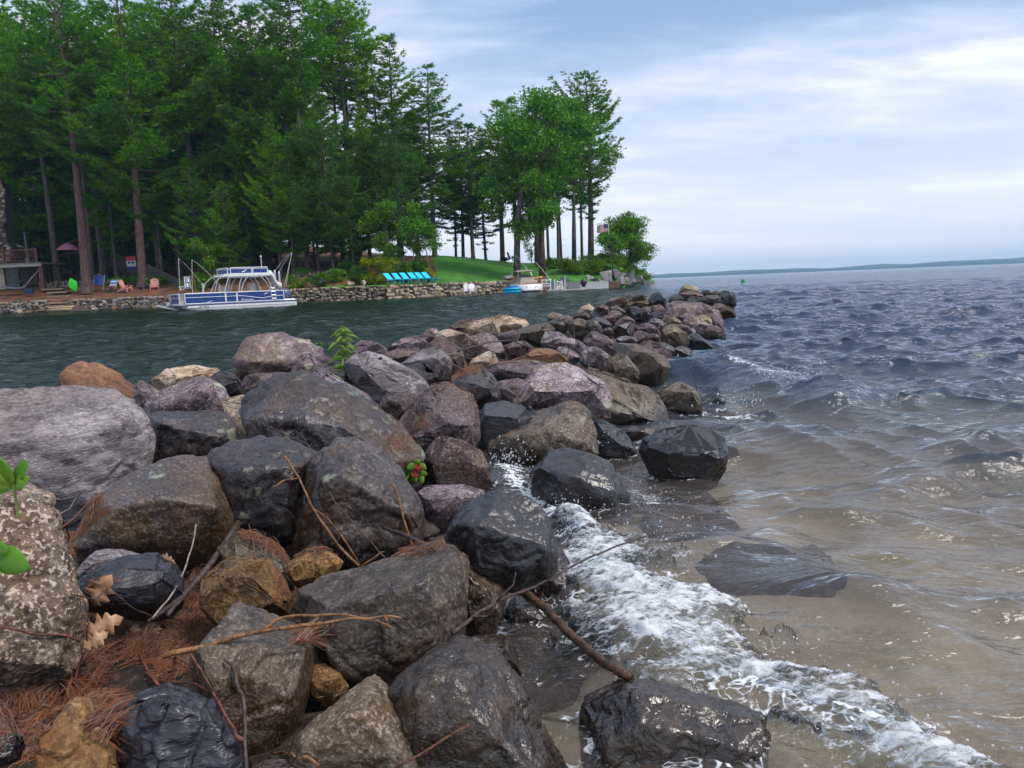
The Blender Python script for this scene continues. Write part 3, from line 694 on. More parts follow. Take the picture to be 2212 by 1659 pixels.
body = t.n('ShaderNodeMixShader', {0: murk, 1: t.n('ShaderNodeBsdfTransparent', {0: (.86, .90, .84)}).outputs[0], 2: t.n('ShaderNodeBsdfDiffuse', {0: murkc}).outputs[0]})
ic = t.n('ShaderNodeNewGeometry').outputs['Incoming']
cth = t.math('ABSOLUTE', t.n('ShaderNodeVectorMath', {0: nrm, 1: ic}, operation='DOT_PRODUCT').outputs['Value'])
# reflectance of a wind-roughened surface (slopes too small to model lower it at grazing angles)
fr = t.math('ADD', .02, t.math('MULTIPLY', t.math('POWER', t.math('SUBTRACT', 1.0, cth, True), 5.0), t.math('MULTIPLY', t.step(dist, 2., 16., 1.0, .76), t.step(A('lakeside'), 0, 1, .72, 1.0))))
gl = t.n('ShaderNodeBsdfGlossy', {'Color': (1, 1, 1), 'Roughness': .085, 'Normal': nrm})
wat = t.n('ShaderNodeMixShader', {0: fr, 1: body.outputs[0], 2: gl.outputs[0]})
water_m = t.surf(wat)
lake = link('lake', wme, water_m); tag(lake, kind='structure')

# thin lace of bubbles on the surface near the rocks
fsel = wf[(fo[wf] > .03).any(1)]; us = np.unique(fsel); rm_ = np.zeros(len(Wv), int); rm_[us] = np.arange(us.size)
lf_ = mesh_np('foam_lace', Wv[us] + np.array([0, 0, .004]), rm_[fsel], True)
at = lf_.attributes.new('foam', 'FLOAT', 'POINT'); at.data.foreach_set('value', fo[us].astype(np.float32))
t = NT('foam_lace'); g = t.n('ShaderNodeNewGeometry').outputs['Position']; fa2 = t.n('ShaderNodeAttribute', attribute_name='foam').outputs['Fac']
fn = t.noise(t.n('ShaderNodeMapping', {'Vector': g, 'Scale': (.7, 1.3, 1), 'Rotation': (0, 0, .67)}).outputs[0], 24., 5, .68, .8)
lace = t.n('ShaderNodeTexVoronoi', {'Vector': t.n('ShaderNodeVectorMath', {0: g, 1: t.n('ShaderNodeVectorMath', {0: t.n('ShaderNodeTexNoise', {'Vector': g, 'Scale': 14.}).outputs[1], 'Scale': .12}, operation='SCALE').outputs[0]}, operation='ADD').outputs[0], 'Scale': 34.}, feature='DISTANCE_TO_EDGE').outputs[0]
ff = t.math('ADD', t.math('SUBTRACT', fa2, t.math('MULTIPLY', lace, 1.4)), t.math('MULTIPLY', t.math('SUBTRACT', fn, .5), 1.7))
ff = t.math('MULTIPLY', t.step(ff, .26, .62, 0, .85), t.step(fa2, .03, .16))
lc_o = link('foam_lace', lf_, t.surf(t.n('ShaderNodeMixShader', {0: ff, 1: t.n('ShaderNodeBsdfTransparent').outputs[0], 2: t.n('ShaderNodeBsdfDiffuse', {0: (.80, .84, .90)}).outputs[0]})))
tag(lc_o, 'lacy white bubbles drifting on the water between the boulders', 'foam', kind='stuff')

# sandy lake bed
na2, nr2 = 120, 200
AN, RR = np.meshgrid(np.linspace(R(-62), R(62), na2), np.geomspace(.3, 400, nr2))
X = (np.sin(AN) * RR).ravel(); Y = (np.cos(AN) * RR).ravel()
zb = -bed_depth(X, Y) + .02 * np.sin(X * 9 + 2 * np.sin(Y * 5)) * np.clip(3 - Y * .3, 0, 1)
idx = np.arange(na2 * nr2).reshape(nr2, na2)
t = NT('lake_sand'); g = t.n('ShaderNodeTexCoord').outputs['Object']
c = t.mix(t.step(t.noise(g, 3, 6, .65), .4, .62), (.48, .37, .30), (.34, .255, .195))
c = t.mix(t.step(t.noise(g, 70, 4, .7), .56, .66), c, (.56, .47, .40))
c = t.mix(t.step(t.noise(g, 1.1, 4, .6), .56, .66), c, (.30, .24, .15))
sand_m = t.surf(t.pbr(Base_Color=c, Roughness=.9, Normal=t.bump(t.noise(g, 30, 5), .6, .02)))
lb = link('lake_bed', mesh_np('lake_bed', np.stack([X, Y, zb], 1), np.stack([idx[:-1, :-1], idx[:-1, 1:], idx[1:, 1:], idx[1:, :-1]], -1).reshape(-1, 4)[:, ::-1], True), sand_m)
tag(lb, kind='structure')

# thick froth of the breaking wave
P = np.array(FOAM_P); st = .0048
x0, y0 = P.min(0) - .25; x1, y1 = P.max(0) + .25
y0 = max(y0, .9)
fx = np.arange(x0, x1, st); fy = np.arange(y0, y1, st)
FX, FY = np.meshgrid(fx, fy); FXr, FYr = FX.ravel(), FY.ravel()
msk = seg_d(FXr, FYr, FOAM_P, np.array(FOAM_W) * 1.05)
ok = msk > -.5
tz = np.zeros_like(FXr); tb = np.zeros_like(FXr)
for i in np.where(ok)[0]:
    p = Vector(((FXr[i] * .78 - FYr[i] * .62) * .55, (FXr[i] * .62 + FYr[i] * .78) * 1.35, 0))
    a = noise.fractal(p * 5.5, .75, 2.1, 5); b = 1 - abs(noise.noise(p * 26. + Vector((a * .8, 3, 0)))) * 2; c_ = 1 - abs(noise.noise(p * 58. + Vector((a, 7, b)))) * 2
    tz[i] = a * .034 + b * .009 + c_ * .0028; tb[i] = a * .75 + b * .16 + c_ * .08
wz, _, _ = waves(FXr, FYr, np.full_like(FXr, .02))
edge = msk * 1.25 - .28 + tb * 1.2
mk = np.clip(edge / .35, 0, 1)
fz = wz + mk * (.016 + tz) - (1 - mk) * .006
gidx = np.arange(FXr.size).reshape(FX.shape)
q4 = np.stack([gidx[:-1, :-1], gidx[:-1, 1:], gidx[1:, 1:], gidx[1:, :-1]], -1).reshape(-1, 4)
q4 = q4[(ok[q4].all(1)) & (edge[q4].min(1) > .05)]
use = np.unique(q4); rem = np.zeros(FXr.size, int); rem[use] = np.arange(use.size)
t = NT('froth'); g = t.n('ShaderNodeTexCoord').outputs['Object']
fn = t.noise(t.n('ShaderNodeMapping', {'Vector': g, 'Rotation': (0, 0, .6), 'Scale': (.6, 1.5, 1)}).outputs[0], 42., 7, .72, 1.0)
df = t.pbr(Base_Color=(.80, .84, .90), Roughness=.35, Normal=t.bump(fn, .8, .012))
gls = t.n('ShaderNodeMixShader', {0: t.n('ShaderNodeFresnel', {0: 1.33}).outputs[0], 1: t.n('ShaderNodeBsdfTransparent', {0: (.8, .84, .86)}).outputs[0], 2: t.n('ShaderNodeBsdfGlossy', {'Roughness': .08}).outputs[0]})
ed = t.n('ShaderNodeAttribute', attribute_name='edge').outputs['Fac']
lc = t.noise(t.n('ShaderNodeMapping', {'Vector': g, 'Rotation': (0, 0, .67), 'Scale': (.5, 1.6, 1)}).outputs[0], 15., 6, .65, .8)
fac = t.step(t.math('ADD', t.math('ADD', t.math('MULTIPLY', ed, .75), t.math('MULTIPLY', t.math('SUBTRACT', lc, .5), 2.8)), t.math('MULTIPLY', t.math('SUBTRACT', fn, .5), 2.4)), .24, 1.0, .0, .84)
frm = t.surf(t.n('ShaderNodeMixShader', {0: fac, 1: gls.outputs[0], 2: df.outputs[0]}))
fm_ = mesh_np('surf_foam', np.stack([FXr, FYr, fz], 1)[use], rem[q4], True)
fa_ = fm_.attributes.new('edge', 'FLOAT', 'POINT'); fa_.data.foreach_set('value', np.clip(edge[use], 0, 1).astype(np.float32))
fr_o = link('surf_foam', fm_, frm)
tag(fr_o, 'white churning foam where the wave breaks on the boulders', 'foam', kind='stuff')

# flying drops and bubbles
ico = bmesh.new(); bmesh.ops.create_icosphere(ico, subdivisions=1, radius=1.0)
iv = np.array([v_.co[:] for v_ in ico.verts]); ifc = np.array([[v_.index for v_ in f.verts] for f in ico.faces]); ico.free()
VV, FF = [], []; nb = 0
def drops(px, py, z0, n, sxy, sz, r0, r1, rnd=wr):
    global nb
    c0 = at_z(px, py, z0)
    for _ in range(n):
        p = np.array(c0) + np.array([rnd.normal(0, sxy), rnd.normal(0, sxy), abs(rnd.normal(0, sz))])
        r_ = r0 + (r1 - r0) * rnd.random() ** 2.5
        VV.append(iv * r_ * np.array([1, 1, rnd.uniform(.8, 1.6)]) + p); FF.append(ifc + nb); nb += len(iv)
for i in range(len(FOAM_P) - 1):
    for k in range(70):
        u_ = wr.random(); px_ = FOAM_P[i][0] * (1 - u_) + FOAM_P[i + 1][0] * u_; py_ = FOAM_P[i][1] * (1 - u_) + FOAM_P[i + 1][1] * u_
        p = np.array([px_ + wr.normal(0, .07), py_ + wr.normal(0, .07), .05 + abs(wr.normal(0, .035))])
        VV.append(iv * (.0008 + .0028 * wr.random() ** 3) + p); FF.append(ifc + nb); nb += len(iv)
for a in ((1105, 1000, .08, 120, .05, .06, .0012, .005), (1120, 1040, .04, 160, .06, .05, .0012, .005), (1185, 1110, .03, 90, .07, .03, .001, .004), (1280, 965, .06, 40, .06, .05, .0015, .005),
          (1470, 800, .04, 120, .12, .05, .002, .007), (1590, 885, .03, 110, .09, .06, .002, .007), (1700, 818, .12, 130, .12, .04, .002, .008),
          (1410, 1085, .02, 60, .06, .03, .001, .004), (1340, 1190, .05, 110, .08, .04, .001, .004), (1440, 1190, .05, 110, .07, .04, .001, .004), (1260, 1165, .05, 110, .06, .05, .001, .004)): drops(*a)
t = NT('water_drop')
drop_m = t.surf(t.pbr(Base_Color=(.86, .9, .95), Roughness=.06, Transmission_Weight=.55, IOR=1.33))
sp = link('water_spray', mesh_np('water_spray', np.concatenate(VV), np.concatenate(FF), True), drop_m)
tag(sp, 'drops of spray thrown up where waves hit the boulders', 'spray', kind='stuff')
# ------------------------------------------------------------------ far shore
SHX = [-900, -200, 0, 300, 640, 840, 1000, 1110, 1240, 1340, 1365, 1395, 1415]
SHY = [76, 76, 75, 73, 68, 67, 72, 76, 79, 81, 92, 108, 124]
def shore_Y(px): return np.interp(px, SHX, SHY)
# ground height above the lake at given metres behind the shoreline, per picture column
LPX = [-900, 0, 230, 400, 640, 840, 940, 1000, 1110, 1200, 1260, 1330, 1370, 1415]
LS = [0, 3, 8, 14, 22, 32, 50, 90]
LZ = np.array([
 [1.0, 1.6, 2.6, 3.2, 4.5, 6, 9, 14],
 [1.0, 1.6, 2.6, 3.2, 4.5, 6, 9, 14],
 [1.0, 1.4, 2.5, 3.2, 4.5, 6, 9, 14],
 [1.0, 1.3, 2.2, 3.2, 4.4, 6, 9, 14],
 [1.15, 1.25, 2.2, 3.0, 4.2, 5.5, 8, 10],
 [1.15, 1.25, 2.3, 3.2, 4.4, 5.2, 6, 6],
 [1.15, 1.25, 2.3, 3.6, 4.6, 4.6, 3, 1],
 [1.15, 1.3, 2.2, 3.4, 4.3, 4.2, 2, -1],
 [1.1, 1.3, 1.9, 2.8, 3.5, 3.3, 1, -1],
 [1.2, 1.6, 2.4, 2.9, 3.2, 2.8, .5, -1],
 [.9, 1.6, 2.5, 3.0, 3.1, 2.5, .5, -1],
 [-.2, 1.1, 2.3, 2.8, 2.6, 2.0, .3, -1],
 [-.3, .8, 1.8, 2.1, 1.8, 1.0, 0, -1],
 [-.5, .0, .4, .4, .0, -.5, -1, -1]])
def land_z(px, s):
    px = np.atleast_1d(np.asarray(px, float)); s = np.atleast_1d(np.asarray(s, float))
    i = np.clip(np.searchsorted(LPX, px) - 1, 0, len(LPX) - 2)
    f = np.clip((px - np.array(LPX)[i]) / (np.array(LPX)[i + 1] - np.array(LPX)[i]), 0, 1)
    j = np.clip(np.searchsorted(LS, s) - 1, 0, len(LS) - 2)
    h = np.clip((s - np.array(LS)[j]) / (np.array(LS)[j + 1] - np.array(LS)[j]), 0, 1)
    h = h * h * (3 - 2 * h) * .5 + h * .5
    return (LZ[i, j] * (1 - f) + LZ[i + 1, j] * f) * (1 - h) + (LZ[i, j + 1] * (1 - f) + LZ[i + 1, j + 1] * f) * h
def ground(px, s):
    """point on the far ground in picture column px, s metres behind the shoreline"""
    Y = float(shore_Y(px)) + s; z = float(land_z(px, s)[0])
    return col_at(px, Y, z)
lpx = np.concatenate([np.linspace(-900, -50, 18), np.linspace(-30, 1415, 190)]); lss = np.concatenate([[-.02, 0], np.linspace(.6, 8, 14), np.linspace(9, 34, 26), np.linspace(37, 90, 12)])
LV = []
for s_ in lss:
    for p_ in lpx:
        z = float(land_z(p_, max(s_, 0))[0]) if s_ >= 0 else -.8
        Yq = float(shore_Y(p_)) + s_
        z += (.10 * noise.noise(Vector((p_ * .05, s_ * .4, 0))) if s_ > 1 else 0)
        LV.append(col_at(p_, Yq, z))
idx = np.arange(len(LV)).reshape(len(lss), len(lpx))
lme = mesh_np('shore_ground', np.array([tuple(q) for q in LV]), np.stack([idx[:-1, :-1], idx[:-1, 1:], idx[1:, 1:], idx[1:, :-1]], -1).reshape(-1, 4), True)
gr_at = lme.attributes.new('lawn', 'FLOAT', 'POINT')
lw = []
for s_ in lss:
    for p_ in lpx:
        q = np.interp(p_, [640, 700, 925, 945, 1225, 1300, 1420], [0, .0, .0, 1, 1, .9, .8])
        if 690 < p_ < 950 and s_ < 3.5: q = 1.0
        if 1090 < p_ < 1180 and s_ < 4: q = .3
        lw.append(q)
gr_at.data.foreach_set('value', np.array(lw, np.float32))
t = NT('shore_ground'); g = t.n('ShaderNodeTexCoord').outputs['Object']
duff = t.mix(t.step(t.noise(g, .8, 6, .65), .42, .6), (.20, .075, .028), (.075, .035, .018))
duff = t.mix(t.step(t.noise(g, .35, 4, .6), .56, .66), duff, (.03, .055, .015))
grass = t.mix(t.step(t.noise(g, .9, 6, .7), .38, .62), (.030, .14, .010), (.060, .22, .014))
la = t.n('ShaderNodeAttribute', attribute_name='lawn').outputs['Fac']
c = t.mix(t.step(t.math('ADD', la, t.math('MULTIPLY', t.math('SUBTRACT', t.noise(g, 1.5, 5), .5), .5)), .4, .6), duff, grass)
land = link('shore_ground', lme, t.surf(t.pbr(Base_Color=c, Roughness=.9, Normal=t.bump(t.noise(g, 12, 5, .7), .8, .08))))
tag(land, kind='structure')

# far hills across the lake
t = NT('far_forest'); g = t.n('ShaderNodeTexCoord').outputs['Object']
hill_m = t.surf(t.pbr(Base_Color=t.mix(t.noise(g, .02, 6), (.012, .030, .020), (.022, .045, .028)), Roughness=1.0))
for nm, Yd, hb, sd in (('far_hills', 3000, 15.5, 3), ('far_hills', 3600, 26, 9)):
    V = []; n_ = 260
    for k in range(n_):
        xx = -400 + 8200 * k / (n_ - 1) if nm else 0
        X_ = (xx - 400) * Yd / 4600
        hh = hb * np.interp(xx, [-400, 700, 1100, 1800, 2400, 3100, 4200, 7800], [.3, .38, .55, .95, .7, 1.1, 1.2, 1.3]) * (.85 + .3 * noise.noise(Vector((xx * .004, sd, 0)))) + 2.2 * noise.noise(Vector((xx * .06, sd, 1))) + 1.4 * noise.noise(Vector((xx * .2, sd, 1)))
        V += [(X_, Yd, -3), (X_, Yd + 6, max(hh * .6, 2)), (X_, Yd + 60, max(hh, 3)), (X_, Yd + 350, max(hh, 3) * .8)]
    idx = np.arange(len(V)).reshape(n_, 4)
    o = link(nm, mesh_np(nm, np.array(V), np.stack([idx[:-1, :-1], idx[1:, :-1], idx[1:, 1:], idx[:-1, 1:]], -1).reshape(-1, 4), True), hill_m)
    tag(o, kind='structure')

# ------------------------------------------------------------------ trees
def leaf_mat(name, c1, c2, c3):
    t = NT(name)
    r_ = t.n('ShaderNodeNewGeometry').outputs['Random Per Island']
    oi = t.n('ShaderNodeObjectInfo').outputs['Random']
    g = t.n('ShaderNodeTexCoord').outputs['Object']
    cl = t.noise(g, .8, 1, .6)
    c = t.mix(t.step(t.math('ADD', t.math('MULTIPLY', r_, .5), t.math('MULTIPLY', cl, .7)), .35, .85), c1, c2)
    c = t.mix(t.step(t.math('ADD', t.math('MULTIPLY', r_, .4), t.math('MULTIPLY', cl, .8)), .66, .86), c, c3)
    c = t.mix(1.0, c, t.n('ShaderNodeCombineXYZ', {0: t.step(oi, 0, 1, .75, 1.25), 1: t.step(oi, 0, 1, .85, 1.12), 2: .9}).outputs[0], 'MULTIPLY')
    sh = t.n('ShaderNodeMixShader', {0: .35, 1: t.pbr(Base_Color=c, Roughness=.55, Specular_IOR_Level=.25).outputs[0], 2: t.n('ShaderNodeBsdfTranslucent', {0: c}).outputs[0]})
    return t.surf(sh)
LM = dict(pine=leaf_mat('needles_pine', (.055, .185, .012), (.130, .36, .016), (.23, .48, .016)),
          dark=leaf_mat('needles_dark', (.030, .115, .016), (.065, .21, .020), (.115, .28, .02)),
          mid=leaf_mat('needles_fresh', (.075, .23, .010), (.155, .39, .012), (.25, .48, .014)),
          bright=leaf_mat('needles_bright', (.12, .29, .008), (.22, .43, .008), (.34, .50, .01)),
          maple=leaf_mat('leaves_maple', (.045, .155, .012), (.095, .29, .018), (.18, .38, .02)),
          bush=leaf_mat('leaves_bush', (.035, .13, .012), (.10, .25, .014), (.21, .31, .014)),
          gold=leaf_mat('leaves_gold', (.13, .21, .01), (.27, .31, .01), (.44, .40, .015)),
          birch=leaf_mat('leaves_birch', (.050, .16, .014), (.10, .28, .018), (.17, .35, .02)))
def bark(name, a, b):
    t = NT(name); g = t.n('ShaderNodeTexCoord').outputs['Object']
    mv = t.n('ShaderNodeMapping', {'Vector': g, 'Scale': (5, 5, .9)}).outputs[0]
    nz = t.noise(mv, 2.2, 6, .7, .4)
    return t.surf(t.pbr(Base_Color=t.mix(t.step(nz, .38, .64), a, b), Roughness=.9, Normal=t.bump(nz, 1.0, .08)))
BK = dict(grey=bark('bark_grey', (.045, .036, .034), (.16, .13, .125)), red=bark('bark_red', (.06, .035, .03), (.19, .11, .10)), birch=bark('bark_birch', (.2, .18, .16), (.6, .58, .54)))
class Leaves:
    def __init__(s): s.b = []; s.d = []; s.l = []; s.w = []
    def add(s, b, d, l, w): s.b.append(b); s.d.append(d); s.l.append(l); s.w.append(w)
    def mesh(s, name, rg, quad=False):
        b = np.array(s.b); d = np.array(s.d); l = np.array(s.l)[:, None]; w = np.array(s.w)[:, None]
        d /= np.linalg.norm(d, axis=1)[:, None] + 1e-9
        r_ = rg.normal(size=d.shape); sd = np.cross(d, r_); sd /= np.linalg.norm(sd, axis=1)[:, None] + 1e-9
        n = len(b)
        if quad:
            V = np.stack([b, b + d * l * .5 + sd * w * .5, b + d * l, b + d * l * .5 - sd * w * .5], 1).reshape(-1, 3)
            return mesh_np(name, V, np.arange(4 * n).reshape(-1, 4))
        V = np.stack([b - sd * w * .5, b + sd * w * .5, b + d * l], 1).reshape(-1, 3)
        return mesh_np(name, V, np.arange(3 * n).reshape(-1, 3))
def pine_meshes(seed, h=26., start=.3, mlen=3.8, peak=.25, gap=.7, dens=1.0, k=7, up=.12, r0=.30, miss=.1, flat=1.0, asym=0., needle=.44):
    rs = random.Random(seed); rg = np.random.default_rng(seed)
    lv = Leaves(); tr = MB()
    bend = [rs.uniform(-.35, .35) for _ in range(4)]
    def axis(z): u_ = z / h; return Vector((bend[0] * math.sin(u_ * 3) + bend[2] * u_ * u_ * 1.2, bend[1] * math.sin(u_ * 2.4 + 1) + bend[3] * u_, z))
    zs = [0, .25, .8] + [h * q / 12 for q in range(1, 13)]
    tr.tube([axis(z) for z in zs], [max(.03, r0 * (1.45 if z == 0 else 1.15 if z < .5 else 1.0) * (1 - .9 * (z / h) ** 1.15)) for z in zs], 8)
    for q in range(int(h * start * .35)):           # dead stubs on the bare trunk
        z = rs.uniform(.25, 1) * start * h; a = rs.uniform(0, 6.28); L = rs.uniform(.3, 1.6); p = axis(z)
        tr.tube([p, p + Vector((math.cos(a) * L, math.sin(a) * L, rs.uniform(-.3, .2) * L))], [.035, .01], 4, False)
    z = start * h
    while z < h - .3:
        u_ = (z - start * h) / (h - start * h)
        prof = (u_ / peak) ** .6 if u_ < peak else (1 - ((u_ - peak) / (1 - peak)) ** 1.6)
        prof = max(prof, .10) * (1.0 if u_ > .06 else .7)
        nb_ = rs.choice([3, 4, 4, 5]); a0 = rs.uniform(0, 6.28)
        for b in range(nb_):
            if rs.random() < miss: continue
            a = a0 + b * 6.283 / nb_ + rs.uniform(-.35, .35)
            L = mlen * prof * rs.uniform(.55, 1.2) * (1 + asym * math.cos(a))
            if L < .25: continue
            rise = up + .5 * u_ * u_ + rs.uniform(-.12, .12); tip = rs.uniform(.10, .28)
            p0 = axis(z + rs.uniform(-.2, .2)); dx, dy = math.cos(a), math.sin(a)
            def bp(q): return p0 + Vector((dx * L * q, dy * L * q, L * (rise * q - .10 * math.sin(q * 3.1) + tip * q * q)))
            tr.tube([bp(0), bp(.5), bp(.95)], [.02 + .012 * L, .015 + .006 * L, .008], 4, False)
            npt = max(3, int(L * 2.2 * dens))
            for i in range(npt):
                q = .28 + .72 * (i + rs.random()) / npt if L > 1 else .15 + .85 * i / npt
                pb = bp(q); tw = (.42 * L * (1.02 - q) + .22) * rs.uniform(.6, 1.1)
                for sd in (-1, 1):
                    nt_ = max(1, int(tw * 3.4 * dens + rs.random()))
                    for j in range(nt_):
                        v_ = (j + rs.random()) / nt_ * tw
                        pt_ = pb + Vector((-dy * sd * v_ + dx * v_ * .55, dx * sd * v_ + dy * v_ * .55, v_ * .12 + rs.gauss(0, .05)))
                        tdx = Vector((-dy * sd * .7 + dx, dx * sd * .7 + dy, .55 * flat))
                        for _ in range(k):
                            d_ = tdx + Vector((rs.gauss(0, .75), rs.gauss(0, .75), rs.gauss(0, .5) * flat))
                            lv.add(tuple(pt_), tuple(d_), needle * rs.uniform(.6, 1.15), .085 * rs.uniform(.7, 1.3))
        z += gap * rs.uniform(.6, 1.3) * (1.0 - .35 * u_)
    return tr.mesh('trunk', True), lv.mesh('crown', rg)
def leafy_meshes(seed, blobs, n, size, trunks, lim=.6, shell=.45):
    """broadleaf crown: blobs = (x, y, z, rx, ry, rz); trunks = list of (points, radii)"""
    rs = random.Random(seed); rg = np.random.default_rng(seed); lv = Leaves(); tr = MB()
    for P_, r_ in trunks: tr.tube(P_, r_, 7)
    vol = [b[3] * b[4] * b[5] for b in blobs]; tot = sum(q ** .8 for q in vol)
    for b, vv in zip(blobs, vol):
        nc = max(4, int(n * vv ** .8 / tot / 26))
        for _ in range(nc):
            d_ = rg.normal(size=3); d_ /= np.linalg.norm(d_)
            r_ = (shell + (1 - shell) * rg.random()) * (1 + .18 * rg.normal())
            c_ = np.array(b[:3]) + d_ * r_ * np.array(b[3:])
            cs = size * rg.uniform(1.3, 2.6)
            for _ in range(26):
                e_ = rg.normal(size=3); pos = c_ + e_ * cs * np.array([.6, .6, .35])
                lv.add(tuple(pos), tuple(rg.normal(size=3) + d_ * .6 + np.array([0, 0, -.2])), size * rg.uniform(.7, 1.3), size * rg.uniform(.45, .8))
        if trunks:
            base = Vector(trunks[rs.randrange(len(trunks))][0][-1]); c_ = Vector(b[:3])
            tr.tube([base, base.lerp(c_, .5) + Vector((0, 0, -.1)), c_], [.06 * b[5] ** .5, .04 * b[5] ** .5, .015], 5, False)
    return (tr.mesh('trunk', True) if tr.v else None), lv.mesh('crown', rg, True)
PV = dict(
 A=pine_meshes(1, 28, .42, 5.8, .30, 1.0, 1.15, k=9, r0=.36),
 Bv=pine_meshes(2, 26, .24, 5.8, .28, 1.0, 1.15, k=9, r0=.34),
 C=pine_meshes(3, 15, .06, 4.2, .18, .65, 1.2, k=8, r0=.18, miss=.02),
 D=pine_meshes(4, 28, .58, 4.8, .4, .85, 1.15, k=9, r0=.26, miss=.08),
 E=pine_meshes(5, 24, .20, 4.8, .22, 1.0, 1.2, k=10, up=.2, r0=.26, miss=.10),
 G=pine_meshes(6, 22, .10, 5.2, .2, .9, 1.15, k=9, up=.0, r0=.24),
 H=pine_meshes(7, 26, .34, 6.0, .3, 1.1, 1.15, k=10, up=.1, r0=.36, asym=.18, miss=.06),
 Rr=pine_meshes(8, 24, .24, 4.9, .55, .85, 1.25, k=11, up=.3, r0=.42, miss=.06, asym=.1),
 S=pine_meshes(12, 27, .16, 5.6, .30, 1.15, 1.25, k=10, up=.08, r0=.30, miss=.15),
)
PH = dict(A=28, Bv=26, C=15, D=28, E=24, G=22, H=26, Rr=24, S=27)
used_mesh = {}
def tree_from(tm, cm, bk, lf, name, loc, sc, rz, label, cat='tree', group=None, scz=None):
    e_ = empty(name, loc, rz); e_.scale = (sc, sc, scz or sc)
    for nm, me, mt in (('trunk', tm, BK[bk]), ('crown', cm, LM[lf])):
        if me is None: continue
        key = (me.name, mt.name)
        if key not in used_mesh:
            m2 = me if not me.materials else me.copy()
            if m2.materials: m2.materials[0] = mt
            else: m2.materials.append(mt)
            used_mesh[key] = m2
        ch = bpy.data.objects.new(nm, used_mesh[key]); COL.objects.link(ch); ch.parent = e_
    tag(e_, label, cat, group); return e_
def pine(px, s, var, label, h=None, top=None, lf='pine', bk='grey', rz=None, group='pines of the shore wood', wid=1.0):
    p = ground(px, s); hv = PH[var]
    if top is not None:                     # height so that the tip reaches picture row top
        d = (p.y - 0.0); k = ray(px, top); h = H + k.z / k.y * p.y - p.z
    sc = h / hv
    return tree_from(*PV[var], bk, lf, 'pine_tree', p - Vector((0, 0, .1)), sc * wid, random.uniform(0, 6.28) if rz is None else rz, label, 'pine tree', group, scz=sc)
# named front trees
pine(122, 9, 'A', 'slim grey-trunked pine nearest the raised deck', h=29)
pine(188, 4, 'A', 'thick-trunked pine with the green kayak leaning on it', h=31, bk='red', wid=1.15)
pine(196, 9, 'D', 'thin pine just behind the thick-trunked one', h=30)
pine(314, 6, 'Bv', 'reddish-trunked pine behind the grey slatted chair', h=30, bk='red', wid=1.1, rz=1.1)
pine(395, 14, 'A', 'dark-trunked pine left of the pontoon boat, beyond the fence', h=31)
pine(60, 15, 'Bv', 'yellow-green pine rising behind the deck at the left edge', h=27, lf='bright', rz=2.2)
pine(18, 8.5, 'A', 'high-crowned yellow-green pine at the left edge behind the stone chimney', h=30, lf='bright', rz=.7)
pine(610, 9, 'E', 'bright layered pine behind the stern of the pontoon boat', h=16, lf='mid')
pine(470, 12, 'C', 'bushy young pine behind the bow of the pontoon boat', h=14, lf='pine')
pine(540, 10, 'G', 'dull green young spruce rising above the boat roof', h=12, lf='dark')
pine(660, 12, 'D', 'tall pine whose bare trunk stands right of the boat slide', h=30)
pine(720, 9, 'G', 'drooping dark hemlock left of the yellow-green shrubs', h=18, lf='dark')
pine(742, 22, 'D', 'leftmost of the three tall bare trunks seen against the sky', top=-20, lf='pine')
pine(760, 20, 'D', 'middle one of the three tall bare trunks against the sky', top=-40, wid=1.2)
pine(774, 23, 'D', 'rightmost of the three tall bare trunks against the sky', top=10, wid=1.15)
pine(832, 26, 'S', 'slender open pine right of the three bare trunks', top=100, wid=1.2)
pine(868, 24, 'E', 'tall narrow pine second left of the lawn', top=72, wid=1.25)
pine(872, 12, 'G', 'dense dark pine behind the shrubs left of the lawn', h=15.5, lf='dark')
pine(940, 19, 'S', 'shapely tiered pine leaning over the lawn', top=138, lf='pine', rz=.4, wid=1.35)
pine(985, 24, 'G', 'low dark pine at the back of the lawn', h=15, lf='dark')
pine(1022, 20, 'H', 'dark two-stemmed pine at the lawn crest', top=262, lf='dark', wid=1.15)
pine(1083, 23, 'H', 'pine standing at the middle of the lawn crest', top=212, lf='pine', wid=1.2)
pine(1187, 20, 'H', 'slim pine behind the broadleaf trees on the knoll', top=250, lf='dark', wid=.8)
pine(1205, 17, 'A', 'straight pine behind the big boulder on the knoll', top=225, lf='dark', wid=.8)
pine(1213, 24, 'A', 'pine beside the straight one on the knoll', top=240, lf='dark', wid=.8)
pine(1272, 18, 'Rr', 'tallest pine of the point with a rounded plume top', top=150, bk='red', lf='pine', wid=1.05)
pine(1258, 22, 'H', 'pine left of the tallest one on the point', top=270, lf='dark', wid=.9)
pine(905, 22, 'H', 'full dark pine between the narrow pine and the tiered one', top=235, lf='pine')
pine(1000, 27, 'E', 'pale-topped pine right of the tiered pine', top=262, lf='pine', wid=1.3)
pine(1050, 26, 'G', 'wide dark pine filling the gap left of the maple', top=285, lf='dark', wid=1.1)
pine(1120, 26, 'H', 'plumed pine showing above the maple', top=205, lf='pine', wid=1.0)
pine(800, 18, 'G', 'dense green pine under the three bare trunks', h=17, lf='pine')
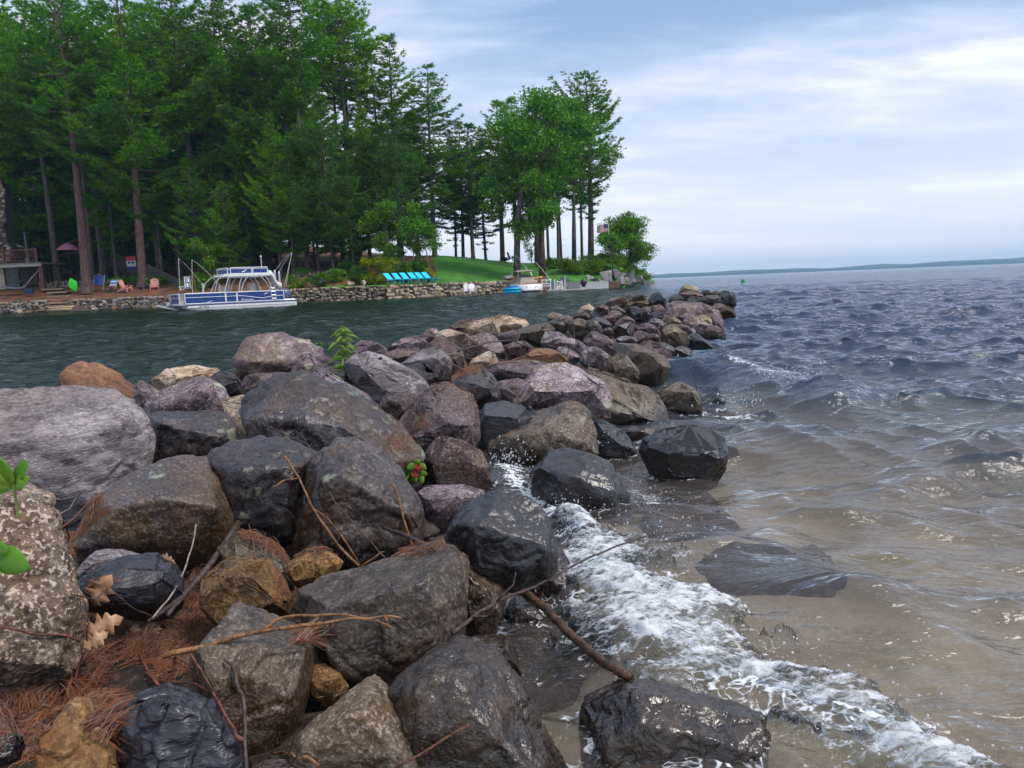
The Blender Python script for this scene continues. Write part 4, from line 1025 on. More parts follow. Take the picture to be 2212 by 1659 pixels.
for a_, b_, v_, h_, m_, lb_ in ((430, 8, 'G', 13, 'pine', 'green young pine left of the bushy one behind the boat bow'), (495, 8, 'C', 10, 'pine', 'small green pine directly above the boat bow rail'), (575, 12, 'E', 16, 'pine', 'mid-height pine left of the bright layered one'), (640, 9, 'G', 13, 'pine', 'green pine right of the boat slide'), (690, 11, 'S', 16, 'pine', 'open-boughed pine left of the drooping hemlock'), (765, 9, 'G', 12, 'dark', 'dark young pine left of the light green young tree'),
        (255, 9, 'S', 19, 'pine', 'mid-height pine with low boughs behind the beach chairs'), (350, 10, 'E', 18, 'pine', 'mid-height pine right of the reddish-trunked one'), (95, 16, 'G', 17, 'pine', 'mid-height pine between the slim pine and the thick one')):
    pine(a_, b_, v_, lb_, h=h_, lf=m_)
# the wood behind
back = [(20, 9), (75, 13), (230, 11), (345, 12), (430, 13), (505, 14), (585, 15), (640, 14), (-30, 13), (-140, 20), (-90, 10), (-40, 24), (15, 20), (60, 28), (95, 16), (150, 26), (215, 22), (250, 30), (270, 16), (330, 24), (360, 32), (425, 22), (455, 30), (500, 18),
        (520, 34), (560, 24), (590, 30), (630, 22), (655, 34), (-60, 40), (40, 40), (130, 42), (230, 44), (300, 40), (400, 44), (480, 46), (570, 46), (640, 48)]
for i, (a, b) in enumerate(back):
    hh = random.uniform(25, 33) if a < 560 else random.uniform(23, 28)
    pine(a, b, 'ABvGHS'[0] if i % 5 == 0 else ['Bv', 'G', 'H', 'S'][i % 4], 'tall dark pine deep in the wood behind the shore', h=hh, lf=['pine', 'pine', 'dark'][i % 3], group='pines deep in the wood', wid=1.15)
low = [(30, 14), (110, 15), (175, 16), (225, 15), (265, 19), (315, 17), (375, 18), (405, 21), (490, 22), (560, 18), (640, 26), (720, 24), (780, 28), (130, 24), (200, 30), (-60, 22), (0, 30), (80, 24), (160, 20), (240, 24), (290, 28), (350, 20), (420, 28), (440, 18), (520, 26), (600, 22), (680, 20), (760, 16), (800, 22), (840, 18), (900, 24)]
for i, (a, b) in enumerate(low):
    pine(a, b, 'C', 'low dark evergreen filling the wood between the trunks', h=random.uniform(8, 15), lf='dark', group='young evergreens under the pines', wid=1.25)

# broadleaf trees on the knoll
def leafy(px, s, sc, seed, blobs, n, size, trunks, lf, bk, label, name='broadleaf_tree', cat='tree', group=None):
    tm, cm = leafy_meshes(seed, blobs, n, size, trunks)
    return tree_from(tm, cm, bk, lf, name, ground(px, s) - Vector((0, 0, .05)), sc, 0, label, cat, group)
def crown_blobs(seed, cx_, cz, rx, rz_, n):
    rs = random.Random(seed); o_ = []
    for _ in range(n):
        a = rs.uniform(0, 6.28); q = rs.random() ** .6; ph = rs.uniform(-1, 1)
        r_ = (1 - ph * ph) ** .5
        o_.append((cx_ + math.cos(a) * q * rx * r_, math.sin(a) * q * rx * .8 * r_, cz + ph * rz_ * .9, rx * rs.uniform(.22, .38), rx * rs.uniform(.22, .38), rz_ * rs.uniform(.14, .24)))
    return o_
leafy(1117, 3, 1.0, 31, crown_blobs(31, 1.2, 9.5, 4.4, 5.5, 26), 13000, .30, [([(0, 0, 0), (.1, 0, 3), (.3, 0, 6), (.8, 0, 9)], [.42, .33, .3, .2])], 'maple', 'grey', 'big maple with dark trunk beside the covered runabout')
leafy(1172, 3, 1.0, 32, crown_blobs(32, .2, 12.5, 5.2, 6, 30), 14000, .30, [([(0, 0, 0), (.0, 0, 3.5), (.2, 0, 8), (.3, 0, 12)], [.40, .32, .27, .15])], 'maple', 'red', 'tall oak standing at the wall end above the dock')
leafy(1160, 16, 1.0, 33, crown_blobs(33, 0, 12.5, 4.2, 5, 18), 8000, .30, [([(0, 0, 0), (.1, 0, 4), (-.1, 0, 9)], [.34, .3, .15])], 'maple', 'grey', 'straight pale-trunked tree in the middle of the knoll')
leafy(1240, 10, 1.0, 34, crown_blobs(34, .5, 12.5, 4.2, 5.5, 22), 10000, .28, [([(0, 0, 0), (.1, 0, 4), (.2, 0, 9)], [.30, .25, .12])], 'maple', 'grey', 'broad dark green oak left of the tallest point pine')
leafy(1352, 9, 1.0, 35, crown_blobs(35, .3, 3.2, 3.3, 3.5, 70), 21000, .22, [([(-.5, 0, 0), (-.7, 0, 2), (-1, 0, 4)], [.11, .09, .05]), ([(.3, 0, 0), (.6, .1, 2), (1, 0, 3.8)], [.1, .08, .05])], 'maple', 'grey', 'round leafy tree at the tip of the point')
leafy(1322, 6, 1.0, 36, crown_blobs(36, 0, 2.2, 1.8, 1.9, 10), 4000, .2, [([(0, 0, 0), (.2, 0, 1.5)], [.07, .04])], 'maple', 'grey', 'leafy bush left of the round tree on the point', 'leafy_bush', 'bush')
leafy(905, 6, 1.0, 37, crown_blobs(37, 0, 3.8, 2.6, 3.2, 16), 8000, .2, [([(.9, 0, 0), (.9, 0, 2), (.6, 0, 4)], [.09, .07, .04]), ([(-.4, 0, 0), (-.4, 0, 3)], [.08, .04])], 'maple', 'birch', 'small birch with a white stem at the lawn edge')
leafy(838, 7, 1.0, 38, crown_blobs(38, 0, 4.2, 2.0, 2.8, 12), 6000, .2, [([(0, 0, 0), (.1, 0, 4)], [.09, .04])], 'birch', 'grey', 'light green young tree behind the yellow-green shrub')
leafy(455, 5, 1.0, 39, crown_blobs(39, 0, 2.9, 1.6, 2.4, 9), 3500, .2, [([(0, 0, 0), (.1, 0, 2.6)], [.07, .04])], 'birch', 'red', 'thin yellowing sapling by the boat bow')
leafy(1148, 20, 1.0, 61, crown_blobs(61, 0, 2.0, .9, 1.6, 6), 900, .16, [([(0, 0, 0), (.1, 0, 2)], [.05, .03])], 'birch', 'grey', 'sparse sapling against the sky on the knoll')
def shrub(px, s, w_, h_, lf, label, seed, n=3500, cat='shrub', grp=None, size=.16):
    o_ = leafy(px, s, 1.0, seed, crown_blobs(seed, 0, h_ * .5, w_, h_ * .5, 9), n, size, [([(0, 0, -.1), (0, 0, h_ * .4)], [.05, .03])], lf, 'grey', label, 'shrub', cat, grp)
shrub(818, 3.5, 2.0, 2.9, 'gold', 'big yellow-green rounded shrub behind the blue loungers', 41, 5500)
shrub(775, 4, 1.4, 1.7, 'bush', 'dark green shrub left of the yellow-green one', 42)
shrub(872, 4, 1.1, 1.9, 'bush', 'green shrub behind the middle of the lounger row', 43)
shrub(930, 3.5, .9, 1.3, 'gold', 'small golden bush at the right end of the loungers', 44, 2000)
shrub(908, 5, .9, 2.0, 'bush', 'brownish-green shrub behind the golden bush', 45, 2200)
for i, (a, b, w_, h_, lb) in enumerate([(1215, 3.5, 2.4, 1.5, 'low spreading juniper above the boat lift'), (1250, 3.0, 2.2, 1.6, 'juniper mound right of the boat lift shrubs'), (1285, 3.5, 2.2, 1.5, 'juniper mound behind the white slatted dock panel'), (1200, 7, 2.0, 1.2, 'green ground shrub below the big knoll boulder'),
      (1240, 8, 2.4, 1.3, 'dense shrub at the foot of the knoll pines'), (1320, 5, 2.0, 1.6, 'dark shrub under the leafy bush of the point'), (1355, 4.5, 1.9, 1.3, 'shrub above the boulders of the point'), (1380, 4, 1.6, 1.0, 'last low shrub before the tip of the point'), (1300, 9, 2.2, 1.4, 'shrub between the point pines')]):
    shrub(a, b, w_, h_, 'bush', lb, 70 + i, 3000)
for i, (a, b, lb) in enumerate([(260, 7, 'fern-like plants behind the striped chair'), (288, 7.5, 'fern-like plants left of the reddish-trunked pine'), (340, 7, 'fern-like plants behind the pink chair right of the pine')]):
    shrub(a, b, 1.1, .8, 'maple', lb, 90 + i, 1500)
for i, a in enumerate((425, 445, 660, 690, 725, 750, 640)):
    shrub(a, 3 + (i % 3) * 2.2, 1.1, 1.3, ['bush', 'maple', 'dark'][i % 3], ['leafy undergrowth left of the yellowing sapling', 'leafy undergrowth at the fence end', 'green bush right of the boat motor', 'bush at the foot of the drooping hemlock', 'low bush before the old stone wall', 'small bush next to the dark green shrub', 'shoot-like bush behind the boat slide'][i], 100 + i, 1600)
# ------------------------------------------------------------------ things on the far shore
WHITE = plain('paint_white', (.78, .78, .78), .45, .06); BLUE = plain('boat_blue', (.010, .048, .21), .3, .08)
ALU = plain('aluminium', (.62, .63, .66), .35, .06, metal=.6); GREYM = plain('dark_metal', (.06, .065, .075), .5)
PINK = plain('plastic_pink', (.72, .34, .28), .5); TURQ = plain('sling_turquoise', (.005, .50, .68), .6, .06); REDWOOD = plain('redwood', (.13, .05, .036), .7, .25, 3., bump=.4)
DECKW = plain('deck_wood', (.28, .25, .22), .8, .2, 3., bump=.3); BEIGE = plain('vinyl_beige', (.55, .50, .43), .5); BLACK = plain('black_plastic', (.015, .016, .018), .4)
CANV = plain('canvas_tan', (.30, .25, .20), .8, .1); GREENK = plain('kayak_green', (.02, .62, .03), .35, .05); NAVY = plain('fabric_navy', (.015, .03, .14), .8)
YEL = plain('board_yellow', (.72, .50, .12), .35, .06); FENW = plain('fence_grey', (.10, .09, .075), .9, .3, 2.); CREAM = plain('cream_wall', (.42, .36, .26), .8)
def stone_mat(name, ca, cb, cc):
    t = NT(name); g = t.n('ShaderNodeTexCoord').outputs['Object']; r_ = t.n('ShaderNodeObjectInfo').outputs['Random']
    c = t.mix(t.step(r_, .0, .55), ca, cb); c = t.mix(t.step(r_, .6, .95), c, cc)
    nz = t.noise(g, 4., 5, .65)
    c = t.mix(t.math('MULTIPLY', t.step(nz, .45, .65), .45), c, tuple(q * .4 for q in ca))
    return t.surf(t.pbr(Base_Color=c, Roughness=.85, Normal=t.bump(nz, .8, .08)))
ST_TAN = stone_mat('wall_stone_tan', (.24, .18, .12), (.46, .37, .26), (.30, .24, .20)); ST_GREY = stone_mat('wall_stone_grey', (.15, .13, .12), (.34, .30, .27), (.30, .20, .11))
ST_DARK = stone_mat('shore_stone_dark', (.05, .042, .035), (.13, .11, .09), (.17, .10, .05)); ST_BIG = stone_mat('point_stone', (.17, .165, .165), (.30, .29, .29), (.12, .11, .11))
MORT = plain('mortar_dark', (.05, .042, .035), .95)
SM = []
for k in range(7):
    rs = random.Random(300 + k); bm = bmesh.new()
    for _ in range(13):
        v_ = Vector((rs.uniform(-1, 1), rs.uniform(-1, 1), rs.uniform(-1, 1))); mxx = max(abs(q) for q in v_); v_ = v_ / mxx * rs.uniform(.42, .52)
        bm.verts.new(v_)
    r_ = bmesh.ops.convex_hull(bm, input=bm.verts)
    bmesh.ops.delete(bm, geom=list({q for q in r_['geom_interior'] + r_['geom_unused'] if isinstance(q, bmesh.types.BMVert)}), context='VERTS')
    me = bpy.data.meshes.new('stone'); bm.to_mesh(me); bm.free(); SM.append(me)
SMM = {}
def stone(mat, parent, loc, size, rot, name='stone'):
    k = random.randrange(7); key = (k, mat.name)
    if key not in SMM: m_ = SM[k].copy(); m_.materials.append(mat); SMM[key] = m_
    o = bpy.data.objects.new(name, SMM[key]); COL.objects.link(o); o.parent = parent; o.location = loc; o.scale = size; o.rotation_euler = rot
    return o
def stone_wall(name, label, pxa, pxb, s_off, z0, z1, rows, wav, mat, thick=.4, ztop=None, lean=0.0, cat='stone wall', rough=.03):
    n_ = 24; base = []
    for k in range(n_ + 1):
        p_ = pxa + (pxb - pxa) * k / n_; base.append(col_at(p_, float(shore_Y(p_)) + s_off, 0))
    root = empty(name, base[0]); o0 = base[0]
    core = MB()
    for k in range(n_):
        a, b = base[k] - o0, base[k + 1] - o0; d_ = (b - a).normalized(); nrm = Vector((-d_.y, d_.x, 0))
        if nrm.y < 0: nrm = -nrm
        core.prism([a + nrm * .10 + Vector((0, 0, z0)), b + nrm * .10 + Vector((0, 0, z0)), b + nrm * (.10 + lean) + Vector((0, 0, z1 - .04)), a + nrm * (.10 + lean) + Vector((0, 0, z1 - .04))], nrm * thick)
    core.build('core', MORT, root)
    cum = [0]
    for k in range(n_): cum.append(cum[-1] + (base[k + 1] - base[k]).length)
    rh = (z1 - z0) / rows
    for r_ in range(rows):
        s_ = -random.random() * wav
        while s_ < cum[-1]:
            w_ = wav * random.uniform(.6, 1.45); m_ = min(max(s_ + w_ / 2, 0), cum[-1] - .01)
            k = max(i for i in range(n_) if cum[i] <= m_); f_ = (m_ - cum[k]) / (cum[k + 1] - cum[k])
            p_ = base[k].lerp(base[k + 1], f_) - o0; d_ = base[k + 1] - base[k]; ang = math.atan2(d_.y, d_.x)
            h_ = rh * random.uniform(.85, 1.2)
            stone(mat, root, p_ + Vector((0, .12 + lean * r_ / rows + random.uniform(-rough, rough), z0 + rh * (r_ + .5) + random.uniform(-.1, .1) * rh)), (w_ * 1.08, .36, h_ * 1.12), (random.uniform(-.1, .1), random.uniform(-.12, .12), ang + random.uniform(-.08, .08)))
            s_ += w_
    tag(root, label, cat); return root
stone_wall('stone_seawall', 'tan fieldstone seawall behind the pontoon boat stern', 632, 826, -.3, -.15, 1.18, 5, .38, ST_TAN)
stone_wall('stone_seawall', 'tan fieldstone seawall below the blue loungers and the lawn', 840, 1112, -.3, -.15, 1.15, 4, .42, ST_TAN)
stone_wall('stone_seawall', 'grey rubble seawall below the pink chairs and the kayak', 152, 392, -.4, -.1, 1.05, 4, .40, ST_GREY, rough=.12, lean=.3)
stone_wall('stone_seawall', 'grey rubble seawall below the raised deck', -60, 105, -.4, -.1, 1.1, 4, .40, ST_GREY, rough=.10, lean=.3)
stone_wall('terrace_wall', 'low terrace wall of round stones behind the thick-trunked pine', 92, 300, 7.4, 2.2, 3.0, 2, .40, ST_GREY, rough=.1, cat='stone wall')
stone_wall('terrace_wall', 'old rubble wall in the wood right of the pontoon boat', 640, 735, 6.5, 1.9, 2.7, 2, .42, ST_DARK, rough=.1, cat='stone wall')
stone_wall('notch_wall', 'dark recessed wall in the gap of the tan seawall', 824, 842, .35, -.15, 1.1, 4, .4, ST_DARK)
# waterline stones, each a thing
for i, (a, b, c_, mt) in enumerate([(15, .5, .8, ST_DARK), (40, .5, 1.0, ST_TAN), (66, .35, .7, ST_DARK), (88, .4, .9, ST_DARK), (182, .45, 1.2, ST_DARK), (205, .35, .8, ST_TAN), (228, .4, .9, ST_DARK), (250, .5, 1.0, ST_DARK),
                            (272, .4, .8, ST_DARK), (292, .5, 1.1, ST_DARK), (312, .55, 1.0, ST_DARK), (330, .5, .9, ST_DARK), (348, .6, 1.1, ST_DARK), (366, .5, .9, ST_DARK), (382, .5, 1.0, ST_DARK)]):
    q = stone(mt, None, col_at(a, float(shore_Y(a)) - 1.0 - (i % 3) * .4, b * .15), (c_, .7, b), (random.uniform(-.2, .2), random.uniform(-.15, .15), random.uniform(0, 3)), 'shore_stone')
    tag(q, 'dark stone at the waterline below the grey rubble seawall', 'stone', 'stones along the harbour waterline')
q = stone(ST_DARK, None, col_at(176, 70.5, .12), (1.9, 1.0, .85), (.1, .12, .2), 'shore_stone'); tag(q, 'wedge-shaped grey boulder in the water before the stone steps', 'stone')
# steps and timbers
st = empty('stone_steps', col_at(125, float(shore_Y(125)) - .2, 0)); o0 = st.location.copy()
for k, (pa, pb, s_, z_) in enumerate([(104, 152, -1.4, .25), (104, 150, -.7, .55), (102, 148, -.1, .85), (103, 147, .9, 1.15), (108, 150, 2.2, 1.5), (110, 148, 3.6, 1.9), (98, 142, 5.2, 2.25)]):
    a, b = col_at(pa, float(shore_Y(pa)) + s_, 0), col_at(pb, float(shore_Y(pb)) + s_, 0)
    MB().box(((a + b) / 2 - o0) + Vector((0, .3, z_ - .06)), ((b - a).length, .95, .16), (0, 0, .02 * (k % 3))).build('step', plain('step_stone', (.30, .22, .14), .85, .2, 2.), st)
tag(st, 'brown stone steps climbing from the harbour beside the kayak', 'steps')
for pa, pb, s_, z_, lb in ((105, 186, -1.7, .30, 'long tan timber lying at the water, upper of two'), (108, 180, -2.3, .12, 'long tan timber lying at the water, lower of two')):
    a, b = col_at(pa, float(shore_Y(pa)) + s_, z_), col_at(pb, float(shore_Y(pb)) + s_, z_)
    o = MB().tube([Vector((0, 0, 0)), (b - a) * .5 + Vector((0, 0, .02)), b - a], [.13, .14, .12], 8).build('timber', plain('timber_tan', (.42, .29, .16), .8, .2, 3.), None, True, a); tag(o, lb, 'timber')

# --- raised deck with railing
DY = 79.5
dk = empty('raised_deck', at_Y(84, 632, DY)); o0 = dk.location.copy()
def DP(px, py, dy=0.): return at_Y(px, py, DY) + Vector((0, dy, 0)) - o0
def ebox(px0, py0, px1, py1, dep, name, mat, parent, dy=0., origin=None, Yr=None):
    og = o0 if origin is None else origin; yr = DY if Yr is None else Yr
    mx_ = (px0 + px1) / 2; a = at_Y(px0, (py0 + py1) / 2, yr); b = at_Y(px1, (py0 + py1) / 2, yr); a.z = at_Y(mx_, py1, yr).z; b.z = at_Y(mx_, py0, yr).z; c_ = (a + b) / 2 + Vector((0, dy + dep / 2, 0)) - og
    return MB().box(c_, (abs(b.x - a.x), dep, abs(b.z - a.z))).build(name, mat, parent)
ebox(-8, 568.5, 88, 570.5, 4.5, 'floor', DECKW, dk); ebox(-8, 571, 87.5, 576.5, .12, 'rim_board', plain('rim_grey', (.40, .36, .33), .7), dk, dy=.1)
ebox(81, 575.5, 90, 632, .35, 'post', REDWOOD, dk, dy=.3)
MB().tube([DP(75, 578, .5), DP(83, 596, .5)], .09, 6).build('brace', REDWOOD, dk)
for a in (3, 74): ebox(a, 536, a + 4, 567, .16, 'railing_post', REDWOOD, dk, dy=.08)
ebox(-8, 538.5, 78, 541, .12, 'top_rail', REDWOOD, dk, dy=.1); ebox(-8, 563, 78, 564.5, .08, 'bottom_rail', REDWOOD, dk, dy=.12)
for k in range(16): a = 9 + k * 4.1; ebox(a, 541, a + .7, 561, .05, 'baluster', REDWOOD, dk, dy=.14)
tag(dk, 'raised wooden deck with red-brown railing at the left edge', 'deck')
hw = empty('house_wall', at_Y(0, 634, 82)); o1 = hw.location.copy()
ebox(-90, 577, 10, 634, .4, 'wall', CREAM, hw, 0, o1, 82); ebox(10.2, 577, 40, 634, .3, 'door', plain('door_dark', (.01, .014, .013), .3), hw, .15, o1, 82); ebox(40.2, 577, 78, 612, .4, 'stone_panel', ST_DARK, hw, .2, o1, 82)
tag(hw, 'cream house wall with a dark door under the raised deck', 'house')
ch = empty('stone_chimney', at_Y(10, 570, 80.5)); o1 = ch.location.copy()
MB().prism([at_Y(-30, 575, 80.6) - o1, at_Y(26, 575, 80.6) - o1, at_Y(22, 530, 80.6) - o1, at_Y(14, 520, 80.6) - o1, at_Y(10, 420, 80.6) - o1, at_Y(2, 388, 80.6) - o1, at_Y(-30, 388, 80.6) - o1], (0, 1.2, 0)).build('core', MORT, ch)
for k in range(95):
    py = random.uniform(392, 572); wx = np.interp(py, [388, 420, 520, 530, 575], [1, 8, 12, 20, 24]); px = random.uniform(-12, wx)
    stone(ST_TAN, ch, at_Y(px, py, 80.55) - o1, (random.uniform(.28, .5), .3, random.uniform(.2, .36)), (random.uniform(-.1, .1), random.uniform(-.3, .3), 0))
ebox(-30, 484, 15, 492, .5, 'mantel', BLACK, ch, -.5, o1, 80.4)
tag(ch, 'stone chimney rising beside the deck at the left edge', 'chimney')
# patio heater
ph = empty('patio_heater', at_Y(60, 567, 81.5)); o1 = ph.location.copy(); hz = (at_Y(58, 501, 81.5) - o1).z
m_ = MB().tube([(-.3, 0, 0), (-.1, 0, hz - .25)], .025, 5).tube([(.3, 0, 0), (.1, 0, hz - .25)], .025, 5).tube([(0, .3, 0), (0, .1, hz - .25)], .025, 5); m_.build('frame', GREYM, ph)
MB().lathe((0, 0, 0), [(.26, 0), (.26, .5), (.06, .55), (.05, hz - .3), (.12, hz - .25), (.12, hz - .12), (.03, hz - .1)], 8).build('tank_and_tube', plain('heater_steel', (.16, .18, .2), .3, metal=.7), ph)
MB().lathe((0, 0, 0), [(.42, hz - .08), (.38, hz - .03), (.05, hz)], 12).build('reflector', GREYM, ph); tag(ph, 'black pyramid patio heater standing on the deck', 'heater')
# person seated on the deck
def person():
    p = empty('person', at_Y(24, 566.5, 80.6)); sk = .0
    jn = {'pel': (0, 0, .50), 'che': (0, .02, .86), 'nec': (0, .02, 1.06), 'hea': (0, 0, 1.20), 'top': (0, 0, 1.31),
          'shl': (-.19, .02, .98), 'ell': (-.27, -.05, .74), 'hal': (-.12, -.25, .70), 'shr': (.19, .02, .98), 'elr': (.27, -.05, .74), 'har': (.12, -.25, .70),
          'hpl': (-.1, 0, .48), 'knl': (-.14, -.42, .50), 'fol': (-.14, -.40, .06), 'tol': (-.14, -.55, .04), 'hpr': (.1, 0, .48), 'knr': (.14, -.42, .50), 'for': (.14, -.40, .06), 'tor': (.14, -.55, .04)}
    ks = list(jn); E_ = [('pel', 'che'), ('che', 'nec'), ('nec', 'hea'), ('hea', 'top'), ('che', 'shl'), ('shl', 'ell'), ('ell', 'hal'), ('che', 'shr'), ('shr', 'elr'), ('elr', 'har'), ('pel', 'hpl'), ('hpl', 'knl'), ('knl', 'fol'), ('fol', 'tol'), ('pel', 'hpr'), ('hpr', 'knr'), ('knr', 'for'), ('for', 'tor')]
    rad = dict(pel=.15, che=.16, nec=.055, hea=.10, top=.07, shl=.07, shr=.07, ell=.045, elr=.045, hal=.035, har=.035, hpl=.10, hpr=.10, knl=.065, knr=.065, fol=.045, tol=.04); rad['for'] = .045; rad['tor'] = .04
    me = bpy.data.meshes.new('b'); me.from_pydata([jn[k] for k in ks], [(ks.index(a), ks.index(b)) for a, b in E_], [])
    o = bpy.data.objects.new('b', me); COL.objects.link(o); md = o.modifiers.new('s', 'SKIN')
    for i, k in enumerate(ks): me.skin_vertices[0].data[i].radius = (rad[k], rad[k]); me.skin_vertices[0].data[i].use_root = (k == 'pel')
    o.modifiers.new('u', 'SUBSURF').levels = 2
    m2 = bpy.data.meshes.new_from_object(o.evaluated_get(bpy.context.evaluated_depsgraph_get())); bpy.data.objects.remove(o)
    skin = plain('skin', (.46, .22, .14), .6, .05); m2.materials.append(skin); m2.materials.append(plain('shirt_blue', (.03, .03, .22), .8)); m2.materials.append(plain('shorts_orange', (.42, .16, .10), .8))
    for f in m2.polygons:
        c_ = f.center; f.use_smooth = True
        if c_.z > .52 and c_.z < 1.04 and abs(c_.x) < .25 and c_.y > -.14: f.material_index = 1
        elif c_.z <= .60 and c_.z > .38 and c_.y > -.30: f.material_index = 2
    link('body', m2, None, p)
    MB().lathe((0, .015, 1.17), [(.085, 0), (.112, .06), (.108, .12), (.06, .175)], 10).build('hair', plain('hair_grey', (.25, .20, .18), .8), p, True)
    tag(p, 'person in a blue shirt and shorts sitting on the deck', 'person')
    c = empty('deck_chair', at_Y(24, 567, 80.75)); MB().box((0, 0, .40), (.5, .5, .06)).build('seat', REDWOOD, c); MB().box((0, .26, .75), (.5, .06, .7), (-.12, 0, 0)).build('backrest', REDWOOD, c)
    for a in (-.22, .22):
        for b in (-.22, .22): MB().box((a, b, .19), (.05, .05, .37)).build('leg', REDWOOD, c)
    tag(c, 'red-brown chair under the seated person on the deck', 'chair')
person()
um = empty('patio_umbrella', at_Y(38, 567, 83.2)); MB().tube([(0, 0, 0), (0, 0, 1.95)], .025, 6).build('pole', ALU, um); MB().lathe((0, 0, 1.6), [(.85, 0), (.82, .03), (.04, .38)], 8).build('canopy', plain('canvas_white', (.6, .58, .54), .8), um)
tag(um, 'off-white umbrella on the deck behind the seated person', 'umbrella')
# hammock under the deck
hm = empty('hammock', at_Y(40, 632, 78.6)); o1 = hm.location.copy(); rings = []
for k in range(13):
    u_ = k / 12; px = 2 + 69 * u_; py = 619 + 4 * math.sin(u_ * 3.14) - (22 * max(0, u_ - .72) / .28 if u_ > .72 else 0) ; c_ = at_Y(px, py, 78.6) - o1; hw_ = .10 + .42 * math.sin(min(u_ * 1.15 + .05, 1) * 3.05)
    rings.append([c_ + Vector((0, -hw_, .10 * hw_)), c_ + Vector((0, 0, -.12 * hw_ - .05)), c_ + Vector((0, hw_, .3 * hw_)), c_ + Vector((0, 0, -.09 * hw_))])
MB().loft(rings).build('bed', plain('hammock_cloth', (.34, .36, .46), .85, .15), hm, True)
MB().tube([at_Y(72, 597, 78.6) - o1, at_Y(82, 585, 79.4) - o1], .03, 5).build('rope', plain('rope', (.4, .35, .3), .9), hm); MB().tube([at_Y(2, 619, 78.6) - o1, at_Y(-20, 612, 79) - o1], .03, 5).build('rope', plain('rope', (.4, .35, .3), .9), hm)
tag(hm, 'grey-blue hammock slung under the raised deck', 'hammock')
cb = empty('cooler', at_Y(63, 634, 77.5)); MB().box((0, 0, .2), (.75, .45, .4)).build('body', NAVY, cb); MB().box((0, 0, .43), (.78, .48, .06)).build('lid', BLUE, cb); tag(cb, 'blue box on the ground below the hammock', 'box')
um = empty('patio_umbrella', at_Y(150, 566, 83.6)); MB().tube([(0, 0, -1), (0, 0, 2.2)], .03, 6).build('pole', GREYM, um)
MB().lathe((0, 0, 1.25), [(1.15, 0), (1.1, .06), (.7, .45), (.05, .78)], 8).build('canopy', plain('canvas_pink', (.45, .16, .26), .8), um); tag(um, 'dusty pink umbrella in the shade behind the thick-trunked pine', 'umbrella')
# green kayak leaning on the pine
ky = empty('kayak', at_Y(164, 629.5, 77.4)); rings = []
for k in range(15):
    u_ = k / 14; z_ = u_ * 1.42; r_ = .44 * math.sin(max(.03, min(.97, u_)) * math.pi) ** .72
    rings.append([Vector((math.cos(a) * r_, math.sin(a) * r_ * (.32 if math.sin(a) < 0 else .18), z_)) for a in [q * 6.283 / 12 for q in range(12)]])
hl = MB().loft(rings).build('hull', GREENK, ky, True); MB().tube([(0, -.13, .3), (0, -.158, .7), (0, -.13, 1.1)], [.02, .03, .02], 6).build('keel', GREENK, ky)
ky.rotation_euler = (-.22, -.32, .25); tag(ky, 'bright green kayak standing against the thick-trunked pine', 'kayak')
# chairs
def adirondack(loc, rz, mat, label, sc=1.0, grp=None):
    c = empty('adirondack_chair', loc, rz); c.scale = (sc,) * 3
    for k in range(5):
        MB().box((-.26 + .13 * k, .30, .66 + .03 * (2 - abs(k - 2))), (.115, .03, .74 + .06 * (2 - abs(k - 2))), (-.32, 0, 0)).build('back_slat', mat, c)
    for k in range(4): MB().box((0, -.28 + .14 * k, .36 - .035 * k), (.56, .125, .03), (.25, 0, 0)).build('seat_slat', mat, c)
    for s_ in (-1, 1):
        MB().box((s_ * .36, -.08, .58), (.15, .74, .035)).build('armrest', mat, c); MB().box((s_ * .33, -.36, .29), (.05, .12, .56)).build('leg', mat, c)
        MB().prism([(s_ * .30, -.36, .42), (s_ * .30, .62, .02), (s_ * .30, .62, .12), (s_ * .30, -.3, .5)], (s_ * .04, 0, 0)).build('leg', mat, c)
    return tag(c, label, 'chair', grp)
adirondack(at_Y(272, 631, 77.6), .75 + 1.57 - .9, PINK, 'pink plastic garden chair turned sideways near the striped chair', 1.12); adirondack(at_Y(335, 628.5, 77.8), .35, PINK, 'pink plastic garden chair right of the reddish-trunked pine', 1.15)
adirondack(at_Y(311, 627.5, 78.4), -.3, plain('chair_grey', (.13, .11, .12), .7), 'grey slatted garden chair at the foot of the reddish pine', 1.15)
adirondack(at_Y(1009, 635.2, 70.6), .15, WHITE, 'white garden chair by the seawall, left one of two', .86); adirondack(at_Y(1020.5, 634.7, 70.6), .25, WHITE, 'white garden chair by the seawall, right one of two', .86)
ld = MB().box(at_Y(1014, 636.3, 70.6) - at_Y(1014, 640, 70.6), (1.9, 1.2, .12)).build('ledge', ST_TAN, None, False, at_Y(1014, 640, 70.6)); tag(ld, 'low stone ledge under the two white chairs', 'ledge')
adirondack(at_Y(1104, 563.5, 97), 1.9, BLACK, 'black garden chair on the lawn crest against the sky', 1.0)
tb = empty('fire_bowl', at_Y(1091, 564, 97)); MB().lathe((0, 0, 0), [(.2, 0), (.35, .2), (.42, .45), (.36, .45)], 10).build('bowl', BLACK, tb); tag(tb, 'small black bowl beside the black chair on the crest', 'fire bowl')
